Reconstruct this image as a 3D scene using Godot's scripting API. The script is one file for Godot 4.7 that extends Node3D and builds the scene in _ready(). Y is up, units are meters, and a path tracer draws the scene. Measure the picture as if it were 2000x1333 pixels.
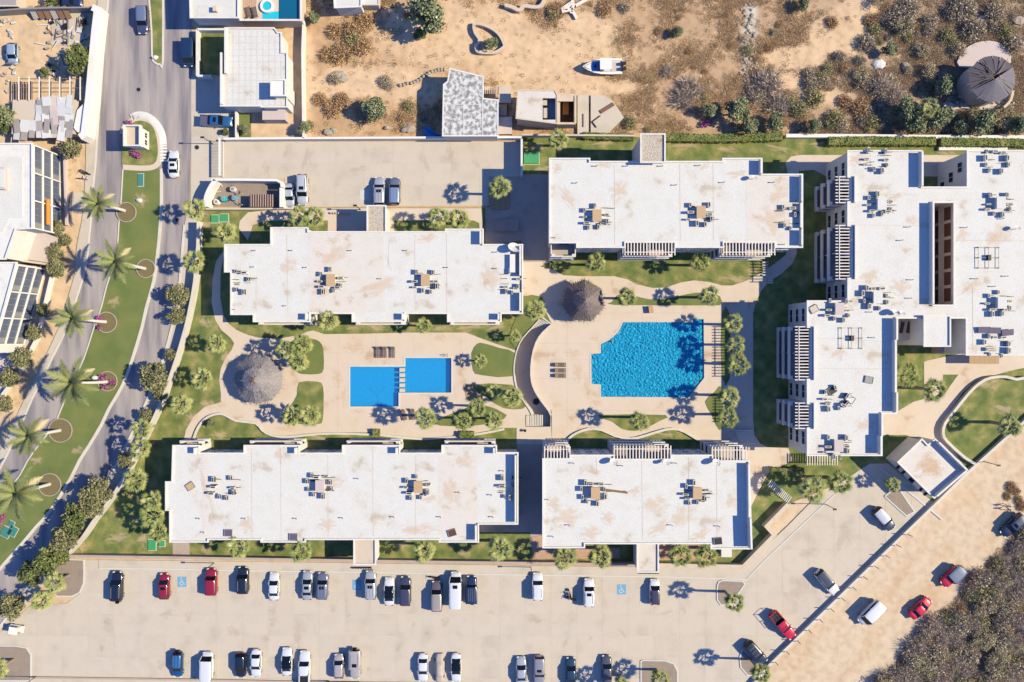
extends Node3D
# A resort seen from a drone straight above it. Plan positions were surveyed in picture units (2000 x 1333); S metres each on the ground.
const S := 0.0885
const H := 150.0
const EXPO := 1.84
const LIT := 1.62
var rng := RandomNumberGenerator.new()
var M := {}
var names := {}
var cache := {}
var holes: Array = []

func _ready() -> void:
	rng.seed = 7
	var cam := Camera3D.new()
	cam.name = "camera"
	cam.position = Vector3(0, H, 0)
	cam.rotation_degrees = Vector3(-90, 0, 0)
	cam.fov = rad_to_deg(2.0 * atan(666.5 * S / H))
	cam.far = 2000.0
	add_child(cam)
	var env := Environment.new()
	env.background_mode = Environment.BG_SKY
	var sm := ProceduralSkyMaterial.new()
	sm.sky_top_color = Color(0.26, 0.42, 0.70)
	sm.sky_horizon_color = Color(0.64, 0.72, 0.84)
	sm.sky_curve = 0.12
	sm.ground_bottom_color = Color(0.5, 0.42, 0.34)
	sm.ground_horizon_color = Color(0.62, 0.66, 0.7)
	sm.sky_energy_multiplier = 1.02
	var sky := Sky.new()
	sky.sky_material = sm
	env.sky = sky
	env.tonemap_mode = Environment.TONE_MAPPER_LINEAR
	env.tonemap_exposure = EXPO
	env.sdfgi_enabled = true
	env.ssao_enabled = true
	env.ssil_enabled = true
	var we := WorldEnvironment.new()
	we.name = "world_environment"
	we.environment = env
	add_child(we)
	var sun := DirectionalLight3D.new()
	sun.name = "sun"
	sun.light_energy = 1.5
	sun.light_color = Color(1.0, 0.95, 0.805)
	sun.light_angular_distance = 0.5
	sun.shadow_enabled = true
	add_child(sun)
	sun.look_at_from_position(Vector3.ZERO, Vector3(-cos(deg_to_rad(41.5)), -sin(deg_to_rad(41.5)), -0.012), Vector3.UP)
	make_materials()
	make_ground()
	make_resort()
	make_neighbours()
	make_roof_things()
	make_street_things()
	make_cars()
	make_palms()
	make_trees()
	make_scrub()
	make_people()

# ---------- helpers
func P(px: float, py: float, y := 0.0) -> Vector3:
	var k := S * (H - y) / H
	return Vector3((px - 1000.0) * k, y, (py - 666.5) * k)

func Q(px: float, py: float, y := 0.0) -> Vector2:
	var p := P(px, py, y)
	return Vector2(p.x, p.z)

func PL(a: Array, y := 0.0) -> PackedVector2Array:
	var o := PackedVector2Array()
	for i in range(0, a.size() - 1, 2):
		o.append(Q(a[i], a[i + 1], y))
	return o

func L(r: float, g: float, b: float) -> Color:   # the base colour of a surface that reads r, g, b where the sun lies on it
	var c := Color(r / 255.0, g / 255.0, b / 255.0).srgb_to_linear()
	return Color(minf(c.r / LIT, 0.86), minf(c.g / LIT, 0.86), minf(c.b / LIT, 0.86)).linear_to_srgb()

func smooth(poly: PackedVector2Array, closed := true, n := 3) -> PackedVector2Array:
	var o := PackedVector2Array()
	var c := poly.size()
	for i in (c if closed else c - 1):
		var p0 := poly[(i - 1 + c) % c] if closed or i > 0 else poly[0]
		var p1 := poly[i]
		var p2 := poly[(i + 1) % c]
		var p3 := poly[(i + 2) % c] if closed or i + 2 < c else poly[c - 1]
		for k in n:
			var t := float(k) / n
			o.append(p1.cubic_interpolate(p2, p0, p3, t))
	if not closed:
		o.append(poly[c - 1])
	return o

func nm(parent: Node, called: String) -> String:
	var key := str(parent.get_instance_id()) + called
	var n: int = names.get(key, 0)
	names[key] = n + 1
	return called if n == 0 else "%s_%03d" % [called, n]

func ST() -> SurfaceTool:
	var st := SurfaceTool.new()
	st.begin(Mesh.PRIMITIVE_TRIANGLES)
	return st

func tri(st: SurfaceTool, a: Vector3, b: Vector3, c: Vector3, out := Vector3.UP) -> void:
	st.add_vertex(a)
	if (c - a).cross(b - a).dot(out) < 0.0:
		st.add_vertex(c)
		st.add_vertex(b)
	else:
		st.add_vertex(b)
		st.add_vertex(c)

func quad(st: SurfaceTool, a: Vector3, b: Vector3, c: Vector3, d: Vector3, out := Vector3.UP) -> void:
	tri(st, a, b, c, out)
	tri(st, a, c, d, out)

func box(st: SurfaceTool, c: Vector3, s: Vector3, yaw := 0.0, t := Basis()) -> void:
	var b := Basis(Vector3.UP, yaw) * t
	var h := s * 0.5
	for ax in 3:
		for sg in [-1.0, 1.0]:
			var n := Vector3.ZERO
			n[ax] = sg
			var u := Vector3.ZERO
			u[(ax + 1) % 3] = 1.0
			var v := Vector3.ZERO
			v[(ax + 2) % 3] = 1.0
			quad(st, c + b * ((n - u - v) * h), c + b * ((n + u - v) * h), c + b * ((n + u + v) * h), c + b * ((n - u + v) * h), b * n)

func bar(st: SurfaceTool, a: Vector3, b: Vector3, w: float, h: float) -> void:   # a beam from a to b
	var d := b - a
	var l := d.length()
	if l < 0.001:
		return
	var z := d / l
	var x := Vector3.UP.cross(z)
	x = Vector3.RIGHT if x.length() < 0.01 else x.normalized()
	box(st, (a + b) * 0.5, Vector3(w, h, l), 0.0, Basis(x, z.cross(x), z))

func tube(st: SurfaceTool, a: Vector3, b: Vector3, r0: float, r1: float, n := 6, caps := true) -> void:
	var z := (b - a).normalized()
	var x := z.cross(Vector3.UP if absf(z.y) < 0.9 else Vector3.RIGHT).normalized()
	var y := z.cross(x)
	for i in n:
		var t0 := TAU * i / n
		var t1 := TAU * (i + 1) / n
		var d0 := x * cos(t0) + y * sin(t0)
		var d1 := x * cos(t1) + y * sin(t1)
		quad(st, a + d0 * r0, a + d1 * r0, b + d1 * r1, b + d0 * r1, d0 + d1)
		if caps:
			tri(st, b, b + d0 * r1, b + d1 * r1, z)

func top(st: SurfaceTool, p: PackedVector2Array, y: float) -> void:
	var ix := Geometry2D.triangulate_polygon(p)
	for i in range(0, ix.size(), 3):
		var a := p[ix[i]]
		var b := p[ix[i + 1]]
		var c := p[ix[i + 2]]
		tri(st, Vector3(a.x, y, a.y), Vector3(b.x, y, b.y), Vector3(c.x, y, c.y))

func sides(st: SurfaceTool, p: PackedVector2Array, y0: float, y1: float) -> void:
	var s := -1.0 if Geometry2D.is_polygon_clockwise(p) else 1.0
	for i in p.size():
		var a := p[i]
		var b := p[(i + 1) % p.size()]
		var n := (b - a).orthogonal() * s
		quad(st, Vector3(a.x, y0, a.y), Vector3(b.x, y0, b.y), Vector3(b.x, y1, b.y), Vector3(a.x, y1, a.y), Vector3(-n.x, 0, -n.y))

func prism(st: SurfaceTool, p: PackedVector2Array, y0: float, y1: float) -> void:
	top(st, p, y1)
	sides(st, p, y0, y1)

func line(st: SurfaceTool, pts: PackedVector2Array, w: float, y0: float, y1: float) -> void:   # a wall or kerb along a line, mitred
	var n := pts.size()
	var l := PackedVector2Array()
	var r := PackedVector2Array()
	for i in n:
		var d0 := (pts[i] - pts[maxi(i - 1, 0)]).normalized()
		var d1 := (pts[mini(i + 1, n - 1)] - pts[i]).normalized()
		var d := (d0 + d1).normalized()
		var o := d.orthogonal() * (w * 0.5 / maxf(0.5, d.dot(d1 if i == 0 else d0)))
		l.append(pts[i] + o)
		r.append(pts[i] - o)
	r.reverse()
	l.append_array(r)
	for i in n - 1:
		var a := l[i]
		var b := l[i + 1]
		var c := l[2 * n - 2 - i]
		var e := l[2 * n - 1 - i]
		quad(st, Vector3(a.x, y1, a.y), Vector3(b.x, y1, b.y), Vector3(c.x, y1, c.y), Vector3(e.x, y1, e.y))
	sides(st, l, y0, y1)

func obj(called: String, st: SurfaceTool, m: Material, parent: Node3D = self, local := false) -> MeshInstance3D:
	return put(called, st.commit(), m, parent, local)

func put(called: String, mesh: Mesh, m: Material, parent: Node3D = self, local := false) -> MeshInstance3D:
	var o := MeshInstance3D.new()
	o.name = nm(parent, called)
	o.mesh = mesh
	if m:
		o.material_override = m
	parent.add_child(o, true)
	if parent != self and not local:
		o.position = -parent.global_position
	return o

func tag(o: Node, label: String, cat: String, group := "") -> Node:
	o.set_meta("label", label)
	o.set_meta("category", cat)
	if group:
		o.set_meta("group", group)
	return o

func struct(o: Node) -> Node:
	o.set_meta("kind", "structure")
	return o

func thing(called: String, label: String, cat: String, at := Vector3.ZERO, group := "", yaw := 0.0) -> Node3D:
	var o := Node3D.new()
	o.name = nm(self, called)
	add_child(o, true)
	o.position = at
	o.rotation.y = yaw
	tag(o, label, cat, group)
	return o

func dup(src: Node3D, at: Vector3, yaw := 0.0, sc := 1.0, label := "", group := "") -> Node3D:
	var o: Node3D = src.duplicate()
	var base: String = src.get_meta("kindname")
	o.name = nm(self, base)
	add_child(o, true)
	o.position = at
	o.rotation.y = yaw
	o.scale = Vector3.ONE * sc
	if label:
		o.set_meta("label", label)
	if group:
		o.set_meta("group", group)
	return o

func cutout(p: PackedVector2Array, hole: PackedVector2Array) -> Array:
	if Geometry2D.intersect_polygons(p, hole).is_empty():
		return [p]
	var lo := hole[0].x
	var hi := hole[0].x
	for v in hole:
		lo = minf(lo, v.x)
		hi = maxf(hi, v.x)
	var m := (lo + hi) * 0.5
	var o: Array = []
	for r in [PackedVector2Array([Vector2(-900, -900), Vector2(m, -900), Vector2(m, 900), Vector2(-900, 900)]), PackedVector2Array([Vector2(m, -900), Vector2(900, -900), Vector2(900, 900), Vector2(m, 900)])]:
		for half in Geometry2D.intersect_polygons(p, r):
			for c in Geometry2D.clip_polygons(half, hole):
				o.append(c)
	return o

func sheet(called: String, polys: Array, y: float, m: Material, use_holes := true, skirt := 0.0, parent: Node3D = self) -> MeshInstance3D:
	var st := ST()
	for p0 in polys:
		var work: Array = [p0]
		if use_holes:
			for h in holes:
				var nxt: Array = []
				for p in work:
					nxt.append_array(cutout(p, h))
				work = nxt
		for p in work:
			top(st, p, y)
			if skirt > 0.0:
				sides(st, p, y - skirt, y)
	var o := obj(called, st, m, parent)
	if parent == self:
		struct(o)
	return o

func circle(px: float, py: float, r: float, n := 16, y := 0.0) -> PackedVector2Array:   # r in picture units
	var o := PackedVector2Array()
	for i in n:
		o.append(Q(px + cos(TAU * i / n) * r, py + sin(TAU * i / n) * r, y))
	return o

# ---------- materials
func ntex(seed_: int, cols: Array, freq := 0.02, oct := 4, cell := false, size := 512, offs: Array = []) -> NoiseTexture2D:
	var n := FastNoiseLite.new()
	n.seed = seed_
	n.noise_type = FastNoiseLite.TYPE_CELLULAR if cell else FastNoiseLite.TYPE_SIMPLEX_SMOOTH
	n.frequency = freq
	n.fractal_octaves = oct
	if cell:
		n.fractal_type = FastNoiseLite.FRACTAL_NONE
		n.cellular_return_type = FastNoiseLite.RETURN_DISTANCE2_SUB
	var g := Gradient.new()
	var of := PackedFloat32Array()
	var cs := PackedColorArray()
	for i in cols.size():
		of.append(offs[i] if offs else 0.15 + 0.7 * i / maxf(1.0, cols.size() - 1.0))
		cs.append(cols[i])
	g.offsets = of
	g.colors = cs
	var t := NoiseTexture2D.new()
	t.width = size
	t.height = size
	t.seamless = true
	t.noise = n
	t.color_ramp = g
	return t

func grey(v: float) -> Color:
	return Color(v, v, v)

func mat(key: String, c: Color, rough := 0.9, tex: Texture2D = null, metres := 4.0, det: Texture2D = null, dm := 40.0) -> StandardMaterial3D:
	var m := StandardMaterial3D.new()
	m.resource_name = key
	m.albedo_color = c
	m.roughness = rough
	m.metallic_specular = 0.4
	m.cull_mode = BaseMaterial3D.CULL_DISABLED
	if tex:
		m.albedo_texture = tex
		m.uv1_triplanar = true
		m.uv1_world_triplanar = true
		m.uv1_scale = Vector3.ONE / metres
	if det:
		m.detail_enabled = true
		m.detail_albedo = det
		m.detail_blend_mode = BaseMaterial3D.BLEND_MODE_MUL
		m.detail_uv_layer = BaseMaterial3D.DETAIL_UV_2
		m.uv2_triplanar = true
		m.uv2_world_triplanar = true
		m.uv2_scale = Vector3.ONE / dm
	M[key] = m
	return m

func make_materials() -> void:
	var fine := ntex(1, [grey(0.86), grey(0.96), grey(1.0)], 0.05, 5)
	var fine2 := ntex(2, [grey(0.68), grey(0.9), grey(1.0)], 0.04, 5)
	var blot := ntex(3, [grey(0.94), grey(0.985), grey(1.0), grey(0.98)], 0.012, 5)
	var blot2 := ntex(4, [Color(0.9, 0.85, 0.79), Color(0.985, 0.975, 0.96), Color(1, 1, 1), Color(0.98, 0.975, 0.965)], 0.01, 5, false, 512, [0.08, 0.26, 0.6, 0.9])
	var strong := ntex(5, [grey(0.45), grey(0.8), grey(1.0), grey(0.7)], 0.03, 5)
	mat("asphalt", L(190, 182, 180), 0.9, fine, 5.0, ntex(6, [Color(0.74, 0.74, 0.79), Color(0.9, 0.89, 0.91), Color(1, 0.99, 0.98)], 0.012, 4), 46.0).uv2_scale = Vector3(1 / 14.0, 1 / 40.0, 1 / 130.0)
	mat("concrete", L(219, 206, 192), 0.85, fine, 4.0, blot, 37.0)
	mat("concrete_b", L(217, 204, 190), 0.85, fine, 4.3, blot, 33.0)
	mat("concrete_c", L(220, 207, 193), 0.85, fine, 3.7, blot, 41.0)
	mat("joint", L(196, 180, 166), 0.95)
	mat("kerb", L(232, 224, 214), 0.85, fine, 2.0, blot, 21.0)
	mat("white_line", L(240, 238, 234), 0.8, fine2, 1.2)
	mat("yellow_line", L(236, 220, 190), 0.85, fine2, 1.0)
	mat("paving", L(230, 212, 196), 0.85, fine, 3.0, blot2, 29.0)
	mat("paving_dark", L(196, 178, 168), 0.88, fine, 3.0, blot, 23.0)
	mat("terracotta", L(226, 186, 160), 0.9, strong, 2.5)
	var lawn := [Color(0.37, 0.43, 0.24), Color(0.45, 0.485, 0.275), Color(0.51, 0.52, 0.31), Color(0.66, 0.59, 0.41)]
	mat("lawn", grey(1.0), 0.95, ntex(8, lawn, 0.012, 5, false, 1024, [0.15, 0.42, 0.62, 0.95]), 34.0, ntex(9, [grey(0.62), grey(0.86), grey(1.0)], 0.07, 4), 5.0)
	mat("lawn_green", grey(0.97), 0.95, ntex(10, [Color(0.39, 0.45, 0.25), Color(0.43, 0.475, 0.27), Color(0.475, 0.495, 0.29)], 0.01, 5), 31.0, ntex(9, [grey(0.7), grey(0.88), grey(1.0)], 0.07, 4), 4.2)
	mat("soil", L(206, 176, 138), 0.95, strong, 3.3, blot, 19.0)
	mat("bed_soil", L(146, 134, 98), 0.95, strong, 2.1)
	mat("gravel", L(186, 168, 156), 0.95, strong, 1.6, blot, 17.0)
	var g := mat("ground", grey(1.0), 0.97, fine, 2.7, ntex(12, [grey(0.92), grey(0.975), grey(1.0)], 0.02, 5), 17.0)
	g.vertex_color_use_as_albedo = true
	mat("far_ground", L(205, 172, 138), 0.97, fine2, 9.0)
	mat("render", L(243, 240, 238), 0.8, fine, 3.0, blot, 15.0)
	mat("wall_white", L(246, 244, 242), 0.8, fine, 3.0)
	mat("roof_white", L(232, 231, 230), 0.8, fine, 5.5, blot2, 27.0)
	mat("roof_warm", L(233, 226, 221), 0.8, fine, 4.5, blot2, 21.0)
	mat("roof_dirty", L(222, 208, 194), 0.85, fine2, 6.0, blot2, 11.0)
	mat("tan", L(226, 208, 190), 0.85, fine, 2.2, blot, 13.0)
	mat("beige_wall", L(222, 206, 190), 0.85, fine, 2.4)
	mat("pink", L(218, 202, 200), 0.85, fine, 2.4)
	mat("rough_roof", grey(1.0), 0.9, ntex(14, [grey(0.44), grey(0.54), Color(0.61, 0.6, 0.61), grey(0.7)], 0.022, 6, false, 512, [0.25, 0.42, 0.52, 0.72]), 11.0)
	mat("sheet_metal", L(192, 182, 180), 0.55, fine2, 1.8)
	mat("sheet_white", L(226, 226, 230), 0.6, fine, 1.8)
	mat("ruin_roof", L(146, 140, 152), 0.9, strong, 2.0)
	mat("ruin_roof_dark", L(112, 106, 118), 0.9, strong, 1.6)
	mat("rust", L(150, 112, 90), 0.8, strong, 1.2)
	mat("wood", L(150, 118, 92), 0.8, fine2, 0.9)
	mat("wood_pale", L(224, 190, 150), 0.75, fine2, 1.1)
	mat("orange", L(214, 140, 60), 0.7)
	mat("brown", L(112, 74, 62), 0.8, fine2, 1.0)
	mat("white_paint", L(240, 236, 232), 0.6)
	mat("white_wood", L(236, 226, 218), 0.75)
	mat("dark", Color(0.06, 0.06, 0.07), 0.7)
	mat("dark_metal", Color(0.13, 0.12, 0.13), 0.5)
	mat("grey_metal", L(150, 148, 150), 0.45)
	mat("casing", L(224, 222, 220), 0.55)
	mat("glass", Color(0.05, 0.07, 0.1), 0.08)
	mat("tinted", Color(0.1, 0.14, 0.2), 0.1)
	mat("house_glass", L(112, 122, 150), 0.25, fine2, 3.0)
	mat("pool_tile", Color(0.02, 0.5, 0.74), 0.4, ntex(15, [grey(0.93), grey(1.0)], 0.02, 3), 6.0)
	mat("dark_tile", Color(0.03, 0.3, 0.42), 0.4)
	mat("turquoise", Color(0.12, 0.62, 0.7), 0.4)
	var w := mat("water", Color(0.3, 0.65, 0.85, 0.12), 0.05)
	w.transparency = BaseMaterial3D.TRANSPARENCY_ALPHA
	w = mat("rippled_water", Color(0.17, 0.66, 0.87), 0.08)
	var nt := NoiseTexture2D.new()
	var nn := FastNoiseLite.new()
	nn.seed = 21
	nn.noise_type = FastNoiseLite.TYPE_CELLULAR
	nn.cellular_return_type = FastNoiseLite.RETURN_DISTANCE2_SUB
	nn.frequency = 0.026
	nn.fractal_octaves = 2
	nn.domain_warp_enabled = true
	nn.domain_warp_amplitude = 18.0
	nt.noise = nn
	nt.seamless = true
	nt.as_normal_map = true
	nt.bump_strength = 130.0
	nt.width = 1024
	nt.height = 1024
	w.normal_enabled = true
	w.normal_texture = nt
	w.uv1_triplanar = true
	w.uv1_world_triplanar = true
	w.uv1_scale = Vector3.ONE / 17.0
	mat("green_lid", L(70, 160, 105), 0.6)
	mat("teal_lid", L(70, 135, 130), 0.6)
	mat("disabled_blue", L(120, 178, 214), 0.8, fine, 1.0)
	mat("magenta", L(170, 90, 150), 0.8)
	mat("thatch", L(204, 195, 198), 0.95, fine2, 0.9, fine2, 5.0)
	mat("thatch_dark", L(176, 160, 160), 0.95, fine2, 0.8, fine2, 4.0)
	mat("trunk", L(178, 160, 142), 0.95, fine2, 0.5)
	mat("white_trunk", L(236, 230, 226), 0.9, fine, 0.6)
	mat("twig", L(150, 134, 122), 0.95)
	mat("dead_frond", L(170, 148, 112), 0.95)
	for k in [["frond", 182, 184, 118], ["frond_b", 150, 158, 92], ["coco", 138, 144, 88], ["coco_dry", 206, 192, 152]]:
		var f := mat(k[0], L(k[1], k[2], k[3]), 0.6)
		f.backlight_enabled = true
		f.backlight = Color(0.07, 0.08, 0.03)
	for k in ["leaf", "dry"]:
		var f := mat(k, grey(1.0), 0.85)
		f.vertex_color_use_as_albedo = true
		f.backlight_enabled = k == "leaf"
		f.backlight = Color(0.12, 0.14, 0.05)
	mat("skin", L(205, 160, 130), 0.7)
	var b := mat("people", grey(1.0), 0.8)
	b.vertex_color_use_as_albedo = true
	mat("lounger", L(140, 122, 116), 0.8, fine2, 0.5)
	mat("solar", L(104, 96, 118), 0.3)
	mat("tarp", L(60, 130, 190), 0.5)
	mat("rock", L(206, 192, 176), 0.95, strong, 1.0)
	mat("rubber", Color(0.05, 0.05, 0.05), 0.85)
	mat("rim", Color(0.55, 0.55, 0.57), 0.3)
	mat("lamp_glass", L(235, 235, 235), 0.15)
	mat("tail", Color(0.5, 0.04, 0.04), 0.2)
	mat("cover", L(186, 174, 166), 0.85)
	# a soft irregular stain: dust that rain left on a flat roof
	for v in 3:
		var im := Image.create(128, 128, false, Image.FORMAT_RGBA8)
		var n := FastNoiseLite.new()
		n.seed = 50 + v
		n.frequency = 0.028
		n.fractal_octaves = 5
		for y in 128:
			for x in 128:
				var r := Vector2(x - 63.5, y - 63.5).length() / 64.0
				var q := clampf((0.85 - r) * 1.6 + n.get_noise_2d(x, y) * 1.1 - 0.15, 0.0, 1.0)
				im.set_pixel(x, y, Color(0.79, 0.69, 0.58, q * clampf((1.0 - r) * 3.0, 0.0, 1.0) * 0.36))
		var s := mat("stain_%d" % v, grey(1.0), 0.9)
		s.albedo_texture = ImageTexture.create_from_image(im)
		s.transparency = BaseMaterial3D.TRANSPARENCY_ALPHA
		var s2: StandardMaterial3D = s.duplicate()
		s2.albedo_color = Color(0.78, 0.78, 0.82, 0.36)
		M["oil_%d" % v] = s2

func paint(c: Color) -> StandardMaterial3D:
	var key := "paint" + c.to_html()
	if not M.has(key):
		var m := mat(key, c, 0.32)
		m.metallic = 0.15
		m.metallic_specular = 0.5
		m.clearcoat_enabled = true
		m.clearcoat = 0.7
		m.clearcoat_roughness = 0.08
	return M[key]

func stain(parent: Node3D, px: float, py: float, rx: float, ry: float, y: float, kind := "stain", yaw := 0.0) -> void:
	var st := ST()
	var c := P(px, py, y)
	var k := S * (H - y) / H
	var b := Basis(Vector3.UP, yaw)
	var co := [Vector3(-rx * k, 0, -ry * k), Vector3(rx * k, 0, -ry * k), Vector3(rx * k, 0, ry * k), Vector3(-rx * k, 0, ry * k)]
	var uv := [Vector2(0, 0), Vector2(1, 0), Vector2(1, 1), Vector2(0, 1)]
	for i in [0, 1, 2, 0, 2, 3]:
		st.set_uv(uv[i])
		st.add_vertex(c + b * co[i])
	obj("dust_stain" if kind == "stain" else "oil_stain", st, M["%s_%d" % [kind, rng.randi() % 3]], parent)

# ---------- the ground
const ROAD_L := [214, -30, 205, 60, 200, 130, 195, 200, 190, 260, 186, 320, 182, 360, 179, 410, 174, 460, 170, 505, 163, 540, 150, 580, 137, 625, 119, 665, 99, 705, 80, 745, 62, 780, 45, 820, 25, 865, 5, 905, -20, 950]
const ROAD_R := [374, -30, 375, 130, 373, 250, 371, 330, 370, 395, 360, 440, 355, 500, 351, 550, 345, 600, 333, 650, 322, 690, 306, 740, 288, 780, 266, 830, 241, 880, 221, 920, 198, 960, 169, 1000, 153, 1020, 133, 1050, 101, 1085, 75, 1120, 45, 1160, 18, 1200, -20, 1250]
const WALL_R := [386, 432, 385, 480, 379, 550, 370, 600, 361, 640, 349, 682, 336, 722, 322, 762, 315, 782, 293, 830, 268, 880, 248, 920, 225, 960, 196, 1000, 180, 1020, 160, 1050, 128, 1087]
const MED_L := [240, 330, 236, 400, 232, 440, 228, 500, 218, 530, 208, 560, 198, 600, 182, 645, 164, 700, 140, 752, 119, 800, 106, 830, 74, 872, 54, 900, 38, 930, 14, 960, -25, 1012]
const MED_R := [315, 330, 315, 400, 312, 450, 307, 500, 300, 550, 286, 600, 277, 640, 259, 700, 245, 740, 230, 770, 212, 800, 198, 830, 173, 872, 155, 900, 135, 940, 97, 1000, 70, 1030, 45, 1060, 14, 1095, -25, 1140]
const PASSAGE := [1056, 622, 1040, 640, 1022, 660, 1012, 680, 1007, 705, 1006, 730, 1010, 755, 1020, 775, 1036, 800, 1041, 811, 1026, 811, 1026, 834, 1075, 834, 1075, 811, 1072, 803, 1062, 790, 1050, 773, 1041, 755, 1037, 732, 1039, 700, 1047, 670, 1060, 650, 1078, 634]
const BIG_POOL := [1153, 690, 1172, 689, 1172, 671, 1188, 664, 1200, 654, 1209, 643, 1216, 628, 1352, 628, 1352, 622, 1376, 622, 1377, 739, 1346, 778, 1172, 777, 1172, 753, 1154, 752]
const POOL_A := [682, 715, 790, 715, 790, 698, 883, 698, 883, 769, 780, 769, 780, 796, 682, 796]
const T1 := [440, 486, 422, 510, 415, 545, 413, 590, 420, 625, 432, 645, 450, 660, 457, 671, 452, 684, 440, 700, 431, 720, 428, 742, 431, 768, 431, 786, 400, 795, 377, 815, 363, 840, 357, 868, 376, 868, 382, 845, 392, 827, 408, 813, 430, 807, 445, 813, 462, 822, 500, 826, 512, 839, 530, 849, 560, 853, 600, 848, 650, 845, 720, 845, 745, 848, 780, 854, 830, 857, 880, 853, 935, 846, 985, 836, 1009, 836, 1009, 868, 1078, 868, 1078, 800, 1041, 811, 1036, 800, 1020, 775, 1010, 755, 1006, 730, 1007, 706, 1010, 686, 960, 669, 910, 650, 795, 650, 720, 652, 633, 653, 612, 646, 600, 648, 585, 655, 540, 662, 505, 660, 485, 655, 462, 645, 446, 632, 436, 615, 430, 580, 431, 530]
const T2 := [1018, 512, 1074, 512, 1080, 526, 1100, 538, 1140, 540, 1200, 540, 1225, 546, 1245, 556, 1275, 563, 1300, 562, 1330, 552, 1355, 548, 1385, 551, 1410, 558, 1430, 558, 1455, 550, 1480, 537, 1500, 525, 1535, 498, 1540, 470, 1558, 470, 1556, 496, 1548, 515, 1524, 537, 1503, 550, 1487, 568, 1477, 590, 1471, 612, 1471, 820, 1474, 850, 1484, 866, 1500, 874, 1540, 876, 1548, 900, 1500, 925, 1462, 1000, 1456, 900, 1395, 890, 1372, 864, 1348, 849, 1325, 838, 1300, 838, 1260, 850, 1232, 857, 1200, 850, 1175, 839, 1150, 838, 1125, 847, 1112, 858, 1106, 868, 1078, 868, 1075, 811, 1062, 790, 1050, 773, 1041, 755, 1037, 732, 1039, 700, 1047, 670, 1060, 650, 1078, 634, 1066, 610, 1058, 580, 1018, 578]
var bare := [[900, 70, 150, 62], [1050, 120, 170, 60], [730, 165, 140, 34], [1090, 170, 150, 30], [1560, 110, 60, 26], [1640, 70, 60, 40], [1680, 20, 40, 30], [690, 150, 60, 20], [1530, 160, 50, 16], [1620, 190, 50, 14], [560, 160, 60, 110], [1150, 60, 60, 40]]
var soil_noise := FastNoiseLite.new()
var soil_noise_b := FastNoiseLite.new()

func bareness(px: float, py: float) -> float:
	var v := 0.0
	for b in bare:
		var d := Vector2((px - b[0]) / b[2], (py - b[1]) / b[3]).length()
		v = maxf(v, smoothstep(1.25, 0.75, d + soil_noise_b.get_noise_2d(px * 1.5, py * 1.5) * 0.35))
	return v

func scrub_edge(px: float, py: float) -> float:   # over 0 in the scrub beside the dirt road at the lower right
	return (px - 1690.0) * 0.73 + (py - 1345.0) * 0.69 + soil_noise_b.get_noise_2d(px * 2.0, py * 2.0) * 10.0

func scrub(px: float, py: float) -> float:   # how thickly the dry scrub grows
	if py < 264.0 and px > 588.0:
		return clampf((0.5 + soil_noise.get_noise_2d(px, py) * 1.2 + (px - 1300.0) / 2600.0) * (1.0 - bareness(px, py)), 0.0, 1.0)
	if px > 1660.0 and py > 960.0:
		return clampf(scrub_edge(px, py) / 14.0, 0.0, 1.0)
	if px < 190.0 and py > 250.0 and py < 900.0:
		return 0.2
	return 0.0

func soil(px: float, py: float) -> Color:
	var n := soil_noise.get_noise_2d(px, py)
	var n2 := soil_noise_b.get_noise_2d(px * 3.0, py * 3.0)
	var c := L(226, 186, 146)
	if py < 268.0 and px > 588.0:
		var b := bareness(px, py)
		var s := L(214, 176, 138).lerp(L(202, 174, 148), clampf((px - 1000.0) / 900.0, 0, 1)).lerp(L(238, 202, 164), clampf(0.35 + n * 1.3, 0, 1))
		c = s.lerp(L(240, 206, 170), b)
		var dry := absf(px - 1462.0 - sin(py * 0.05) * 6.0)
		if py < 140.0 and dry < 14.0:
			c = c.lerp(L(226, 218, 210), clampf((14.0 - dry) / 6.0 + n2, 0, 1))
	elif px > 1480.0 and py > 800.0:
		var e := clampf(scrub_edge(px, py) / 16.0, 0.0, 1.0)
		var al := px * 0.72 - py * 0.69
		var ac := px * 0.69 + py * 0.72
		var tr := soil_noise_b.get_noise_2d(al * 0.7, ac * 3.2)
		c = L(234, 211, 184).lerp(L(222, 184, 146), clampf(tr * 1.3, 0, 0.6)).lerp(L(190, 164, 134), e * 0.9)
		n2 *= 0.3
	elif px < 600.0:
		c = L(236, 204, 168)
	c = c * (1.0 + n2 * 0.09)
	return c.srgb_to_linear()

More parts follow.
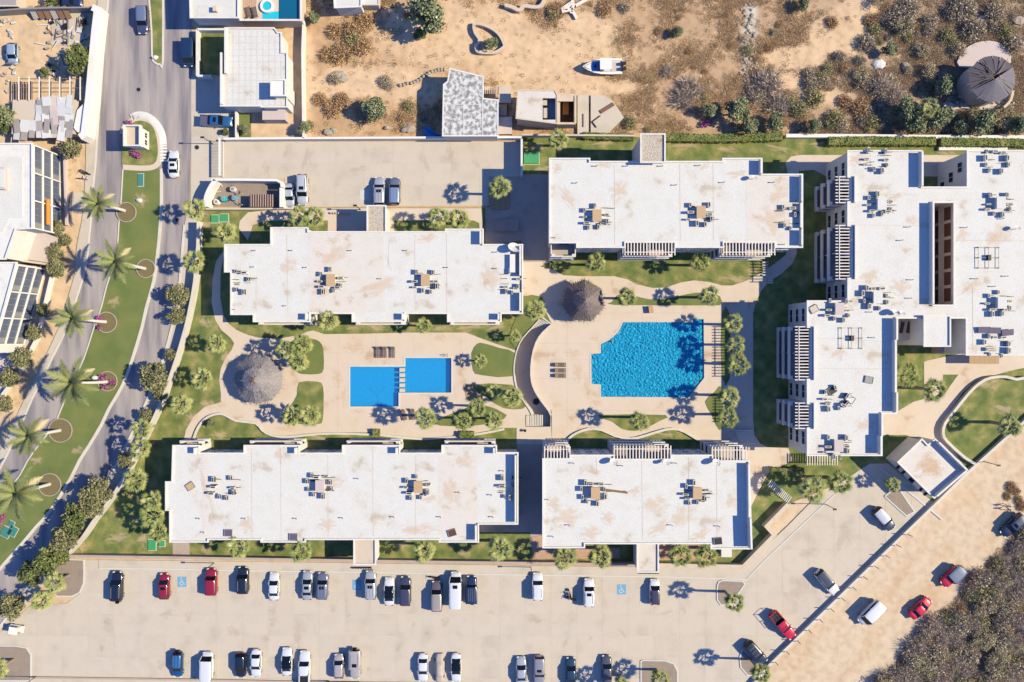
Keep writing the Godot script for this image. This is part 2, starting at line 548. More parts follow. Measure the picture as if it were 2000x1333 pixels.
func make_ground() -> void:
	soil_noise.seed = 31
	soil_noise.frequency = 0.011
	soil_noise.fractal_octaves = 4
	soil_noise_b.seed = 32
	soil_noise_b.frequency = 0.008
	soil_noise_b.fractal_octaves = 4
	for h in [PASSAGE, BIG_POOL, POOL_A]:
		holes.append(PL(h))
	# the open earth under everything
	var st := ST()
	var step := 11.0
	var nx := 188
	var ny := 126
	for j in ny:
		for i in nx:
			var x := -34.0 + i * step
			var y := -26.0 + j * step
			if x > 420 and x < 1480 and y > 470 and y < 850:
				continue
			for q in [[0, 0], [1, 0], [1, 1], [0, 0], [1, 1], [0, 1]]:
				var vx: float = x + q[0] * step
				var vy: float = y + q[1] * step
				st.set_color(soil(vx, vy))
				st.set_normal(Vector3.UP)
				st.add_vertex(P(vx, vy) + Vector3(0, -0.06, 0))
	struct(obj("ground", st, M.ground))
	st = ST()
	var e := [-34.0, -34.0 + nx * step, -26.0, -26.0 + ny * step]
	for r in [[-6000, e[2], -6000, 7000], [e[3], 7000, -6000, 7000]]:
		quad(st, P(r[2], r[0], 0), P(r[3], r[0], 0), P(r[3], r[1], 0), P(r[2], r[1], 0))
	for r in [[-6000, e[0]], [e[1], 7000]]:
		quad(st, P(r[0], e[2], 0), P(r[1], e[2], 0), P(r[1], e[3], 0), P(r[0], e[3], 0))
	var fg := obj("ground_beyond", st, M.far_ground)
	fg.position.y = -0.06
	struct(fg)
	# roads, pavements and the median
	var rr := PL(ROAD_R)
	rr.reverse()
	var road := PL(ROAD_L)
	road.append_array(rr)
	struct(sheet("road", [road], 0.0, M.asphalt, false))
	var wr := PL(WALL_R)
	wr.reverse()
	var sw := PL([370, 395] + ROAD_R.slice(10, 52))
	sw.append_array(PL([60, 1175, 54, 1177]))
	sw.append_array(wr)
	sheet("pavement", [sw], 0.1, M.concrete, false, 0.12)
	var lp := PL([192, -30, 187, 60, 182, 130, 176, 200, 168, 270, 167, 330, 165, 380, 160, 430, 150, 480, 145, 540, 130, 590, 115, 640, 92, 690, 70, 735, 45, 785, 25, 830, 0, 880, -25, 930])
	var rl := PL(ROAD_L)
	rl.reverse()
	lp.append_array(rl)
	sheet("pavement", [lp], 0.1, M.concrete_b, false, 0.12)
	var mr := PL(MED_R)
	mr.reverse()
	var med := PL(MED_L)
	med.append_array(mr)
	sheet("median_lawn", [med], 0.09, M.lawn_green, false)
	sheet("median_lawn", [PL([288, -30, 293, 20, 296, 60, 297, 110, 302, 122, 312, 125, 317, 118, 318, -30])], 0.09, M.lawn, false)
	sheet("driveway", [PL([373, 150, 452, 150, 452, 275, 373, 275])], 0.012, M.concrete_b, false)
	for k in [[ROAD_L, 0.3], [MED_L, 0.22], [MED_R, 0.5], [[288, -30, 293, 20, 296, 60, 297, 110, 302, 122, 312, 126, 318, 118, 318, -30], 0.3], [ROAD_R.slice(10, 52), 0.4]]:
		st = ST()
		line(st, smooth(PL(k[0]), false, 2), k[1], -0.05, 0.14)
		struct(obj("kerb", st, M.kerb))
	# lawns of the resort, and its paving
	var res := PL([392, 408, 420, 406, 950, 406, 1019, 342, 1019, 268, 2040, 268, 2040, 800, 1968, 858, 1890, 926, 1828, 985, 1735, 905, 1700, 905, 1640, 945, 1540, 985, 1500, 1030, 1515, 1046, 1452, 1106, 1060, 1102, 690, 1096, 335, 1090, 128, 1087, 160, 1050, 196, 1000, 225, 960, 268, 880, 293, 830, 322, 762, 349, 682, 370, 600, 385, 480])
	sheet("lawn", [res], 0.02, M.lawn)
	sheet("terrace_paving", [PL(T1), PL(T2)], 0.07, M.paving)
	sheet("passage_floor", [PL(PASSAGE)], -1.6, M.paving, false)
	st = ST()
	sides(st, PL(PASSAGE), -1.62, 0.069)
	struct(obj("passage_wall", st, M.beige_wall))
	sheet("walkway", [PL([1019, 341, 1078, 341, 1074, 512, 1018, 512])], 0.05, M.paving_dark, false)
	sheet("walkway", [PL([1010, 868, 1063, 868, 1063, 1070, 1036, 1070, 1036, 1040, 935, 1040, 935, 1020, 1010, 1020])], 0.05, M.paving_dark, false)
	sheet("walkway", [PL([466, 446, 468, 432, 484, 415, 560, 407, 940, 407, 946, 470, 938, 482, 936, 436, 925, 431, 795, 431, 770, 431, 770, 470, 640, 470, 640, 431, 560, 431, 515, 432, 494, 440, 484, 470])], 0.055, M.paving, false)
	sheet("walkway", [PL([1538, 335, 1534, 318, 1545, 306, 1565, 303, 1900, 303, 1900, 345, 1615, 345, 1590, 332, 1560, 334, 1560, 350, 1540, 350])], 0.055, M.paving, false)
	sheet("walkway", [PL([1805, 708, 1810, 705, 1880, 690, 2040, 690, 2040, 712, 1985, 722, 1935, 735, 1905, 745, 1880, 768, 1858, 800, 1838, 826, 1838, 848, 1880, 905, 1800, 862, 1770, 850, 1712, 850, 1712, 806, 1750, 806, 1785, 785, 1845, 770, 1872, 732, 1842, 732, 1840, 770, 1806, 790])], 0.055, M.paving)
	sheet("walkway", [PL([337, 1055, 370, 1055, 370, 1092, 337, 1092])], 0.055, M.paving_dark, false)
	sheet("walkway", [PL([1500, 878, 1545, 872, 1580, 885, 1720, 885, 1800, 850, 1760, 850, 1700, 905, 1640, 908, 1500, 908])], 0.05, M.paving, false)
	st = ST()
	for q in [[1108, 632, 1108, 838], [1050, 671, 1172, 671], [1040, 703, 1150, 703], [1042, 740, 1150, 740], [1080, 802, 1380, 802], [1255, 600, 1255, 626], [660, 655, 660, 843], [734, 655, 734, 712], [808, 655, 808, 696], [900, 655, 900, 745], [640, 690, 680, 690], [640, 756, 680, 756], [1018, 545, 1090, 545], [1180, 612, 1405, 612]]:
		line(st, PL(q), 0.05, 0.06, 0.076)
	struct(obj("terrace_joints", st, M.joint))
	var worn := Node3D.new()
	worn.name = "terrace_stains"
	add_child(worn)
	struct(worn)
	for q in [[1147, 755, 8, 34], [1165, 788, 18, 10], [1162, 662, 16, 8], [1205, 648, 10, 8], [1120, 690, 26, 12], [1130, 730, 14, 26], [672, 775, 8, 30], [660, 740, 14, 24], [700, 804, 20, 6], [785, 803, 24, 6], [900, 710, 16, 20], [860, 660, 22, 12], [690, 680, 30, 14], [1140, 840, 30, 10], [1400, 690, 8, 40]]:
		stain(worn, q[0], q[1], q[2], q[3], 0.08 + rng.randf() * 0.02, "stain", rng.randf_range(-0.2, 0.2))
	# lawns lying in the paving
	var islands := [[600, 662, 618, 664, 629, 674, 632, 690, 632, 722, 622, 731, 590, 731, 578, 724, 568, 700, 556, 684, 575, 664], [584, 747, 620, 746, 631, 755, 632, 790, 630, 822, 618, 829, 562, 827, 548, 813, 566, 795, 580, 772], [932, 672, 945, 671, 975, 680, 1008, 691, 1004, 735, 940, 733, 924, 724, 921, 690], [920, 752, 1000, 752, 1018, 770, 1028, 788, 1020, 799, 985, 798, 955, 780], [852, 822, 900, 802, 940, 790, 990, 811, 968, 824, 925, 832, 860, 832], [1075, 512, 1488, 512, 1486, 522, 1455, 545, 1430, 553, 1410, 553, 1385, 546, 1355, 543, 1328, 548, 1300, 557, 1272, 558, 1250, 552, 1225, 540, 1200, 535, 1110, 535, 1090, 530], [1196, 590, 1205, 578, 1222, 575, 1250, 581, 1280, 586, 1320, 580, 1360, 572, 1400, 576, 1408, 584, 1408, 595, 1380, 597, 1200, 596], [1168, 811, 1300, 811, 1290, 822, 1262, 836, 1240, 842, 1215, 838, 1196, 824], [1377, 785, 1396, 766, 1411, 756, 1411, 838, 1398, 830, 1390, 810], [1410, 613, 1425, 613, 1425, 740, 1410, 736], [1020, 580, 1058, 580, 1062, 604, 1036, 638, 1018, 660, 1010, 680, 996, 665, 1000, 640, 1010, 615]]
	for i in islands.size():
		sheet("lawn", [smooth(PL(islands[i]), true, 2)], 0.12, M.lawn if i % 2 else M.lawn_green, true, 0.06)
	sheet("planted_bed", [PL([905, 752, 920, 752, 948, 782, 935, 790, 912, 782])], 0.13, M.soil, true, 0.06)
	sheet("planted_bed", [PL([1038, 1050, 1062, 1045, 1062, 1070, 1210, 1070, 1210, 1092, 1040, 1092])], 0.13, M.terracotta, false, 0.06)
	sheet("planted_bed", [PL([1285, 1062, 1400, 1065, 1400, 1096, 1285, 1094])], 0.13, M.terracotta, false, 0.06)
	# concrete parking, laid in slabs
	var lot := PL([163, 1094, 690, 1100, 1060, 1106, 1454, 1110, 1540, 1030, 1640, 942, 1700, 906, 1735, 906, 1826, 984, 1722, 1086, 1501, 1300, 1470, 1345, -30, 1345, -30, 1262, 60, 1182, 128, 1180, 155, 1160, 163, 1140])
	slabs("parking_lot", lot, 0.02, 4.45, 3.72)
	slabs("parking_lot", PL([373, 275, 440, 277, 985, 277, 1018, 277, 1018, 345, 956, 345, 956, 402, 560, 405, 556, 349, 416, 349, 396, 405, 372, 405]), 0.02, 5.0, 3.9)
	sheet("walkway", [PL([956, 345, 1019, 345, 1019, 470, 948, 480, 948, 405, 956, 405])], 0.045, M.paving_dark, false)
	sheet("planted_bed", [smooth(PL([956, 358, 995, 358, 996, 400, 990, 409, 962, 409, 956, 402]), true, 2)], 0.15, M.soil, false, 0.12)
	# the raised pavement along the parking, its white kerb
	sheet("pavement", [PL([193, 1094, 690, 1100, 1060, 1106, 1452, 1110, 1540, 1026, 1610, 955, 1629, 967, 1494, 1094, 1458, 1132, 1300, 1127, 1000, 1123, 700, 1118, 460, 1115, 345, 1112, 193, 1110])], 0.1, M.concrete_c, false, 0.1)
	st = ST()
	line(st, PL([193, 1110, 345, 1112, 460, 1115, 700, 1118, 1000, 1123, 1300, 1127, 1458, 1132, 1494, 1094, 1629, 967]), 0.2, 0.0, 0.16)
	struct(obj("kerb", st, M.white_line))
	st = ST()
	line(st, PL([60, 1323, 400, 1328, 640, 1333, 1240, 1338]), 0.3, 0.0, 0.3)
	struct(obj("kerb", st, M.paving_dark))
	var patches := Node3D.new()
	patches.name = "bare_lawn_patches"
	add_child(patches)
	struct(patches)
	var pi := 0
	for q in [[1340, 285, 50, 12], [1420, 292, 40, 9], [1250, 285, 0, 0], [1520, 290, 40, 10], [1600, 282, 30, 10], [1180, 280, 40, 10], [1060, 330, 34, 8], [1050, 290, 24, 14], [230, 1050, 34, 14], [278, 1055, 16, 20], [160, 1070, 14, 18], [400, 1075, 18, 12], [400, 440, 22, 16], [400, 630, 24, 14], [405, 790, 30, 14], [375, 815, 20, 14], [440, 700, 14, 24], [640, 640, 0, 0], [735, 640, 34, 10], [690, 640, 30, 8], [865, 640, 44, 10], [920, 640, 44, 10], [970, 640, 30, 12], [785, 1065, 24, 12], [905, 1082, 24, 10], [1440, 545, 40, 12], [1470, 530, 20, 10], [1930, 750, 40, 16], [1960, 800, 30, 16], [560, 838, 40, 8], [620, 855, 50, 7], [430, 850, 30, 10], [1190, 860, 30, 6], [1300, 850, 30, 8], [1990, 290, 50, 8], [1850, 300, 40, 7], [275, 390, 20, 20], [222, 590, 20, 16], [150, 880, 24, 12], [70, 900, 20, 12]]:
		if q[2] > 0:
			stain(patches, q[0], q[1], q[2], q[3], 0.13 + pi * 0.002, "stain", rng.randf_range(-0.3, 0.3))
			pi += 1
	st = ST()
	line(st, PL([1660, 937, 1730, 940]), 0.15, 0.02, 0.034)
	line(st, PL([1720, 915, 1840, 1015]), 0.3, 0.02, 0.12)
	struct(obj("kerb", st, M.white_line))
	for k in [[[-30, 1262, 30, 1262, 52, 1266, 60, 1280, 60, 1330, -30, 1330], M.gravel], [[104, 1092, 163, 1094, 164, 1120, 163, 1140, 155, 1158, 140, 1165, 110, 1165, 100, 1140], M.gravel], [[1401, 1145, 1404, 1137, 1412, 1134, 1450, 1136, 1455, 1141, 1442, 1160, 1420, 1182, 1408, 1182, 1401, 1172], M.gravel], [[1252, 1345, 1252, 1292, 1256, 1290, 1300, 1291, 1316, 1297, 1323, 1312, 1323, 1345], M.gravel], [[1451, 1268, 1445, 1284, 1447, 1304, 1460, 1319, 1478, 1321, 1488, 1304], M.gravel], [[1728, 970, 1752, 950, 1786, 1000, 1770, 1008], M.gravel]]:
		var p := PL(k[0])
		sheet("gravel_island", [p], 0.1, k[1], false)
		st = ST()
		p.append(p[0])
		line(st, p, 0.22, 0.0, 0.15)
		struct(obj("kerb", st, M.white_line))
	# painted marks
	st = ST()
	for x in [255, 290, 338, 380, 443, 503, 560, 660, 690, 742, 776, 812, 872, 905, 940, 985, 1025, 1075, 1125, 1175, 1250, 1300, 1345]:
		line(st, PL([x, 1126 + x * 0.008, x, 1176 + x * 0.008]), 0.11, 0.0, 0.028)
	for i in 9:
		var a := P(1540 + i * 33, 1258 - i * 33 * 0.985)
		line(st, PackedVector2Array([Vector2(a.x - 4.2, a.z - 4.4), Vector2(a.x - 0.9, a.z - 1.1)]), 0.1, 0.0, 0.028)
	for i in 5:
		line(st, PL([800 + i * 22, 360, 800 + i * 22, 402]), 0.1, 0.0, 0.03)
	struct(obj("parking_lines", st, M.yellow_line))
	for q in [[355, 1137], [697, 1143], [1214, 1152]]:
		disabled_bay(q[0], q[1])
	st = ST()
	box(st, P(712, 381, 0.03), Vector3(1.6, 0.03, 1.7))
	struct(obj("painted_square", st, M.white_line))
	# oil and tyre marks on the concrete
	var marks := Node3D.new()
	marks.name = "parking_stains"
	add_child(marks)
	struct(marks)
	for i in 26:
		stain(marks, rng.randf_range(190, 1400), rng.randf_range(1170, 1310), rng.randf_range(6, 30), rng.randf_range(4, 14), 0.03 + i * 0.001, "oil", rng.randf() * 3)
	for q in [[600, 310, 40, 16], [560, 295, 26, 10], [830, 318, 40, 10], [880, 300, 30, 12], [520, 330, 24, 12], [700, 330, 36, 9], [930, 320, 20, 10], [1560, 1150, 40, 30], [1650, 1050, 44, 26], [1580, 1080, 40, 18]]:
		stain(marks, q[0], q[1], q[2], q[3], 0.08 + rng.randf() * 0.02, "oil", rng.randf() * 3)

func slabs(called: String, lot: PackedVector2Array, y: float, w: float, d: float) -> void:
	var root := Node3D.new()
	root.name = nm(self, called)
	add_child(root)
	struct(root)
	var jt := ST()
	top(jt, lot, y - 0.012)
	obj("joint_bed", jt, M.joint, root)
	var lo := lot[0]
	var hi := lot[0]
	for v in lot:
		lo = lo.min(v)
		hi = hi.max(v)
	var mats := [M.concrete, M.concrete, M.concrete_b, M.concrete_c]
	var j := 0
	while lo.y + j * d < hi.y:
		var i := 0
		while lo.x + i * w < hi.x:
			var a := Vector2(lo.x + i * w, lo.y + j * d)
			var g := 0.012
			var r := PackedVector2Array([a + Vector2(g, g), a + Vector2(w - g, g), a + Vector2(w - g, d - g), a + Vector2(g, d - g)])
			for p in Geometry2D.intersect_polygons(lot, r):
				if p.size() > 2:
					var st := ST()
					top(st, p, y)
					obj("slab", st, mats[rng.randi() % 4], root)
			i += 1
		j += 1

func disabled_bay(px: float, py: float) -> void:   # a blue square with the wheelchair sign
	var c := P(px, py)
	var o := Node3D.new()
	o.name = nm(self, "parking_symbol")
	add_child(o)
	o.position = c
	struct(o)
	var st := ST()
	box(st, Vector3(0, 0.026, 0), Vector3(1.55, 0.016, 1.75))
	obj("blue_square", st, M.disabled_blue, o, true)
	st = ST()
	var y := 0.042
	var n := 14
	for i in n:   # the wheel
		var t0 := 0.4 + i * 4.4 / n
		var t1 := 0.4 + (i + 1) * 4.4 / n
		var q := Vector3(-0.08, y, 0.28)
		quad(st, q + Vector3(cos(t0), 0, sin(t0)) * 0.24, q + Vector3(cos(t1), 0, sin(t1)) * 0.24, q + Vector3(cos(t1), 0, sin(t1)) * 0.36, q + Vector3(cos(t0), 0, sin(t0)) * 0.36)
	for s in [[-0.1, -0.42, -0.02, 0.12], [-0.06, 0.1, 0.26, 0.1], [0.26, 0.1, 0.4, 0.46], [-0.1, -0.15, 0.22, -0.15], [0.4, 0.46, 0.54, 0.42]]:
		var a := Vector3(s[0], y, s[1])
		var b := Vector3(s[2], y, s[3])
		var nn := (b - a).normalized().cross(Vector3.UP) * 0.06
		quad(st, a - nn, b - nn, b + nn, a + nn)
	for i in 8:
		var t0 := TAU * i / 8
		var t1 := TAU * (i + 1) / 8
		var q := Vector3(-0.12, y, -0.6)
		tri(st, q, q + Vector3(cos(t0), 0, sin(t0)) * 0.12, q + Vector3(cos(t1), 0, sin(t1)) * 0.12)
	obj("wheelchair_sign", st, M.white_line, o, true)

# ---------- buildings
func inset(p: PackedVector2Array, d: float) -> PackedVector2Array:
	var s := 1.0 if Geometry2D.is_polygon_clockwise(p) else -1.0
	var o := PackedVector2Array()
	var n := p.size()
	for i in n:
		var a := (p[i] - p[(i - 1 + n) % n]).normalized()
		var b := (p[(i + 1) % n] - p[i]).normalized()
		var na := a.orthogonal() * s
		var nb := b.orthogonal() * s
		var m := (na + nb).normalized()
		o.append(p[i] - m * (d / maxf(0.35, m.dot(na))))
	return o

# walls, a flat roof and a parapet round it; raised: parapet pieces that stand higher, as [x0, y0, x1, y1] in roof units
func building(called: String, label: String, outline: Array, h: float, raised: Array, roof: Material, wall: Material, ph := 0.3, hole: Array = [], cat := "building") -> Node3D:
	var p := PL(outline, h)
	var c := Vector2.ZERO
	for v in p:
		c += v / p.size()
	var root := thing(called, label, cat, Vector3(c.x, 0, c.y))
	root.set_meta("h", h)
	var st := ST()
	sides(st, p, -0.06, h + ph)
	obj("wall", st, wall, root)
	st = ST()
	var q := inset(p, 0.24)
	var hp := PackedVector2Array()
	if hole:
		hp = PL(hole, h)
	for f in (cutout(p, hp) if hole else [p]):
		top(st, f, h)
	obj("roof", st, roof, root)
	st = ST()
	for i in p.size():
		var j := (i + 1) % p.size()
		quad(st, v3(p[i], h + ph), v3(p[j], h + ph), v3(q[j], h + ph), v3(q[i], h + ph))
		quad(st, v3(q[i], h), v3(q[j], h), v3(q[j], h + ph), v3(q[i], h + ph))
	obj("parapet", st, wall, root)
	for r in raised:
		st = ST()
		var w: float = r[4] if r.size() > 4 else 0.3
		var y1: float = h + (r[5] if r.size() > 5 else 1.35)
		line(st, PackedVector2Array([Q(r[0], r[1], h), Q(r[2], r[3], h)]), w, h - 0.02, y1)
		obj("parapet_screen", st, wall, root)
	return root

func v3(a: Vector2, y: float) -> Vector3:
	return Vector3(a.x, y, a.y)

func window(parent: Node3D, c: Vector3, n: Vector3, w: float, h: float, m: Material = null, called := "window") -> void:
	var u := n.cross(Vector3.UP).normalized()
	var b := Basis(u, Vector3.UP, n)
	var st := ST()
	for s in [-1.0, 1.0]:
		box(st, c + u * s * (w * 0.5), Vector3(0.1, h + 0.1, 0.12), 0.0, b)
		box(st, c + Vector3.UP * s * (h * 0.5), Vector3(w - 0.1, 0.1, 0.12), 0.0, b)
	box(st, c, Vector3(0.06, h - 0.1, 0.08), 0.0, b)
	var f := obj(called, st, M.white_paint, parent)
	st = ST()
	box(st, c, Vector3(w - 0.1, h - 0.1, 0.05), 0.0, b)
	obj("pane", st, m if m else M.tinted, f)

# a stack of balconies in a recess: floors, solid parapets, a glass door behind each, and beams of a pergola on top
func balconies(root: Node3D, x0: float, y0: float, x1: float, y1: float, out: Vector3, floors: Array, slats := true, split := false) -> void:
	var h: float = root.get_meta("h")
	var a := P(x0, y0, h)
	var b := P(x1, y1, h)
	var lo := Vector3(minf(a.x, b.x), 0, minf(a.z, b.z))
	var hi := Vector3(maxf(a.x, b.x), 0, maxf(a.z, b.z))
	var mid := (lo + hi) * 0.5
	var sz := hi - lo
	var along_z := absf(out.x) > 0.5
	var ln := sz.z if along_z else sz.x
	var dp := sz.x if along_z else sz.z
	var u := Vector3(0, 0, 1) if along_z else Vector3(1, 0, 0)
	for f in floors:
		var st := ST()
		var y: float = f
		box(st, mid + Vector3(0, y - 0.1, 0), Vector3(sz.x - 0.01, 0.2, sz.z - 0.01))
		obj("balcony_floor", st, M.paving_dark, root)
		st = ST()
		var fr := mid + out * (dp * 0.5 - 0.08)
		box(st, fr + Vector3(0, y + 0.5, 0), (Vector3(0.16, 1.0, ln) if along_z else Vector3(ln, 1.0, 0.16)))
		for s in [-1.0, 1.0]:
			box(st, mid + u * s * (ln * 0.5 - 0.085) - out * 0.09 + Vector3(0, y + 0.48, 0), (Vector3(dp - 0.2, 0.96, 0.15) if along_z else Vector3(0.15, 0.96, dp - 0.2)))
			box(st, fr - out * 0.22 + u * s * (ln * 0.5 - 0.4) + Vector3(0, y + 0.62, 0), Vector3(0.28, 1.2, 0.5) if along_z else Vector3(0.5, 1.2, 0.28))
		if split:
			box(st, mid + Vector3(0, y + 0.9, 0) - out * 0.2, (Vector3(dp - 0.6, 1.78, 0.14) if along_z else Vector3(0.14, 1.78, dp - 0.6)))
		obj("balcony_parapet", st, M.render, root)
		st = ST()
		for s in ([-0.25, 0.25] if split else [0.0]):
			box(st, mid - out * (dp * 0.5 - 0.04) + u * s * ln + Vector3(0, y + 1.1, 0), (Vector3(0.06, 2.1, minf(3.2, ln * 0.4)) if along_z else Vector3(minf(3.2, ln * 0.4), 2.1, 0.06)))
		obj("glass_door", st, M.glass, root)
	if slats:
		var n := int(ln / 0.5)
		for i in n + 1:
			var st := ST()
			var t := -ln * 0.5 + 0.06 + (ln - 0.12) * i / n
			box(st, mid + u * t + Vector3(0, h + 0.02, 0), (Vector3(dp, 0.2, 0.16) if along_z else Vector3(0.16, 0.2, dp)))
			obj("pergola_slat", st, M.white_wood, root)
		var sb := ST()
		box(sb, mid + out * dp * 0.28 + Vector3(0, h + 0.17, 0), (Vector3(0.12, 0.1, ln) if along_z else Vector3(ln, 0.1, 0.12)))
		obj("pergola_beam", sb, M.white_wood, root)

func tower(called: String, label: String, x0: float, y0: float, x1: float, y1: float, h: float, roof: Material, cat := "stair tower") -> Node3D:
	return building(called, label, [x0, y0, x1, y0, x1, y1, x0, y1], h, [], roof, M.render, 0.25, [], cat)

func make_resort() -> void:
	# pools
	pool("swimming_pool", "double swimming pool of still blue water, two squares joined by stepping slabs", [POOL_A], -0.8, false, [])
	pool("swimming_pool", "large swimming pool of rippled blue water with stepped sides", [BIG_POOL], -1.3, true, [])
	for i in 5:
		var st := ST()
		box(st, P(785, 723 + i * 10) + Vector3(0, -0.36, 0), Vector3(0.86, 0.9, 0.62))
		tag(obj("stepping_slab", st, M.paving), "pale stepping slab, %s of five crossing the double pool" % ["northernmost", "second from the north", "middle one", "second from the south", "southernmost"][i], "slab", "stepping slabs in the double pool")
	var st := ST()
	var hose := thing("pool_hose", "pale branching hose lying on the floor of the double pool", "hose", P(738, 775))
	st = ST()
	for q in [[740, 796, 739, 772], [739, 772, 730, 765], [730, 765, 724, 757], [739, 772, 747, 764], [747, 764, 753, 757]]:
		tube(st, P(q[0], q[1], -0.7), P(q[2], q[3], -0.7), 0.03, 0.03, 5)
	obj("hose", st, M.turquoise, hose)
	# buildings
	var b := building("apartment_building", "white two-storey apartment block north of the twin small pools", [441, 480, 531, 480, 531, 447, 600, 447, 600, 455, 872, 455, 872, 450, 942, 450, 942, 480, 1019, 480, 1019, 611, 977, 611, 977, 627, 876, 627, 876, 611, 790, 611, 790, 627, 690, 627, 690, 611, 604, 611, 604, 627, 497, 627, 497, 613, 453, 613, 453, 530, 441, 530], 6.0, [[1016, 482, 1016, 540], [1016, 572, 1016, 608], [939, 452, 939, 478], [601, 613, 601, 625], [788, 613, 788, 625], [974, 613, 974, 625]], M.roof_white, M.render)
	for q in [[497, 602], [690, 788], [877, 975]]:
		balconies(b, q[0], 620, q[1], 634, Vector3(0, 0, 1), [0.1, 3.0], false)
	for q in [620, 650, 815, 850]:
		window(b, P(q, 611, 6.0) * Vector3(1, 0, 1) + Vector3(0, 4.3, 0.02), Vector3(0, 0, 1), 1.8, 1.4)
	seams(b, [[560, 458, 562, 610], [810, 458, 811, 608], [872, 456, 873, 622], [500, 540, 500, 610], [760, 470, 758, 520], [755, 500, 763, 528]], 6.0)
	membrane(b, [601, 457, 748, 457, 752, 610, 604, 610], 6.0)
	for q in [[650, 500, 50, 22], [835, 465, 30, 12], [740, 560, 60, 24], [960, 540, 30, 40], [560, 520, 30, 20], [650, 470, 20, 10], [625, 560, 28, 30]]:
		stain(b, q[0], q[1], q[2], q[3], 6.02 + rng.randf() * 0.03, "stain", rng.randf())
	b = building("apartment_building", "white apartment block with pergola balconies north of the thatched hut", [1075, 312, 1150, 312, 1150, 318, 1413, 318, 1413, 312, 1486, 312, 1486, 343, 1565, 343, 1565, 482, 1515, 482, 1515, 472, 1411, 472, 1411, 482, 1320, 482, 1320, 472, 1219, 472, 1219, 482, 1128, 482, 1128, 473, 1075, 473], 9.6, [[1562, 345, 1562, 396], [1562, 450, 1562, 480], [1483, 314, 1483, 342], [1562, 398, 1562, 446, 0.3, 0.9]], M.roof_white, M.render)
	balconies(b, 1220, 472, 1319, 499, Vector3(0, 0, 1), [0.1, 3.1, 6.2], true, true)
	balconies(b, 1412, 472, 1514, 499, Vector3(0, 0, 1), [0.1, 3.1, 6.2], true, true)
	balconies(b, 1077, 473, 1127, 499, Vector3(0, 0, 1), [0.1, 3.1, 6.2], false)
	for x in [1145, 1165, 1190, 1340, 1365, 1392, 1530, 1548]:
		for y in [1.6, 4.7, 7.8]:
			window(b, P(x, 482, 9.6) * Vector3(1, 0, 1) + Vector3(0, y, 0.02), Vector3(0, 0, 1), 1.2, 1.3)
	seams(b, [[1200, 322, 1201, 478], [1328, 322, 1329, 470], [1393, 320, 1394, 470]], 9.6)
	membrane(b, [1457, 345, 1543, 345, 1543, 476, 1457, 476], 9.6)
	for q in [[1110, 385, 16, 38], [1440, 340, 34, 12], [1090, 328, 18, 12], [1520, 380, 40, 20], [1210, 370, 30, 24], [1180, 322, 26, 9], [1375, 326, 20, 8], [1510, 430, 40, 40]]:
		stain(b, q[0], q[1], q[2], q[3], 9.62 + rng.randf() * 0.03, "stain", 0.5 if q[0] == 1110 else rng.randf())
	b = building("apartment_building", "large white apartment block east of the pools with a light well in its roof", [1657, 297, 1798, 297, 1798, 368, 1890, 368, 1890, 297, 2045, 297, 2045, 692, 1888, 692, 1888, 620, 1748, 620, 1748, 806, 1720, 806, 1720, 888, 1578, 888, 1578, 838, 1586, 838, 1586, 787, 1578, 787, 1578, 743, 1586, 743, 1586, 638, 1578, 638, 1578, 590, 1657, 590, 1657, 546, 1665, 546, 1665, 440, 1657, 440, 1657, 397, 1664, 397, 1664, 345, 1657, 345], 9.86, [[1795, 299, 1795, 366], [1816, 397, 1816, 595], [1745, 622, 1745, 664, 0.3, 1.5], [1743, 664, 1743, 766], [1745, 766, 1745, 804, 0.3, 1.5], [1717, 808, 1717, 850], [1714, 850, 1714, 886, 0.3, 1.6], [1668, 345, 1668, 397, 0.3, 0.7], [1669, 440, 1669, 546, 0.3, 0.7], [1589, 638, 1589, 743, 0.3, 0.7], [1589, 787, 1589, 838, 0.3, 0.7], [1820, 396, 1860, 396, 0.25, 0.5], [1820, 597, 1860, 597, 0.25, 0.4], [1862, 397, 1862, 595, 0.25, 0.4]], M.roof_white, M.render, 0.3, [1822, 397, 1861, 397, 1861, 596, 1822, 596])
	var well := PL([1822, 397, 1861, 397, 1861, 596, 1822, 596], 9.86)
	st = ST()
	sides(st, well, 0.0, 9.86)
	obj("light_well_wall", st, M.beige_wall, b)
	for y in [2.2, 5.3, 8.3]:
		for i in 6:
			var z := P(0, 415 + i * 32, 9.86).z
			st = ST()
			box(st, Vector3(well[1].x - 0.05, y, z), Vector3(0.08, 2.0, 2.1))
			obj("shutter", st, M.brown, b)
	for i in 6:
		st = ST()
		box(st, P(1826, 420 + i * 31, 3.0), Vector3(0.5, 0.14, 2.3))
		obj("walkway_screen", st, M.brown, b)
	st = ST()
	box(st, P(1838, 497, 6.4), Vector3(0.7, 0.2, 17.0))
	box(st, P(1832, 497, 3.2), Vector3(0.7, 0.2, 17.0))
	obj("gallery", st, M.tan, b)
	for q in [[1657, 326], [1657, 420], [1657, 567], [1578, 615], [1578, 766], [1578, 858]]:
		for y in [1.7, 4.8, 7.9]:
			var c := P(q[0], q[1], 9.86)
			window(b, Vector3(c.x - 0.02, y, c.z), Vector3(-1, 0, 0), 2.2, 1.4)
	for q in [[1657, 306], [1657, 322], [1657, 336], [1657, 405], [1657, 430], [1578, 755], [1578, 775], [1578, 848], [1578, 864], [1578, 878]]:
		st = ST()
		var c := P(q[0], q[1], 9.86)
		box(st, Vector3(c.x - 0.05, 9.2, c.z), Vector3(0.16, 0.3, 0.3))
		obj("roof_spout", st, M.white_paint, b)
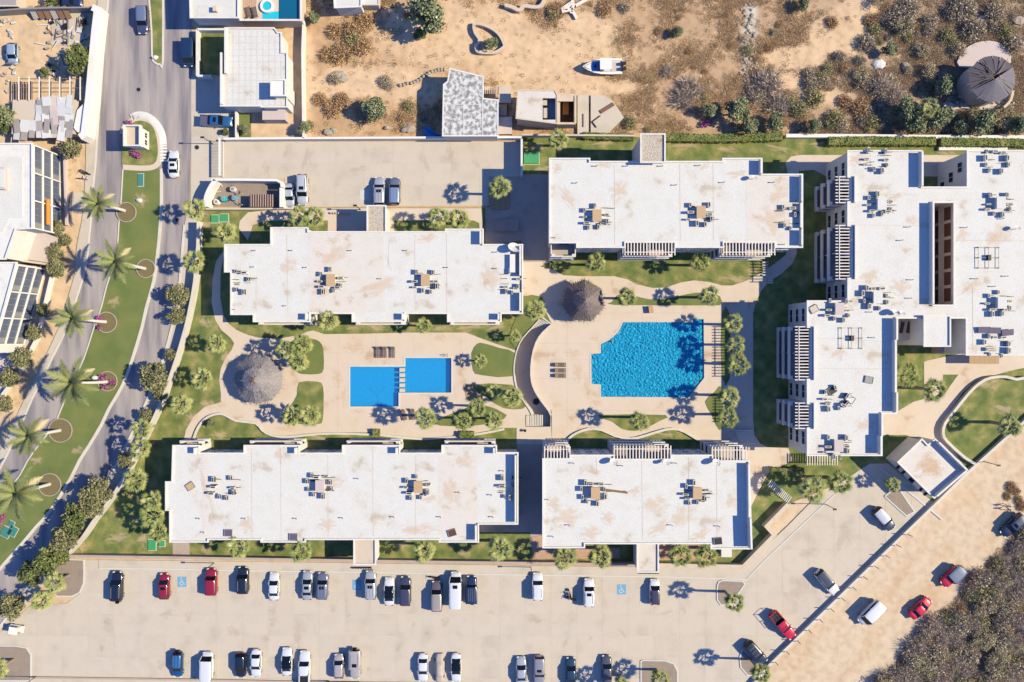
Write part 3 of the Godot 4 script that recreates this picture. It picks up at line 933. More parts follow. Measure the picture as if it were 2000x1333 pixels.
	for i in 3:
		var c := P(1890, 322 + i * 13, 9.86)
		window(b, Vector3(c.x - 0.02, 7.6 - i * 2.9, c.z), Vector3(-1, 0, 0), 1.7, 1.5)
	balconies(b, 1632, 345, 1664, 397, Vector3(-1, 0, 0), [0.1, 3.1, 6.2])
	balconies(b, 1632, 440, 1665, 546, Vector3(-1, 0, 0), [0.1, 3.1, 6.2], true, true)
	balconies(b, 1553, 638, 1586, 743, Vector3(-1, 0, 0), [0.1, 3.1, 6.2], true, true)
	balconies(b, 1553, 787, 1586, 838, Vector3(-1, 0, 0), [0.1, 3.1, 6.2])
	seams(b, [[1660, 380, 1796, 381], [1668, 440, 1812, 441], [1866, 470, 2040, 471], [1582, 660, 1740, 668], [1582, 720, 1742, 721], [1900, 560, 1901, 688], [1700, 300, 1701, 340]], 9.86)
	for q in [[1750, 385, 26, 10], [1675, 310, 30, 14], [1900, 560, 40, 16], [1880, 460, 24, 16], [1905, 680, 20, 14], [1780, 430, 20, 14], [1700, 540, 30, 20], [1640, 690, 26, 20], [1950, 460, 50, 30], [1760, 560, 30, 24], [1690, 830, 30, 18]]:
		stain(b, q[0], q[1], q[2], q[3], 9.88 + rng.randf() * 0.03, "stain", rng.randf())
	block(b, "gallery_roof", [1750, 623, 1805, 622, 1805, 660, 1750, 668], 0.0, 5.4, M.beige_wall)
	for i in 3:
		st = ST()
		var q := P(1762 + i * 13.5, 640, 5.45)
		box(st, q, Vector3(0.6, 0.08, 1.9), -0.2)
		obj("gallery_opening", st, M.brown, b)
	block(b, "lower_terrace", [1857, 622, 1887, 622, 1887, 690, 1834, 690, 1834, 676, 1857, 676], 0.0, 2.6, M.paving_dark)
	b = tower("stair_tower", "white stair tower in the courtyard notch of the large east block", 1806, 619, 1854, 675, 10.6, M.roof_white)
	b = building("apartment_building", "white two-storey apartment block along the west half of the parking", [340, 872, 388, 872, 388, 887, 479, 887, 479, 872, 583, 872, 583, 887, 671, 887, 671, 872, 779, 872, 779, 887, 865, 887, 865, 872, 968, 872, 968, 886, 1010, 886, 1010, 1022, 933, 1022, 933, 1057, 860, 1057, 860, 1052, 595, 1052, 595, 1057, 512, 1057, 512, 1052, 405, 1052, 405, 1057, 334, 1057, 334, 995, 326, 995, 326, 943, 338, 943], 6.0, [[1007, 888, 1007, 1020], [930, 1024, 930, 1055], [385, 874, 385, 886], [580, 874, 580, 886], [776, 874, 776, 886], [965, 874, 965, 886]], M.roof_white, M.render)
	for q in [[341, 387], [480, 582], [672, 778], [866, 967]]:
		balconies(b, q[0], 864, q[1], 878, Vector3(0, 0, -1), [0.1, 3.0], false)
	for q in [360, 440, 480, 550, 630, 665, 760, 800, 840, 895]:
		for y in [1.5, 4.4]:
			window(b, P(q, 1057 if q < 405 or q > 860 or (q > 512 and q < 595) else 1052, 6.0) * Vector3(1, 0, 1) + Vector3(0, y, 0.03), Vector3(0, 0, 1), 1.5, 1.3)
	for q in [405, 440, 600, 640, 800, 840, 985]:
		window(b, P(q, 887, 6.0) * Vector3(1, 0, 1) + Vector3(0, 4.3, -0.02), Vector3(0, 0, -1), 1.9, 1.4)
		window(b, P(q, 887, 6.0) * Vector3(1, 0, 1) + Vector3(0, 1.4, -0.02), Vector3(0, 0, -1), 1.9, 1.4)
	seams(b, [[491, 876, 492, 1050], [548, 876, 549, 1050], [640, 890, 641, 1048], [728, 876, 729, 1048], [812, 890, 812, 1048]], 6.0)
	membrane(b, [396, 890, 407, 890, 407, 1049, 396, 1049], 6.0)
	membrane(b, [856, 890, 932, 890, 932, 1048, 856, 1048], 6.0)
	for q in [[815, 1035, 60, 16], [480, 1025, 20, 26], [640, 1025, 26, 18], [880, 960, 30, 40], [640, 945, 60, 16], [403, 960, 8, 80], [545, 890, 14, 26], [905, 900, 30, 20], [1000, 960, 14, 30], [840, 975, 24, 10]]:
		stain(b, q[0], q[1], q[2], q[3], 6.02 + rng.randf() * 0.03, "stain", rng.randf() * 0.4)
	b = building("apartment_building", "white apartment block with pergolas south of the large pool", [1062, 898, 1115, 898, 1115, 891, 1198, 891, 1198, 899, 1312, 899, 1312, 891, 1390, 891, 1390, 902, 1461, 902, 1466, 1070, 1390, 1070, 1390, 1060, 1140, 1060, 1140, 1068, 1062, 1068], 9.4, [[1459, 905, 1460, 1008], [1460, 1008, 1462, 1068, 0.3, 2.0]], M.roof_white, M.render)
	balconies(b, 1063, 872, 1114, 898, Vector3(0, 0, -1), [0.1, 3.1, 6.2])
	balconies(b, 1199, 871, 1311, 899, Vector3(0, 0, -1), [0.1, 3.1, 6.2], true, true)
	balconies(b, 1391, 873, 1458, 901, Vector3(0, 0, -1), [0.1, 3.1, 6.2])
	for x in [1130, 1155, 1180, 1328, 1350, 1376]:
		for y in [1.6, 4.7, 7.8]:
			window(b, P(x, 891, 9.4) * Vector3(1, 0, 1) + Vector3(0, y, -0.02), Vector3(0, 0, -1), 1.2, 1.3)
	seams(b, [[1165, 894, 1166, 930], [1254, 902, 1255, 1055], [1345, 894, 1346, 1056], [1400, 906, 1401, 1056]], 9.4)
	for q in [[1083, 985, 22, 22], [1280, 985, 46, 26], [1155, 1042, 30, 20], [1370, 1045, 30, 14], [1188, 1012, 20, 20], [1110, 1010, 40, 30], [1330, 1010, 40, 30], [1290, 1030, 40, 16], [1430, 980, 20, 24], [1240, 960, 20, 14]]:
		stain(b, q[0], q[1], q[2], q[3], 9.42 + rng.randf() * 0.03, "stain", rng.randf())
	for x in [1080, 1110, 1160, 1190, 1220, 1310, 1350, 1410, 1440]:
		for y in [1.6, 4.7, 7.8]:
			window(b, P(x, 1060 if x > 1140 and x < 1390 else 1069, 9.4) * Vector3(1, 0, 1) + Vector3(0, y, 0.03), Vector3(0, 0, 1), 1.4, 1.3)
	b = building("gate_lodge", "square white service building set at an angle beside the dirt road", [1800, 860, 1811, 872, 1826, 860, 1886, 918, 1824, 971, 1755, 903], 5.0, [[1828, 863, 1883, 917, 0.3, 1.2], [1882, 919, 1825, 968, 0.3, 1.0]], M.roof_warm, M.render, 0.3, [], "service building")
	for i in 5:
		stain(b, 1808 + i * 6, 905 + i * 4, 36 - i * 4, 26 - i * 2, 5.02 + i * 0.005, "stain", 0.7)
	for q in [[0.15, 0.3], [0.8, 0.93], [0.5, 0.56]]:
		st = ST()
		for t in q:
			var p := P(1755, 903, 5.0).lerp(P(1824, 971, 5.0), t)
			box(st, Vector3(p.x, 3.4, p.z) + Vector3(-0.12, 0, 0.12), Vector3(0.3, 0.5, 0.9), -0.78)
		obj("wall_vent", st, M.dark_metal, b)
	# stair towers and entrance roofs that join the blocks to their walks
	b = tower("entrance_tower", "pale flat-roofed entrance tower north of the west block", 719, 404, 752, 454, 5.2, M.roof_dirty)
	b = tower("entrance_tower", "tall pale stair tower on the north side of the pergola block", 1253, 264, 1297, 316, 11.2, M.roof_dirty)
	b = tower("entrance_porch", "tan flat-roofed entrance porch of the parking-side west block", 693, 1053, 732, 1101, 5.0, M.tan, "porch")
	b = tower("entrance_porch", "pale entrance porch of the pergola block by the parking", 1246, 1063, 1284, 1116, 5.6, M.roof_warm, "porch")
	# slatted screens of dark rails outside the porches
	# thatched huts
	palapa(503, 741, 50, 4.6, 9, "large round thatched hut beside the twin small pools")
	palapa(1140, 588, 43, 5.6, 7, "angular dark thatched hut beside the large pool")
	# boundary walls
	wall("boundary_wall", "long white wall between the road pavement and the west lawn", smooth(PL(WALL_R, 2.0), false, 2), 0.42, 2.0, M.kerb)
	wall("boundary_wall", "grey retaining wall between the gardens and the parking", PL([128, 1087, 335, 1090, 690, 1096, 692, 1096], 1.5), 0.45, 1.5, M.paving_dark)
	wall("boundary_wall", "retaining wall of the garden between the two porches by the parking", PL([735, 1097, 1037, 1101, 1245, 1104], 1.5), 0.45, 1.5, M.paving_dark)
	wall("boundary_wall", "angled garden wall at the corner where the parking turns", PL([1286, 1105, 1452, 1108, 1513, 1046, 1498, 1029, 1540, 986], 1.5), 0.7, 1.5, M.tan)
	wall("boundary_wall", "white wall between the north lots and the upper parking", PL([436, 271, 560, 270, 985, 268, 1019, 268], 1.6), 0.35, 1.6, M.wall_white)
	wall("boundary_wall", "blue shaded wall at the east end of the upper parking", PL([1019, 271, 1019, 343], 2.6), 0.35, 2.6, M.render)
	wall("boundary_wall", "white wall along the north edge of the resort gardens", PL([1536, 265, 1620, 265, 1830, 267, 2045, 268], 1.2), 0.6, 1.2, M.wall_white)
	wall("boundary_wall", "thin garden wall below the unfinished house", PL([1019, 263, 1240, 265], 1.6), 0.3, 1.6, M.beige_wall)
	wall("boundary_wall", "pale retaining wall with thin posts beside the dirt road", PL([1466, 1345, 1501, 1303, 1722, 1088, 1828, 986, 1888, 927, 1970, 853, 2040, 790], 0.85), 0.45, 0.85, M.kerb)
	for i in 14:
		var t := i / 13.0
		var c := P(1490, 1312).lerp(P(1770, 1043), t)
		st = ST()
		tube(st, c + Vector3(0.1, 0, 0), c + Vector3(0.1, 2.3, 0), 0.08, 0.07)
		tag(obj("fence_post", st, M.grey_metal), "thin grey post on the retaining wall beside the dirt road", "post", "posts on the retaining wall")
	wall("garden_kerb", "curved white kerb of the path round the south-west planter", smooth(PL([376, 866, 383, 845, 393, 827, 408, 814, 430, 808, 446, 814, 462, 822, 500, 827, 512, 840, 530, 850, 560, 854, 600, 850, 650, 847, 745, 850, 830, 858, 935, 848, 985, 838]), false, 2), 0.35, 0.4, M.kerb)
	wall("garden_kerb", "wavy kerb between the large-pool terrace and the south lawn", smooth(PL([1106, 866, 1112, 856, 1126, 846, 1150, 838, 1175, 840, 1200, 851, 1232, 857, 1260, 851, 1300, 839, 1325, 839, 1348, 850, 1374, 866]), false, 2), 0.4, 0.45, M.kerb)
	wall("garden_kerb", "curved kerb round the green lawn in the south-east garden", smooth(PL([2000, 737, 1980, 741, 1960, 736, 1930, 738, 1908, 749, 1888, 768, 1862, 800, 1842, 826, 1838, 846, 1846, 862, 1880, 893, 1900, 905]), false, 2), 0.45, 0.95, M.kerb)
	wall("terrace_wall", "curved parapet of the large-pool terrace above the sunken passage", smooth(PL([1078, 634, 1060, 650, 1047, 670, 1039, 700, 1037, 732, 1041, 755, 1050, 773, 1062, 790, 1072, 803, 1076, 812], 0.9), false, 2), 0.25, 0.75, M.kerb)
	wall("terrace_wall", "low curved kerb of the small-pool terrace above the sunken passage", smooth(PL([1054, 624, 1039, 641, 1021, 661, 1011, 681, 1005, 706, 1004, 730, 1008, 755, 1018, 776, 1034, 800, 1039, 811]), false, 2), 0.2, 0.25, M.kerb)
	# steps
	var s := thing("garden_steps", "curved flight of pale steps down from the thatched hut to the passage", "steps", P(1058, 640))
	for i in 12:
		var t := i / 11.0
		var a := P(1059, 620).lerp(P(1034, 649), t)
		var c := P(1077, 634).lerp(P(1050, 662), t)
		st = ST()
		var y := 0.05 - 1.6 * t
		bar(st, a * Vector3(1, 0, 1) + Vector3(0, y - 0.06, 0), c * Vector3(1, 0, 1) + Vector3(0, y - 0.06, 0), 0.24, 0.12)
		obj("step", st, M.kerb, s)
	s = thing("garden_steps", "straight flight of steps at the south end of the sunken passage", "steps", P(1050, 822))
	for i in 13:
		st = ST()
		box(st, P(1029 + i * 3.4, 822.5) + Vector3(0, 0.0 - i * 0.12, 0), Vector3(0.2, 0.12, 1.9))
		obj("step", st, M.kerb, s)
	s = thing("garden_steps", "shaded broad steps between the pool terrace and the east lawn", "steps", P(1450, 850))
	for i in 7:
		st = ST()
		box(st, P(1451 + i * 1.5, 841 + i * 4.2) + Vector3(0, 0.5 - i * 0.06, 0), Vector3(3.3 - i * 0.1, 0.12, 0.3))
		obj("step", st, M.kerb, s)
	s = thing("garden_steps", "slanting flight of white steps down to the angled parking", "steps", P(1520, 960))
	for i in 15:
		st = ST()
		var p := P(1501 + i * 2.9, 942 + i * 2.5)
		box(st, p + Vector3(0, 0.75 - i * 0.045, 0), Vector3(0.13, 0.12, 1.3), -0.6)
		obj("step", st, M.wall_white, s)
	s = thing("garden_steps", "broad shaded steps beside the planted bed of the upper parking", "steps", P(985, 440))
	for i in 11:
		st = ST()
		box(st, P(964 + i * 4.6, 441) + Vector3(0, 0.16 + i * 0.05, 0), Vector3(0.34, 0.12, 2.1))
		obj("step", st, M.paving_dark, s)
	s = thing("stepping_bridge", "short pale slatted bridge over the curving garden path", "footbridge", P(1495, 525))
	for i in 6:
		st = ST()
		box(st, P(1494, 513 + i * 5) + Vector3(0, 0.35, 0), Vector3(1.0, 0.12, 0.28))
		obj("plank", st, M.kerb, s)
	for i in 4:
		st = ST()
		box(st, P(1504, 541 + i * 4) + Vector3(0, 0.35, 0), Vector3(0.9, 0.12, 0.26))
		obj("plank", st, M.kerb, s)
	s = thing("pergola", "low white slatted pergola at the south end of the large east block", "pergola", P(1595, 896))
	for i in 13:
		st = ST()
		box(st, P(1568 + i * 4.8, 896) + Vector3(0, 2.4, 0), Vector3(0.12, 0.16, 1.7))
		obj("slat", st, M.white_wood, s)
	for i in 4:
		st = ST()
		box(st, P(1567 + i * 19.5, 904) + Vector3(0, 1.15, 0), Vector3(0.14, 2.3, 0.14))
		obj("post", st, M.white_wood, s)
	s = thing("pergola", "pale slatted porch roof under the east block beside the courtyard", "pergola", P(1907, 702))
	for i in 24:
		st = ST()
		box(st, P(1880 + i * 2.4, 702) + Vector3(0, 2.5, 0), Vector3(0.17, 0.1, 1.5))
		obj("slat", st, M.wood_pale, s)
	# gate, yard
	s = thing("sliding_gate", "white barred vehicle gate of the upper parking", "gate", P(430, 312))
	for i in 25:
		st = ST()
		box(st, P(436, 277 + i * 2.85) + Vector3(0, 1.05, 0), Vector3(0.07, 2.0, 0.07))
		obj("bar", st, M.white_paint, s)
	for y in [0.15, 2.05]:
		st = ST()
		box(st, P(436, 311) + Vector3(0, y, 0), Vector3(0.3 if y > 1 else 0.1, 0.12, 6.4))
		obj("rail", st, M.white_paint, s)
	wall("yard_wall", "curved thick white wall round the utility yard", smooth(PL([401, 404, 402, 385, 410, 366, 420, 352], 2.6), false, 3), 0.7, 2.6, M.wall_white)
	wall("yard_wall", "straight white north wall of the utility yard", PL([412, 351, 470, 351, 540, 352, 549, 357, 550, 366], 2.6), 0.4, 2.6, M.wall_white)
	wall("yard_wall", "short white east wall of the utility yard", PL([549, 367, 549, 405], 2.6), 0.6, 2.6, M.wall_white)
	wall("yard_wall", "low pale south wall of the utility yard", PL([401, 408, 480, 408, 575, 407], 1.2), 0.3, 1.2, M.beige_wall)
	sheet("yard_floor", [PL([404, 404, 405, 385, 414, 366, 424, 355, 545, 356, 545, 404])], 0.04, M.gravel, false)
	s = thing("utility_shed", "purple-brown corrugated shed roof inside the utility yard", "shed", P(507, 392))
	st = ST()
	prism(st, PL([487, 380, 534, 380, 534, 405, 487, 405], 1.9), 1.8, 1.9)
	obj("roof", st, M.brown, s)
	for i in 10:
		st = ST()
		box(st, P(490 + i * 4.7, 392, 1.95), Vector3(0.08, 0.08, 2.1))
		obj("roof_rib", st, M.pink, s)
	st = ST()
	prism(st, PL([490, 382, 531, 382, 531, 403, 490, 403], 1.8), 0.0, 1.8)
	obj("wall", st, M.beige_wall, s)
	var junk := [["water_tank", "round pale blue tank lying in the utility yard", "tank", 457, 371, "sheet_white"], ["plastic_barrel", "turquoise barrel among the clutter of the utility yard", "barrel", 439, 390, "turquoise"], ["plastic_barrel", "light blue barrel beside the shed in the utility yard", "barrel", 460, 388, "disabled_blue"], ["plastic_barrel", "white barrel by the curved wall of the utility yard", "barrel", 425, 396, "white_paint"]]
	for j in junk:
		s = thing(j[0], j[1], j[2], P(j[3], j[4]))
		st = ST()
		tube(st, Vector3(0, 0.04, 0), Vector3(0, 0.95, 0), 0.5, 0.45, 10)
		obj("drum", st, M[j[5]], s, true)
		st = ST()
		tube(st, Vector3(0, 0.95, 0), Vector3(0, 1.0, 0), 0.3, 0.28, 10)
		obj("lid", st, M.grey_metal, s, true)
	for i in 16:
		st = ST()
		var c := P(rng.randf_range(415, 485), rng.randf_range(360, 402))
		bar(st, c + Vector3(-rng.randf() * 0.9, 0.1, -rng.randf_range(-0.6, 0.6)), c + Vector3(0.6, rng.randf_range(0.2, 0.9), 0.4), 0.14, 0.1)
		tag(obj("plank", st, [M.wood, M.tan, M.grey_metal, M.white_wood][i % 4]), "loose plank or bar in the cluttered utility yard", "plank", "loose planks in the utility yard")
	# hedges
	hedge("hedge", "bushy green hedge along the lane behind the pergola block", [1300, 267, 1380, 269, 1460, 268, 1530, 266], 1.4, 1.5)
	hedge("hedge", "clipped hedge behind the large east block, western half", [1620, 275, 1700, 274, 1830, 275], 1.5, 1.6)
	hedge("hedge", "clipped hedge behind the large east block, eastern half", [1840, 276, 1920, 277, 2045, 279], 1.5, 1.6)
	hedge("hedge", "low scrubby hedge on the thin wall below the unfinished house", [1140, 264, 1190, 266, 1238, 267], 1.2, 1.2)
	hedge("hedge", "clipped hedge beside the two palms at the angled parking", [1508, 921, 1540, 923, 1572, 922], 1.3, 1.4)
	hedge("hedge", "small square clipped hedge on the kerb below the small square pool", [727, 846, 741, 846], 1.2, 1.1)
	hedge("hedge", "low square clipped hedge on the kerb below the rectangular pool", [897, 850, 926, 850], 1.2, 1.1)
	st = ST()
	box(st, P(1900, 291, 0.3) , Vector3(11.8, 0.6, 0.6))
	tag(obj("planter", st, M.wall_white), "long pale planter box between the hedge and the east block", "planter")
	# gatehouse island in the road
	var isl := PL([238, 325, 239, 262, 244, 247, 258, 236, 276, 233, 294, 240, 304, 256, 307, 280, 307, 312, 300, 325, 280, 328])
	sheet("planted_island", [isl], 0.13, M.lawn, false, 0.1)
	st = ST()
	line(st, smooth(PL([239, 262, 244, 247, 258, 235, 276, 231, 296, 238, 308, 256, 313, 285, 312, 310, 304, 324, 285, 329, 240, 327]), false, 3), 0.9, 0.0, 0.14)
	struct(obj("island_path", st, M.paving))
	var pave := thing("tiled_border", "row of pale tiles round the gatehouse island", "paving border", P(312, 270))
	var arc := smooth(PL([258, 229, 272, 225, 290, 229, 306, 243, 316, 262, 319, 285, 319, 318]), false, 6)
	for i in range(0, arc.size() - 1):
		st = ST()
		box(st, v3(arc[i], 0.1), Vector3(1.2, 0.14, 0.34), -(arc[i + 1] - arc[i]).angle() + PI / 2)
		obj("tile", st, M.wall_white, pave)
	b = building("gatehouse", "small square gatehouse with open roof on the road island", [247, 249, 275, 249, 275, 285, 247, 285], 3.4, [], M.tan, M.render, 0.9, [], "gatehouse")
	for w in [0, 1]:
		window(b, P(275, 260 + w * 14, 3.4) * Vector3(1, 0, 1) + Vector3(0.03, 1.6, 0), Vector3(1, 0, 0), 0.9, 1.1)
	flowers([[252, 243, 10], [246, 256, 7], [270, 304, 10], [262, 300, 8]], "bougainvillea", "magenta bougainvillea on the gatehouse island")
	# round flower beds of the median
	for q in [[247, 415, 19, "brown flower bed round the northernmost coconut palm of the median"], [285, 525, 18, "flower bed at the foot of the second coconut palm of the median"], [208, 630, 20, "flower bed at the foot of the third coconut palm of the median"], [210, 745, 19, "magenta flower bed at the foot of the fourth coconut palm of the median"], [118, 841, 23, "reddish flower bed round the fifth coconut palm of the median"], [97, 947, 22, "brown flower bed round the southernmost coconut palm of the median"]]:
		s = thing("flower_bed", q[3], "flower bed", P(q[0], q[1]))
		st = ST()
		top(st, circle(q[0], q[1], q[2], 20), 0.15)
		obj("soil", st, M.bed_soil, s)
		st = ST()
		var ring := circle(q[0], q[1], q[2], 20)
		ring.append(ring[0])
		line(st, ring, 0.14, 0.0, 0.26)
		obj("border", st, M.paving_dark, s)
	flowers([[203, 738, 10], [220, 748, 9], [206, 755, 8]], "bougainvillea", "magenta flowers in the fourth round bed of the median")
	flowers([[195, 622, 7], [196, 640, 6]], "bougainvillea", "purple flowers in the third round bed of the median")
	flowers([[5, 1010, 9], [-2, 1018, 9]], "bougainvillea", "magenta flowers beside the teal covers on the median")
	flowers([[1375, 244, 9], [1385, 240, 7]], "bougainvillea", "magenta bougainvillea behind the bushy green hedge")

func seams(root: Node3D, lines_px: Array, h: float) -> void:
	for q in lines_px:
		var st := ST()
		line(st, PL(q, h), 0.07, h, h + 0.02)
		obj("roof_seam", st, M.tan, root)

func membrane(root: Node3D, px: Array, h: float) -> void:
	var st := ST()
	top(st, PL(px, h), h + 0.012)
	obj("roof_membrane", st, M.roof_warm, root)

func wall(called: String, label: String, pts: PackedVector2Array, w: float, h: float, m: Material) -> void:
	var st := ST()
	line(st, pts, w, -0.06, h)
	tag(obj(called, st, m), label, "kerb" if called == "garden_kerb" else "wall")

func pool(called: String, label: String, polys: Array, depth: float, rippled: bool, _c: Array) -> void:
	var p := PL(polys[0])
	var c := Vector2.ZERO
	for v in p:
		c += v / p.size()
	var root := thing(called, label, "swimming pool", v3(c, 0))
	var st := ST()
	top(st, p, depth)
	obj("pool_floor", st, M.pool_tile, root)
	st = ST()
	sides(st, p, depth, 0.068)
	obj("pool_wall", st, M.pool_tile, root)
	st = ST()
	top(st, p, -0.12)
	obj("water", st, M.rippled_water if rippled else M.water, root)
	st = ST()
	var q := p.duplicate()
	q.append(p[0])
	line(st, q, 0.3, 0.0, 0.1)
	obj("coping", st, M.kerb if not rippled else M.paving, root)

func palapa(px: float, py: float, r: float, h: float, n: int, label: String) -> void:
	var c := P(px, py, h * 0.6)
	c.y = 0
	var root := thing("palapa", label, "thatched hut", c)
	var R := r * S * 0.97
	var tiers := [[R, h * 0.5, R * 0.36, h * 0.93], [R * 0.5, h * 0.93, R * 0.05, h * 1.16]]
	for t in 2:
		var q = tiers[t]
		var st := ST()
		for i in n:
			var a0 := TAU * i / n + 0.3
			var a1 := TAU * (i + 1) / n + 0.3
			for k in 4:
				var f0 := k / 4.0
				var f1 := (k + 1) / 4.0
				var r0: float = lerpf(q[0], q[2], f0)
				var r1: float = lerpf(q[0], q[2], f1)
				var y0: float = lerpf(q[1], q[3], f0)
				var y1: float = lerpf(q[1], q[3], f1) 
				var d0 := Vector3(cos(a0), 0, sin(a0))
				var d1 := Vector3(cos(a1), 0, sin(a1))
				quad(st, d0 * r0 + Vector3(0, y0, 0), d1 * r0 + Vector3(0, y0, 0), d1 * r1 + Vector3(0, y1, 0), d0 * r1 + Vector3(0, y1, 0))
		obj("thatched_roof" if t == 0 else "thatched_cap", st, M.thatch_dark if n < 8 else M.thatch, root, true)
	var st := ST()
	for i in 1500:   # loose strands of palm leaf lying down the slope
		var a := rng.randf() * TAU
		var up := rng.randf() < 0.2
		var q = tiers[1] if up else tiers[0]
		var f := rng.randf_range(-0.04, 0.9)
		var k := (cos(PI / n) / cos(fmod(a - 0.3 + TAU, TAU / n) - PI / n))
		var rr: float = lerpf(q[0], q[2], f) * k
		var y: float = lerpf(q[1], q[3], f) + 0.06
		var d := Vector3(cos(a), 0, sin(a))
		var sl: Vector3 = (d * (q[0] - q[2]) + Vector3(0, q[1] - q[3], 0)).normalized()
		var p := d * rr + Vector3(0, y, 0)
		var side := d.cross(Vector3.UP).rotated(d, rng.randf_range(-0.5, 0.5)) * rng.randf_range(0.03, 0.07)
		tri(st, p - side, p + side, p + sl * rng.randf_range(0.4, 0.9) + Vector3(0, rng.randf_range(-0.02, 0.1), 0))
	var o := obj("thatch_strands", st, M.thatch if n > 8 else M.thatch_dark, root, true)
	o.set_meta("kind", "stuff")
	for i in 6:
		st = ST()
		var d := Vector3(cos(TAU * i / 6), 0, sin(TAU * i / 6)) * R * 0.78
		tube(st, d, d + Vector3(0, h * 0.6, 0), 0.12, 0.1)
		obj("post", st, M.wood, root, true)
	if n > 8:
		for i in 5:
			st = ST()
			var a := i * 1.3
			bar(st, Vector3(cos(a) * 0.7, h * 1.12, sin(a) * 0.7), Vector3(-cos(a) * 0.3, h * 1.2, -sin(a) * 0.5), 0.1, 0.1)
			obj("ridge_stick", st, M.wood, root, true)

func hedge(called: String, label: String, line_px: Array, w: float, h: float) -> void:
	var p := PL(line_px, h)
	var st := ST()
	var leaf := [L(150, 156, 92), L(112, 126, 66), L(146, 152, 92), L(98, 112, 60)]
	for i in p.size() - 1:
		var a := p[i]
		var b := p[i + 1]
		var n := int((b - a).length() * 70)
		var sd := (b - a).orthogonal().normalized()
		for k in n:
			var t := rng.randf()
			var u := rng.randf_range(-0.5, 0.5)
			var y := h * (1.0 - pow(rng.randf(), 3.0)) * rng.randf_range(0.93, 1.04)
			if y < h * 0.85:
				u = signf(u) * rng.randf_range(0.42, 0.54)
			var q := a.lerp(b, t) + sd * u * w * rng.randf_range(0.9, 1.05)
			leafy(st, Vector3(q.x, y, q.y), 0.2, leaf[rng.randi() % 4])
	var root := thing(called, label, "hedge", v3(p[0], 0))
	obj("leaves", st, M.leaf, root)
	st = ST()
	line(st, p, w * 0.9, 0.0, h * 0.9)
	obj("core", st, M.lawn, root)

func leafy(st: SurfaceTool, c: Vector3, s: float, col: Color) -> void:
	var d := Vector3(rng.randfn(), absf(rng.randfn()) + 0.3, rng.randfn()).normalized()
	var u := d.cross(Vector3(rng.randfn(), rng.randfn(), rng.randfn())).normalized()
	var v := d.cross(u)
	var k := s * rng.randf_range(0.7, 1.3)
	st.set_color((col * rng.randf_range(0.8, 1.15)).srgb_to_linear())
	st.add_vertex(c - u * k * 0.5)
	st.add_vertex(c + v * k * 0.45)
	st.add_vertex(c + u * k * 0.6)
	st.add_vertex(c - u * k * 0.5)
	st.add_vertex(c + u * k * 0.6)
	st.add_vertex(c - v * k * 0.45)

func flowers(spots: Array, called: String, label: String) -> void:
	for q in spots:
		var st := ST()
		for i in 110:
			var c := P(q[0] + clampf(rng.randfn(), -1.5, 1.5) * q[2] * 0.4, q[1] + clampf(rng.randfn(), -1.5, 1.5) * q[2] * 0.36, 0.0)
			leafy(st, c + Vector3(0, rng.randf_range(0.15, 0.7), 0), 0.3, L(176, 84, 160) if rng.randf() < 0.75 else L(120, 124, 78))
		tag(obj(called, st, M.leaf), label, "flowers", label)

# ---------- the neighbours
func block(root: Node3D, called: String, px: Array, y0: float, y1: float, m: Material) -> MeshInstance3D:
	var st := ST()
	prism(st, PL(px, y1), y0, y1)
	return obj(called, st, m, root)

# a facade of open loggias: floors and fins between which the glass stands back
func loggias(root: Node3D, a: Vector3, b: Vector3, out: Vector3, h: float, nf: int, nb: int) -> void:
	var dirn := (b - a).normalized()
	var l := (b - a).length()
	var yaw := -Vector2(dirn.x, dirn.z).angle()
	for f in nf + 1:
		var st := ST()
		var y := h * f / nf
		box(st, (a + b) * 0.5 + out * 0.16 + Vector3(0, y, 0), Vector3(l, 0.24, 0.32), yaw)
		obj("loggia_floor", st, M.white_paint, root)
	for i in nb + 1:
		var st := ST()
		box(st, a + dirn * (l * i / nb) + out * 0.2 + Vector3(0, h * 0.5, 0), Vector3(0.2, h - 0.25, 0.5), yaw)
		obj("loggia_fin", st, M.white_paint, root)
	for f in nf:
		for i in nb:
			var c := a + dirn * (l * (i + 0.5) / nb) + Vector3(0, h * (f + 0.5) / nf, 0)
			var st := ST()
			box(st, c + out * 0.05, Vector3(l / nb - 0.2, h / nf - 0.22, 0.08), yaw)
			obj("glass_wall", st, M.house_glass, root)
			st = ST()
			for k in 3:
				box(st, c + out * 0.12 + dirn * (l / nb) * (-0.25 + 0.25 * k), Vector3(0.06, h / nf - 0.24, 0.06), yaw)
			obj("mullion", st, M.grey_metal, root)
			if (i + f) % 2 == 0:
				st = ST()
				box(st, c + out * 0.1 + dirn * (l / nb) * 0.36, Vector3(l / nb * 0.18, h / nf - 0.26, 0.03), yaw)
				obj("curtain", st, M.grey_metal, root)

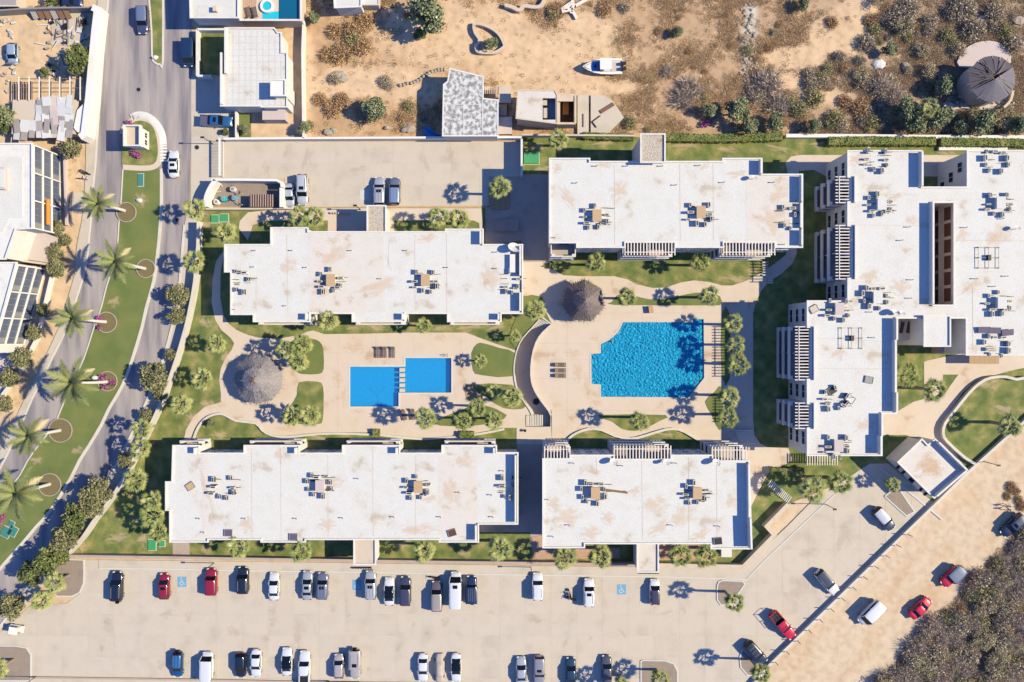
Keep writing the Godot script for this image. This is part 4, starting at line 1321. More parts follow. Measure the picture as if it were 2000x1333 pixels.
func make_neighbours() -> void:
	var st := ST()
	# the modern house at the left edge
	var b := building("modern_house", "white modern house with glazed loggias at the west edge, northern part", [-60, 283, 62, 283, 62, 445, 30, 447, 10, 505, -60, 505], 8.5, [], M.render, M.render, 0.35, [], "house")
	var a := P(62, 284, 8.5) * Vector3(1, 0, 1)
	var c := P(62, 446, 8.5) * Vector3(1, 0, 1)
	loggias(b, a, c, Vector3(1, 0, 0), 8.4, 3, 3)
	block(b, "upper_roof", [-40, 306, 43, 306, 43, 425, 18, 425, 5, 452, -40, 452], 8.4, 8.62, M.roof_white)
	st = ST()
	box(st, P(2, 349, 9.1), Vector3(1.5, 1.0, 3.6))
	obj("skylight", st, M.pink, b)
	st = ST()
	box(st, P(1, 348, 9.68), Vector3(1.2, 0.1, 2.9))
	obj("skylight_pane", st, M.roof_white, b)
	for q in [[72, 400, 0.5, "wood"], [86, 418, 0.35, "orange"]]:
		st = ST()
		var p := P(q[0], q[1], 5.4)
		tube(st, p + Vector3(0.5, -0.2, -2.4), p + Vector3(0.5, -0.2, 1.8), 0.36, 0.36, 8)
		tag(obj("rolled_awning", st, M[q[3]]), "long %s roll lying in a loggia of the modern house" % ["orange" if q[3] == "orange" else "brown"][0], "roll")
	block(b, "terrace", [30, 447, 64, 447, 110, 464, 84, 512, -10, 498], -0.06, 2.4, M.pink)
	block(b, "terrace_wall", [-6, 500, 84, 513, 82, 517, -8, 505], -0.06, 3.3, M.beige_wall)
	b = building("modern_house", "white modern house at the west edge, slanting southern part with loggias", [-60, 515, 31, 515, -3, 640, -20, 690, -60, 690], 8.5, [], M.render, M.render, 0.35, [], "house")
	a = P(31, 517, 8.5) * Vector3(1, 0, 1)
	c = P(-13, 672, 8.5) * Vector3(1, 0, 1)
	loggias(b, a, c, Vector3.UP.cross(c - a).normalized(), 8.4, 3, 3)
	sheet("yard_paving", [PL([-40, 676, 48, 673, 60, 640, 92, 540, 100, 545, 66, 660, 20, 745, -40, 820])], 0.03, M.pink, false)
	wall("garden_wall", "low pale wall between the modern house and the roadside shrubs", PL([124, 300, 128, 440], 1.0), 0.3, 1.0, M.pink)
	wall("garden_wall", "low pale wall along the slanting part of the modern house", PL([98, 540, 70, 660, 30, 735, -20, 800], 1.2), 0.3, 1.2, M.render)
	st = ST()
	prism(st, PL([141, 377, 163, 377, 160, 415, 140, 415]), 0.0, 0.13)
	tag(obj("concrete_pad", st, M.concrete), "pale concrete pad beside the pavement near the first coconut palm", "pad")
	# the yard with the ruined shack
	wall("compound_wall", "tall white wall of the cluttered yard along the road", PL([179, 14, 189, 18, 184, 60, 178, 120, 172, 190, 163, 262, 155, 268], 3.0), 1.1, 3.0, M.wall_white)
	wall("compound_wall", "grey wall along the north side of the cluttered yard", PL([-20, 21, 40, 17, 100, 15, 180, 14], 2.2), 0.25, 2.2, M.grey_metal)
	st = ST()
	prism(st, PL([150, 215, 165, 200, 163, 262, 150, 258, 143, 250], 2.6), 0.0, 2.6)
	tag(obj("outbuilding", st, M.wall_white), "white flat outbuilding joined to the tall yard wall", "shed")
	sheet("yard_slab", [PL([100, 26, 166, 26, 162, 88, 100, 88])], 0.02, M.concrete_b, false)
	b = thing("ruined_shack", "ruined shack roofed with patched grey metal sheets in the cluttered yard", "shack", P(100, 228))
	block(b, "wall", [24, 195, 148, 195, 146, 262, 22, 262], 0.0, 2.3, M.beige_wall)
	var n := 0
	for j in 5:
		for i in 8:
			if i < 3 and j < 3:
				continue
			st = ST()
			var q := P(32 + i * 14.6, 198 + j * 16, 2.5 + rng.randf() * 0.25)
			box(st, q, Vector3(rng.randf_range(0.9, 1.6), 0.05, rng.randf_range(1.2, 2.6)), rng.randf_range(-0.16, 0.16), Basis(Vector3(0, 0, 1), rng.randf_range(-0.14, 0.14)))
			obj("roof_sheet", st, [M.sheet_metal, M.sheet_white, M.sheet_metal, M.pink, M.sheet_white][rng.randi() % 5], b)
	for i in 7:
		st = ST()
		bar(st, P(36 + i * 20, 150, 2.6), P(36 + i * 20, 196, 2.6), 0.16, 0.16)
		obj("roof_beam", st, M.white_wood, b)
	for y in [154, 172]:
		st = ST()
		bar(st, P(34, y, 2.45), P(160, y, 2.45), 0.12, 0.12)
		obj("roof_beam", st, M.wood, b)
	for i in 8:
		st = ST()
		bar(st, P(27 + i * 5, 160, 1.2), P(27 + i * 5, 230, 1.2), 0.1, 0.1)
		obj("pallet_bar", st, M.rust, b)
	for i in 70:
		st = ST()
		var q := P(rng.randf_range(88, 168), rng.randf_range(25, 150))
		if rng.randf() < 0.45:
			var yaw := rng.randf() * TAU
			bar(st, q + Vector3(0, 0.1, 0), q + Vector3(cos(yaw) * 2.0, rng.randf_range(0.1, 0.6), sin(yaw) * 2.0), 0.13, 0.08)
			tag(obj("scrap_board", st, [M.wood, M.white_wood, M.brown, M.grey_metal][rng.randi() % 4]), "old board among the scrap in the cluttered yard", "board", "scrap boards in the yard")
		else:
			box(st, q + Vector3(0, 0.2, 0), Vector3(rng.randf_range(0.3, 1.0), rng.randf_range(0.2, 0.6), rng.randf_range(0.3, 0.9)), rng.randf() * 3, Basis(Vector3(1, 0, 0), rng.randf_range(-0.3, 0.3)))
			tag(obj("scrap_block", st, [M.sheet_metal, M.rock, M.dark_metal, M.tan, M.sheet_white][rng.randi() % 5]), "broken block or box among the scrap in the cluttered yard", "scrap", "scrap in the yard")
	for i in 40:
		st = ST()
		var q := P(rng.randf_range(-10, 30), rng.randf_range(35, 200))
		box(st, q + Vector3(0, 0.15, 0), Vector3(rng.randf_range(0.2, 0.8), 0.3, rng.randf_range(0.2, 0.7)), rng.randf() * 3, Basis(Vector3(1, 0, 0), rng.randf_range(-0.3, 0.3)))
		tag(obj("rubble", st, [M.rock, M.sheet_white, M.tan][rng.randi() % 3]), "pale lump of rubble along the west edge of the cluttered yard", "rubble", "rubble at the yard's edge")
	st = ST()
	bar(st, P(124, 8, 0.2), P(124, 88, 0.2), 0.1, 0.1)
	bar(st, P(133, 12, 0.3), P(132, 90, 0.3), 0.16, 0.16)
	tag(obj("long_pipe", st, M.grey_metal), "long thin pipe lying across the cluttered yard", "pipe")
	for i in 6:
		st = ST()
		box(st, P(64 + i * 13, 24, 1.0), Vector3(0.9, 0.06, 2.2), 0.3, Basis(Vector3(1, 0, 0), 0.5))
		tag(obj("leaning_sheet", st, [M.sheet_metal, M.rust, M.wood][i % 3]), "metal sheet leaning on the north wall of the cluttered yard", "metal sheet", "sheets leaning on the yard wall")
	b = building("house", "pale house roof cut off at the north-west corner above the yard", [-40, -60, 30, -60, 30, 10, -40, 10], 3.0, [], M.sheet_metal, M.beige_wall, 0.05, [], "house")
	# white house with the pool deck, top of the picture
	b = building("house", "white flat-roofed house beside the raised pool deck", [372, -40, 464, -40, 464, 34, 374, 34], 5.2, [], M.roof_white, M.render, 0.3, [], "house")
	st = ST()
	box(st, P(420, 18, 5.6), Vector3(0.6, 0.8, 0.9))
	obj("roof_box", st, M.tan, b)
	var deck := thing("pool_deck", "raised terrace with a dark pool at the top of the picture", "terrace", P(525, 10))
	var dh := PL([544, -30, 583, -30, 583, 37, 544, 37], 3.4)
	st = ST()
	for p in cutout(PL([466, -40, 588, -40, 588, 40, 466, 40], 3.4), dh):
		top(st, p, 3.4)
	sides(st, PL([466, -40, 588, -40, 588, 40, 466, 40], 3.4), 0.0, 3.4)
	obj("terrace", st, M.paving, deck)
	block(deck, "floor_strip", [474, -30, 500, -30, 500, 36, 474, 36], 3.4, 3.42, M.terracotta)
	st = ST()
	top(st, dh, 3.2)
	obj("water", st, M.dark_tile, deck)
	block(deck, "shallow_water", [512, 25, 544, 22, 544, 37, 512, 37], 3.38, 3.41, M.turquoise)
	st = ST()
	line(st, PL([467, -40, 467, 39, 587, 39, 587, -40], 3.8), 0.28, 3.4, 3.8)
	obj("deck_parapet", st, M.render, deck)
	st = ST()
	var tubc := P(522, 13, 3.4)
	for i in 20:
		var d0 := Vector3(cos(TAU * i / 20), 0, sin(TAU * i / 20))
		var d1 := Vector3(cos(TAU * (i + 1) / 20), 0, sin(TAU * (i + 1) / 20))
		quad(st, tubc + d0 * 0.75 + Vector3(0, 0.4, 0), tubc + d1 * 0.75 + Vector3(0, 0.4, 0), tubc + d1 * 1.15 + Vector3(0, 0.4, 0), tubc + d0 * 1.15 + Vector3(0, 0.4, 0))
		quad(st, tubc + d0 * 1.15, tubc + d1 * 1.15, tubc + d1 * 1.15 + Vector3(0, 0.4, 0), tubc + d0 * 1.15 + Vector3(0, 0.4, 0), d0)
		quad(st, tubc + d0 * 0.75, tubc + d1 * 0.75, tubc + d1 * 0.75 + Vector3(0, 0.4, 0), tubc + d0 * 0.75 + Vector3(0, 0.4, 0), d0)
	obj("hot_tub_rim", st, M.wall_white, deck)
	st = ST()
	tube(st, tubc, tubc + Vector3(0, 0.28, 0), 0.75, 0.75, 16)
	obj("hot_tub_water", st, M.turquoise, deck)
	var lp := lounger()
	lp.position = P(486, 26, 3.42)
	for q in [[486, 24], [498, 24]]:
		dup(lp, P(q[0], q[1], 3.42), PI + 0.25, 1.0, "sun lounger on the raised pool deck, %s one" % ("western" if q[0] == 486 else "eastern"), "loungers on the raised deck")
	lp.free()
	# white house with a tiled roof and yard
	b = building("house", "white flat-roofed house with a roof of faint square slabs by the driveway", [442, 57, 535, 57, 541, 66, 548, 66, 548, 105, 559, 105, 559, 208, 512, 208, 512, 206, 433, 206, 433, 147, 442, 147], 4.6, [[443, 57, 443, 146, 0.35, 0.9], [434, 105, 434, 205, 0.35, 0.7]], M.roof_warm, M.render, 0.25, [], "house")
	for i in 10:
		for j in 12:
			var p := P(443 + (i + 0.5) * 11.7, 60 + (j + 0.5) * 12.2, 4.6)
			if Geometry2D.is_point_in_polygon(Vector2(p.x, p.z), PL([445, 60, 533, 60, 539, 69, 545, 69, 545, 108, 556, 108, 556, 203, 436, 203, 436, 150, 445, 150], 4.6)):
				st = ST()
				box(st, p + Vector3(0, 0.01, 0), Vector3(0.95, 0.06, 0.98))
				obj("roof_slab", st, M.roof_white, b)
	tower("roof_room", "small white stair room on the roof of the slab-roofed house", 531, 158, 556, 186, 6.6, M.wall_white, "roof room")
	block(b, "annex", [512, 206, 556, 206, 556, 234, 512, 234], 0.0, 2.6, M.pink)
	for q in [[[384, 57, 384, 148], "west of"], [[384, 148, 412, 148], "south-west of"], [[384, 57, 440, 57], "north-west of"], [[592, 40, 590, 100], "north-east of"], [[590, 100, 592, 270], "along the east side of"]]:
		wall("yard_wall", "white yard wall %s the slab-roofed house" % q[1], PL(q[0], 1.6), 0.35, 1.6, M.render)
	sheet("yard_lawn", [PL([386, 58, 444, 58, 444, 146, 386, 146])], 0.03, M.lawn, false)
	sheet("yard_paving", [PL([386, 150, 432, 150, 432, 206, 452, 210, 452, 226, 386, 226])], 0.03, M.concrete_c, false)
	sheet("yard_lawn", [PL([463, 222, 490, 222, 490, 268, 463, 268])], 0.03, M.lawn_green, false)
	st = ST()
	line(st, PL([460, 218, 460, 270], 1.4), 0.25, 0.0, 1.4)
	tag(obj("yard_wall", st, M.render), "short white wall beside the parked blue pickup", "wall")
	# small block at the top
	b = building("house", "small white block house north of the scrub with a blue shaded wall", [652, -30, 704, -30, 704, 12, 655, 14], 4.0, [], M.roof_white, M.render, 0.2, [], "house")
	b = building("house", "pale green lean-to beside the small white block house", [704, -30, 738, -30, 738, 8, 704, 8], 2.8, [], M.sheet_white, M.beige_wall, 0.1, [], "lean-to")
	# the house with the stained roof
	b = building("house", "house with a blotched black and white flat roof above the upper parking", [880, 136, 942, 151, 942, 194, 971, 197, 971, 264, 866, 264, 868, 166, 876, 160], 4.2, [], M.rough_roof, M.render, 0.06, [], "house")
	for q in [[866, 204, 942, 204, 0.12, 0.06], [942, 194, 942, 264, 0.12, 0.06], [905, 204, 905, 264, 0.1, 0.05]]:
		st = ST()
		line(st, PL([q[0], q[1], q[2], q[3]], 4.2), q[4], 4.2, 4.2 + q[5])
		obj("roof_seam", st, M.sheet_white, b)
	st = ST()
	var tp := [P(826, 250, 0.9), P(838, 246, 1.6), P(858, 268, 0.5), P(846, 270, 1.2), P(828, 270, 0.3)]
	for i in 4:
		tri(st, tp[0], tp[i], tp[i + 1] if i < 4 else tp[1])
	tri(st, P(842, 266, 0.6), P(856, 262, 0.9), P(872, 271, 0.1))
	tag(obj("tarpaulin", st, M.tarp), "crumpled blue tarpaulin west of the blotched roof", "tarpaulin")
	b = thing("pergola", "pale open pergola beams beside the blotched roof", "pergola", P(957, 176))
	for i in 9:
		st = ST()
		box(st, P(945 + i * 3.6, 176, 2.3), Vector3(0.12, 0.14, 1.3))
		obj("beam", st, M.tan, b)
	b = thing("porch", "small concrete porches stepping between the two houses above the parking", "porch", P(985, 200))
	block(b, "roof_slab", [974, 168, 998, 168, 998, 200, 974, 200], 2.3, 2.5, M.tan)
	block(b, "lower_slab", [974, 204, 990, 204, 990, 226, 974, 226], 0.0, 0.5, M.paving_dark)
	block(b, "step_block", [974, 228, 1000, 228, 1000, 262, 974, 262], 0.0, 0.9, M.pink)
	b = building("unfinished_house", "unfinished pale box house with a cut-out in its roof", [1013, 178, 1083, 178, 1087, 186, 1087, 240, 1010, 230], 5.0, [], M.roof_warm, M.tan, 0.12, [1060, 192, 1085, 192, 1085, 234, 1060, 234], "house")
	block(b, "sunken_floor", [1058, 190, 1086, 190, 1086, 238, 1058, 238], 2.8, 3.0, M.pink)
	for q in [[1064, 202], [1066, 222]]:
		st = ST()
		box(st, P(q[0], q[1], 3.4), Vector3(0.8, 0.8, 0.9 if q[1] == 202 else 1.7))
		obj("block", st, M.tan, b)
	b = thing("open_room", "roofless tan room with an orange table beside the unfinished house", "house", P(1106, 212))
	for q in [[1088, 186, 1124, 186], [1124, 186, 1124, 241], [1088, 241, 1124, 241], [1092, 200, 1092, 241]]:
		st = ST()
		line(st, PL(q, 2.8), 0.35, 0.0, 2.8 + (q[0] - 1088) * 0.002)
		obj("wall", st, M.tan, b)
	block(b, "floor", [1088, 186, 1124, 186, 1124, 241, 1088, 241], 0.0, 0.1, M.brown)
	block(b, "roof_part", [1090, 187, 1120, 187, 1120, 198, 1090, 198], 2.5, 2.79, M.tan)
	st = ST()
	box(st, P(1105, 212, 0.9), Vector3(1.0, 0.12, 2.1))
	for q in [[-0.4, -0.9], [0.4, -0.9], [-0.4, 0.9], [0.4, 0.9]]:
		box(st, P(1105, 212, 0.5) + Vector3(q[0], 0, q[1]), Vector3(0.1, 0.8, 0.1))
	tag(obj("table", st, M.orange), "orange table in the roofless tan room", "table")
	b = thing("building_slab", "broad concrete slab with a rounded east end beside the roofless room", "slab", P(1170, 220))
	block(b, "slab", [1128, 185, 1150, 185, 1150, 262, 1128, 262], 0.0, 0.5, M.concrete)
	block(b, "slab", [1154, 185, 1180, 186, 1196, 196, 1206, 210, 1219, 230, 1186, 262, 1154, 262], 0.0, 0.5, M.concrete_c)
	for q in [[1140, 222, 1140, 248, "grey_metal"], [1173, 219, 1199, 203, "rust"], [1157, 238, 1173, 226, "dark_metal"], [1157, 238, 1165, 249, "dark_metal"]]:
		st = ST()
		bar(st, P(q[0], q[1], 0.65), P(q[2], q[3], 0.65), 0.14 if q[4] != "rust" else 0.6, 0.12)
		tag(obj("loose_beam", st, M[q[4]]), "loose %s bar lying on the broad concrete slab, %s" % ["rusty wide" if q[4] == "rust" else "dark" if q[4] == "dark_metal" else "grey", "at its middle" if q[0] > 1150 else "on the west strip"], "bar", "bars on the slab" )
	# ruined tower at the upper right
	b = thing("ruined_tower", "ruined round tower with a broken thatched roof in the scrub", "ruin", P(1937, 155))
	var rc := P(1939, 154, 5.0)
	rc.y = 0
	st = ST()
	for i in 20:
		var d0 := Vector3(cos(TAU * i / 20), 0, sin(TAU * i / 20)) * 3.5
		var d1 := Vector3(cos(TAU * (i + 1) / 20), 0, sin(TAU * (i + 1) / 20)) * 3.5
		quad(st, rc + d0, rc + d1, rc + d1 * 1.02 + Vector3(0, 4.6, 0), rc + d0 * 1.02 + Vector3(0, 4.6, 0), d0)
	obj("wall", st, M.beige_wall, b)
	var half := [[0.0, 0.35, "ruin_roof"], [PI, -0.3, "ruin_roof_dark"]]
	for q in half:
		st = ST()
		for i in 9:
			var t0: float = q[0] + PI * i / 9 - 0.52
			var t1: float = q[0] + PI * (i + 1) / 9 - 0.52
			var e0 := Vector3(cos(t0), 0, sin(t0)) * 3.9
			var e1 := Vector3(cos(t1), 0, sin(t1)) * 3.9
			var hub := rc + Vector3(0, 6.0 + q[1], 0) + Vector3(sin(-0.52), 0, cos(0.52)) * (0.5 if q[0] == 0.0 else -0.5)
			tri(st, hub, rc + e0 + Vector3(0, 4.9 + rng.randf() * 0.3, 0), rc + e1 + Vector3(0, 4.9, 0))
		obj("roof_half", st, M[q[2]], b)
	for i in 26:
		st = ST()
		var t := rng.randf() * TAU
		var d := Vector3(cos(t), 0, sin(t))
		bar(st, rc + d * 0.6 + Vector3(0, 6.1, 0), rc + d * rng.randf_range(3.0, 4.4) + Vector3(0, 4.95, 0), 0.07, 0.07)
		obj("roof_pole", st, M.twig, b)
	sheet("ruin_terrace", [smooth(PL([1872, 132, 1872, 112, 1890, 92, 1918, 82, 1945, 84, 1965, 98, 1972, 124, 1930, 134]), true, 2)], 0.5, M.pink, false, 0.6)
	sheet("ruin_terrace", [PL([1842, 202, 1850, 198, 1866, 206, 1900, 200, 1930, 196, 1950, 190, 1965, 176, 1975, 190, 1960, 208, 1920, 216, 1880, 212, 1842, 218])], 0.35, M.pink, false, 0.4)
	wall("ruin_wall", "curved tan wall piece beside the ruined round tower", smooth(PL([1962, 210, 1975, 196, 1980, 176], 1.4), false, 3), 0.4, 1.4, M.tan)
	for i in 34:
		st = ST()
		var q := P(1845 + rng.randf() * 130, 198 + rng.randfn() * 7)
		box(st, q + Vector3(0, 0.4, 0), Vector3(rng.randf_range(0.3, 0.9), 0.5, rng.randf_range(0.3, 0.8)), rng.randf() * 3)
		tag(obj("rock", st, M.rock), "pale broken stone at the foot of the ruined round tower", "stone", "stones by the ruined tower")
	# rings of stones and walls in the dirt
	wall("garden_ring", "kidney-shaped low stone border round a green bush in the dirt", smooth(PL([925, 50, 928, 64, 937, 78, 930, 90, 933, 100, 950, 103, 968, 102, 984, 92, 984, 84, 974, 66, 958, 54, 940, 47, 928, 46, 925, 50], 0.7), false, 3), 0.5, 0.8, M.tan)
	wall("garden_ring", "winding low stone border cut off by the top of the picture", smooth(PL([986, 10, 1000, 14, 1014, 20, 1024, 12, 1040, 14, 1056, 12, 1066, -6], 0.7), false, 3), 0.6, 0.9, M.tan)
	var ringst := [[782, 167], [789, 166], [795, 163], [803, 163], [809, 161], [815, 158], [821, 155], [827, 150], [833, 147], [838, 143], [844, 140], [850, 139], [856, 137], [862, 136], [868, 136]]
	for q in ringst:
		st = ST()
		blob(st, P(q[0], q[1]) + Vector3(0, 0.2, 0), Vector3(0.34, 0.3, 0.34))
		tag(obj("rock", st, M.rock), "round stone in the curved row leading to the blotched roof", "stone", "row of stones in the dirt")
	for q in [[660, 150, 1.5], [668, 153, 1.2], [1718, 126, 1.3], [1768, 128, 0.8], [800, 252, 1.1], [790, 254, 0.7], [755, 250, 0.6], [640, 258, 1.0], [652, 255, 0.8], [1990, 40, 1.3], [1920, 38, 1.2], [1905, 44, 0.8]]:
		st = ST()
		blob(st, P(q[0], q[1]) + Vector3(0, 0.2, 0), Vector3(q[2], 0.5, q[2] * 0.7))
		tag(obj("boulder", st, M.wall_white if q[0] > 1700 and q[0] < 1730 else M.rock), "pale boulder lying in the dry scrub", "boulder", "pale boulders in the scrub")
	for i in 90:
		st = ST()
		blob(st, P(1462 + sin(i * 0.9) * 9 + rng.randfn() * 5, rng.randf_range(-8, 175)) + Vector3(0, 0.05, 0), Vector3(1, 0.8, 1) * rng.randf_range(0.15, 0.4))
		tag(obj("rock", st, M.rock), "grey stone in the dry stony streak through the scrub", "stone", "stones of the stony streak")
	for q in [[1105, 14, 1.0, 0.6], [1112, 12, 1.1, 0.9], [1118, 18, 0.9, 1.3], [1108, 22, 1.0, 0.2], [1122, 30, 0.8, 2.1], [1136, 6, 1.2, 0.5]]:
		st = ST()
		box(st, P(q[0], q[1]) + Vector3(0, 0.3, 0), Vector3(2.0 * q[2], 0.4, 0.5), q[3])
		tag(obj("timber", st, M.white_wood), "pale timber in the heap near the top of the dirt", "timber", "heap of pale timbers")
	# boat on the dirt
	make_boat()

func blob(st: SurfaceTool, c: Vector3, r: Vector3, n := 7) -> void:
	var tw := rng.randf() * TAU
	var rows: Array = []
	for j in 4:
		var row: Array = []
		for i in n:
			var a := TAU * i / n + tw
			var ph := PI * 0.5 * j / 3.0
			var k := rng.randf_range(0.82, 1.12)
			row.append(c + Vector3(cos(a) * cos(ph) * r.x * k, sin(ph) * r.y * k - r.y * 0.3, sin(a) * cos(ph) * r.z * k))
		rows.append(row)
	for j in 3:
		for i in n:
			var m := (i + 1) % n
			quad(st, rows[j][i], rows[j][m], rows[j + 1][m], rows[j + 1][i], (rows[j][i] - c) + Vector3(0, 0.05, 0))

func make_boat() -> void:
	var b := thing("motor_boat", "white motor boat with a blue foredeck cushion standing on the dirt", "boat", P(1182, 134), "", 0.02)
	b.scale = Vector3.ONE * 1.08
	var prof := [[-3.7, 0.05, 1.35], [-3.0, 0.5, 1.28], [-2.0, 0.95, 1.2], [-0.8, 1.2, 1.15], [0.8, 1.28, 1.1], [2.6, 1.2, 1.08]]
	var st := ST()
	for i in prof.size() - 1:
		var p = prof[i]
		var q = prof[i + 1]
		for s in [-1.0, 1.0]:
			quad(st, Vector3(p[0], 0.45 if i > 0 else 0.9, 0), Vector3(q[0], 0.4, 0), Vector3(q[0], q[2], s * q[1]), Vector3(p[0], p[2], s * p[1]), Vector3(0, -0.4, s))
			quad(st, Vector3(p[0], p[2], s * p[1]), Vector3(q[0], q[2], s * q[1]), Vector3(q[0], q[2] + 0.02, s * q[1] * 0.72), Vector3(p[0], p[2] + 0.02, s * p[1] * 0.72))
	quad(st, Vector3(2.6, 0.4, 0), Vector3(2.6, 1.08, -1.2), Vector3(2.6, 1.1, 0), Vector3(2.6, 1.08, 1.2), Vector3.RIGHT)
	obj("hull", st, M.white_paint, b, true)
	st = ST()
	top(st, PackedVector2Array([Vector2(-3.4, 0), Vector2(-2.0, -0.7), Vector2(0.6, -0.95), Vector2(0.6, 0.95), Vector2(-2.0, 0.7)]), 1.2)
	obj("deck", st, M.wall_white, b, true)
	st = ST()
	top(st, PackedVector2Array([Vector2(0.6, -0.95), Vector2(2.55, -0.9), Vector2(2.55, 0.9), Vector2(0.6, 0.95)]), 0.85)
	obj("cockpit_floor", st, M.pink, b, true)
	st = ST()
	prism(st, PackedVector2Array([Vector2(-2.3, -0.25), Vector2(-2.0, -0.6), Vector2(-1.1, -0.75), Vector2(-1.1, 0.75), Vector2(-2.0, 0.6), Vector2(-2.3, 0.25)]), 1.2, 1.3)
	obj("cushion", st, M.tarp, b, true)
	st = ST()
	box(st, Vector3(-1.7, 1.34, 0), Vector3(0.3, 0.1, 0.35))
	obj("hatch", st, M.dark, b, true)
	st = ST()
	box(st, Vector3(-0.1, 2.3, -0.05), Vector3(1.9, 0.08, 1.8))
	obj("cabin_roof", st, M.wall_white, b, true)
	st = ST()
	for s in [[-0.9, -0.8], [-0.9, 0.8], [0.8, -0.8], [0.8, 0.8]]:
		tube(st, Vector3(s[0], 1.2, s[1]), Vector3(s[0], 2.27, s[1]), 0.04, 0.04, 5)
	obj("roof_posts", st, M.grey_metal, b, true)
	st = ST()
	box(st, Vector3(-0.95, 1.6, 0), Vector3(0.06, 0.8, 1.6), 0.0, Basis(Vector3(0, 0, 1), -0.4))
	obj("windscreen", st, M.tinted, b, true)
	for s in [-0.35, 0.45]:
		st = ST()
		box(st, Vector3(2.85, 1.35, s), Vector3(0.6, 0.6, 0.42), 0.2)
		box(st, Vector3(2.8, 0.6, s), Vector3(0.2, 1.1, 0.16))
		obj("outboard_motor", st, M.dark_metal, b, true)
	st = ST()
	box(st, Vector3(0.4, 0.3, 0), Vector3(4.2, 0.12, 0.9))
	for s in [-0.95, 0.95]:
		tube(st, Vector3(1.0, 0.3, s - 0.1), Vector3(1.0, 0.3, s + 0.1), 0.3, 0.3, 10)
	bar(st, Vector3(-1.7, 0.3, 0), Vector3(-4.0, 0.35, 0), 0.12, 0.1)
	tag(obj("boat_trailer", st, M.dark_metal, self), "dark trailer under the white motor boat", "trailer")
	get_child(get_child_count() - 1).position = b.position

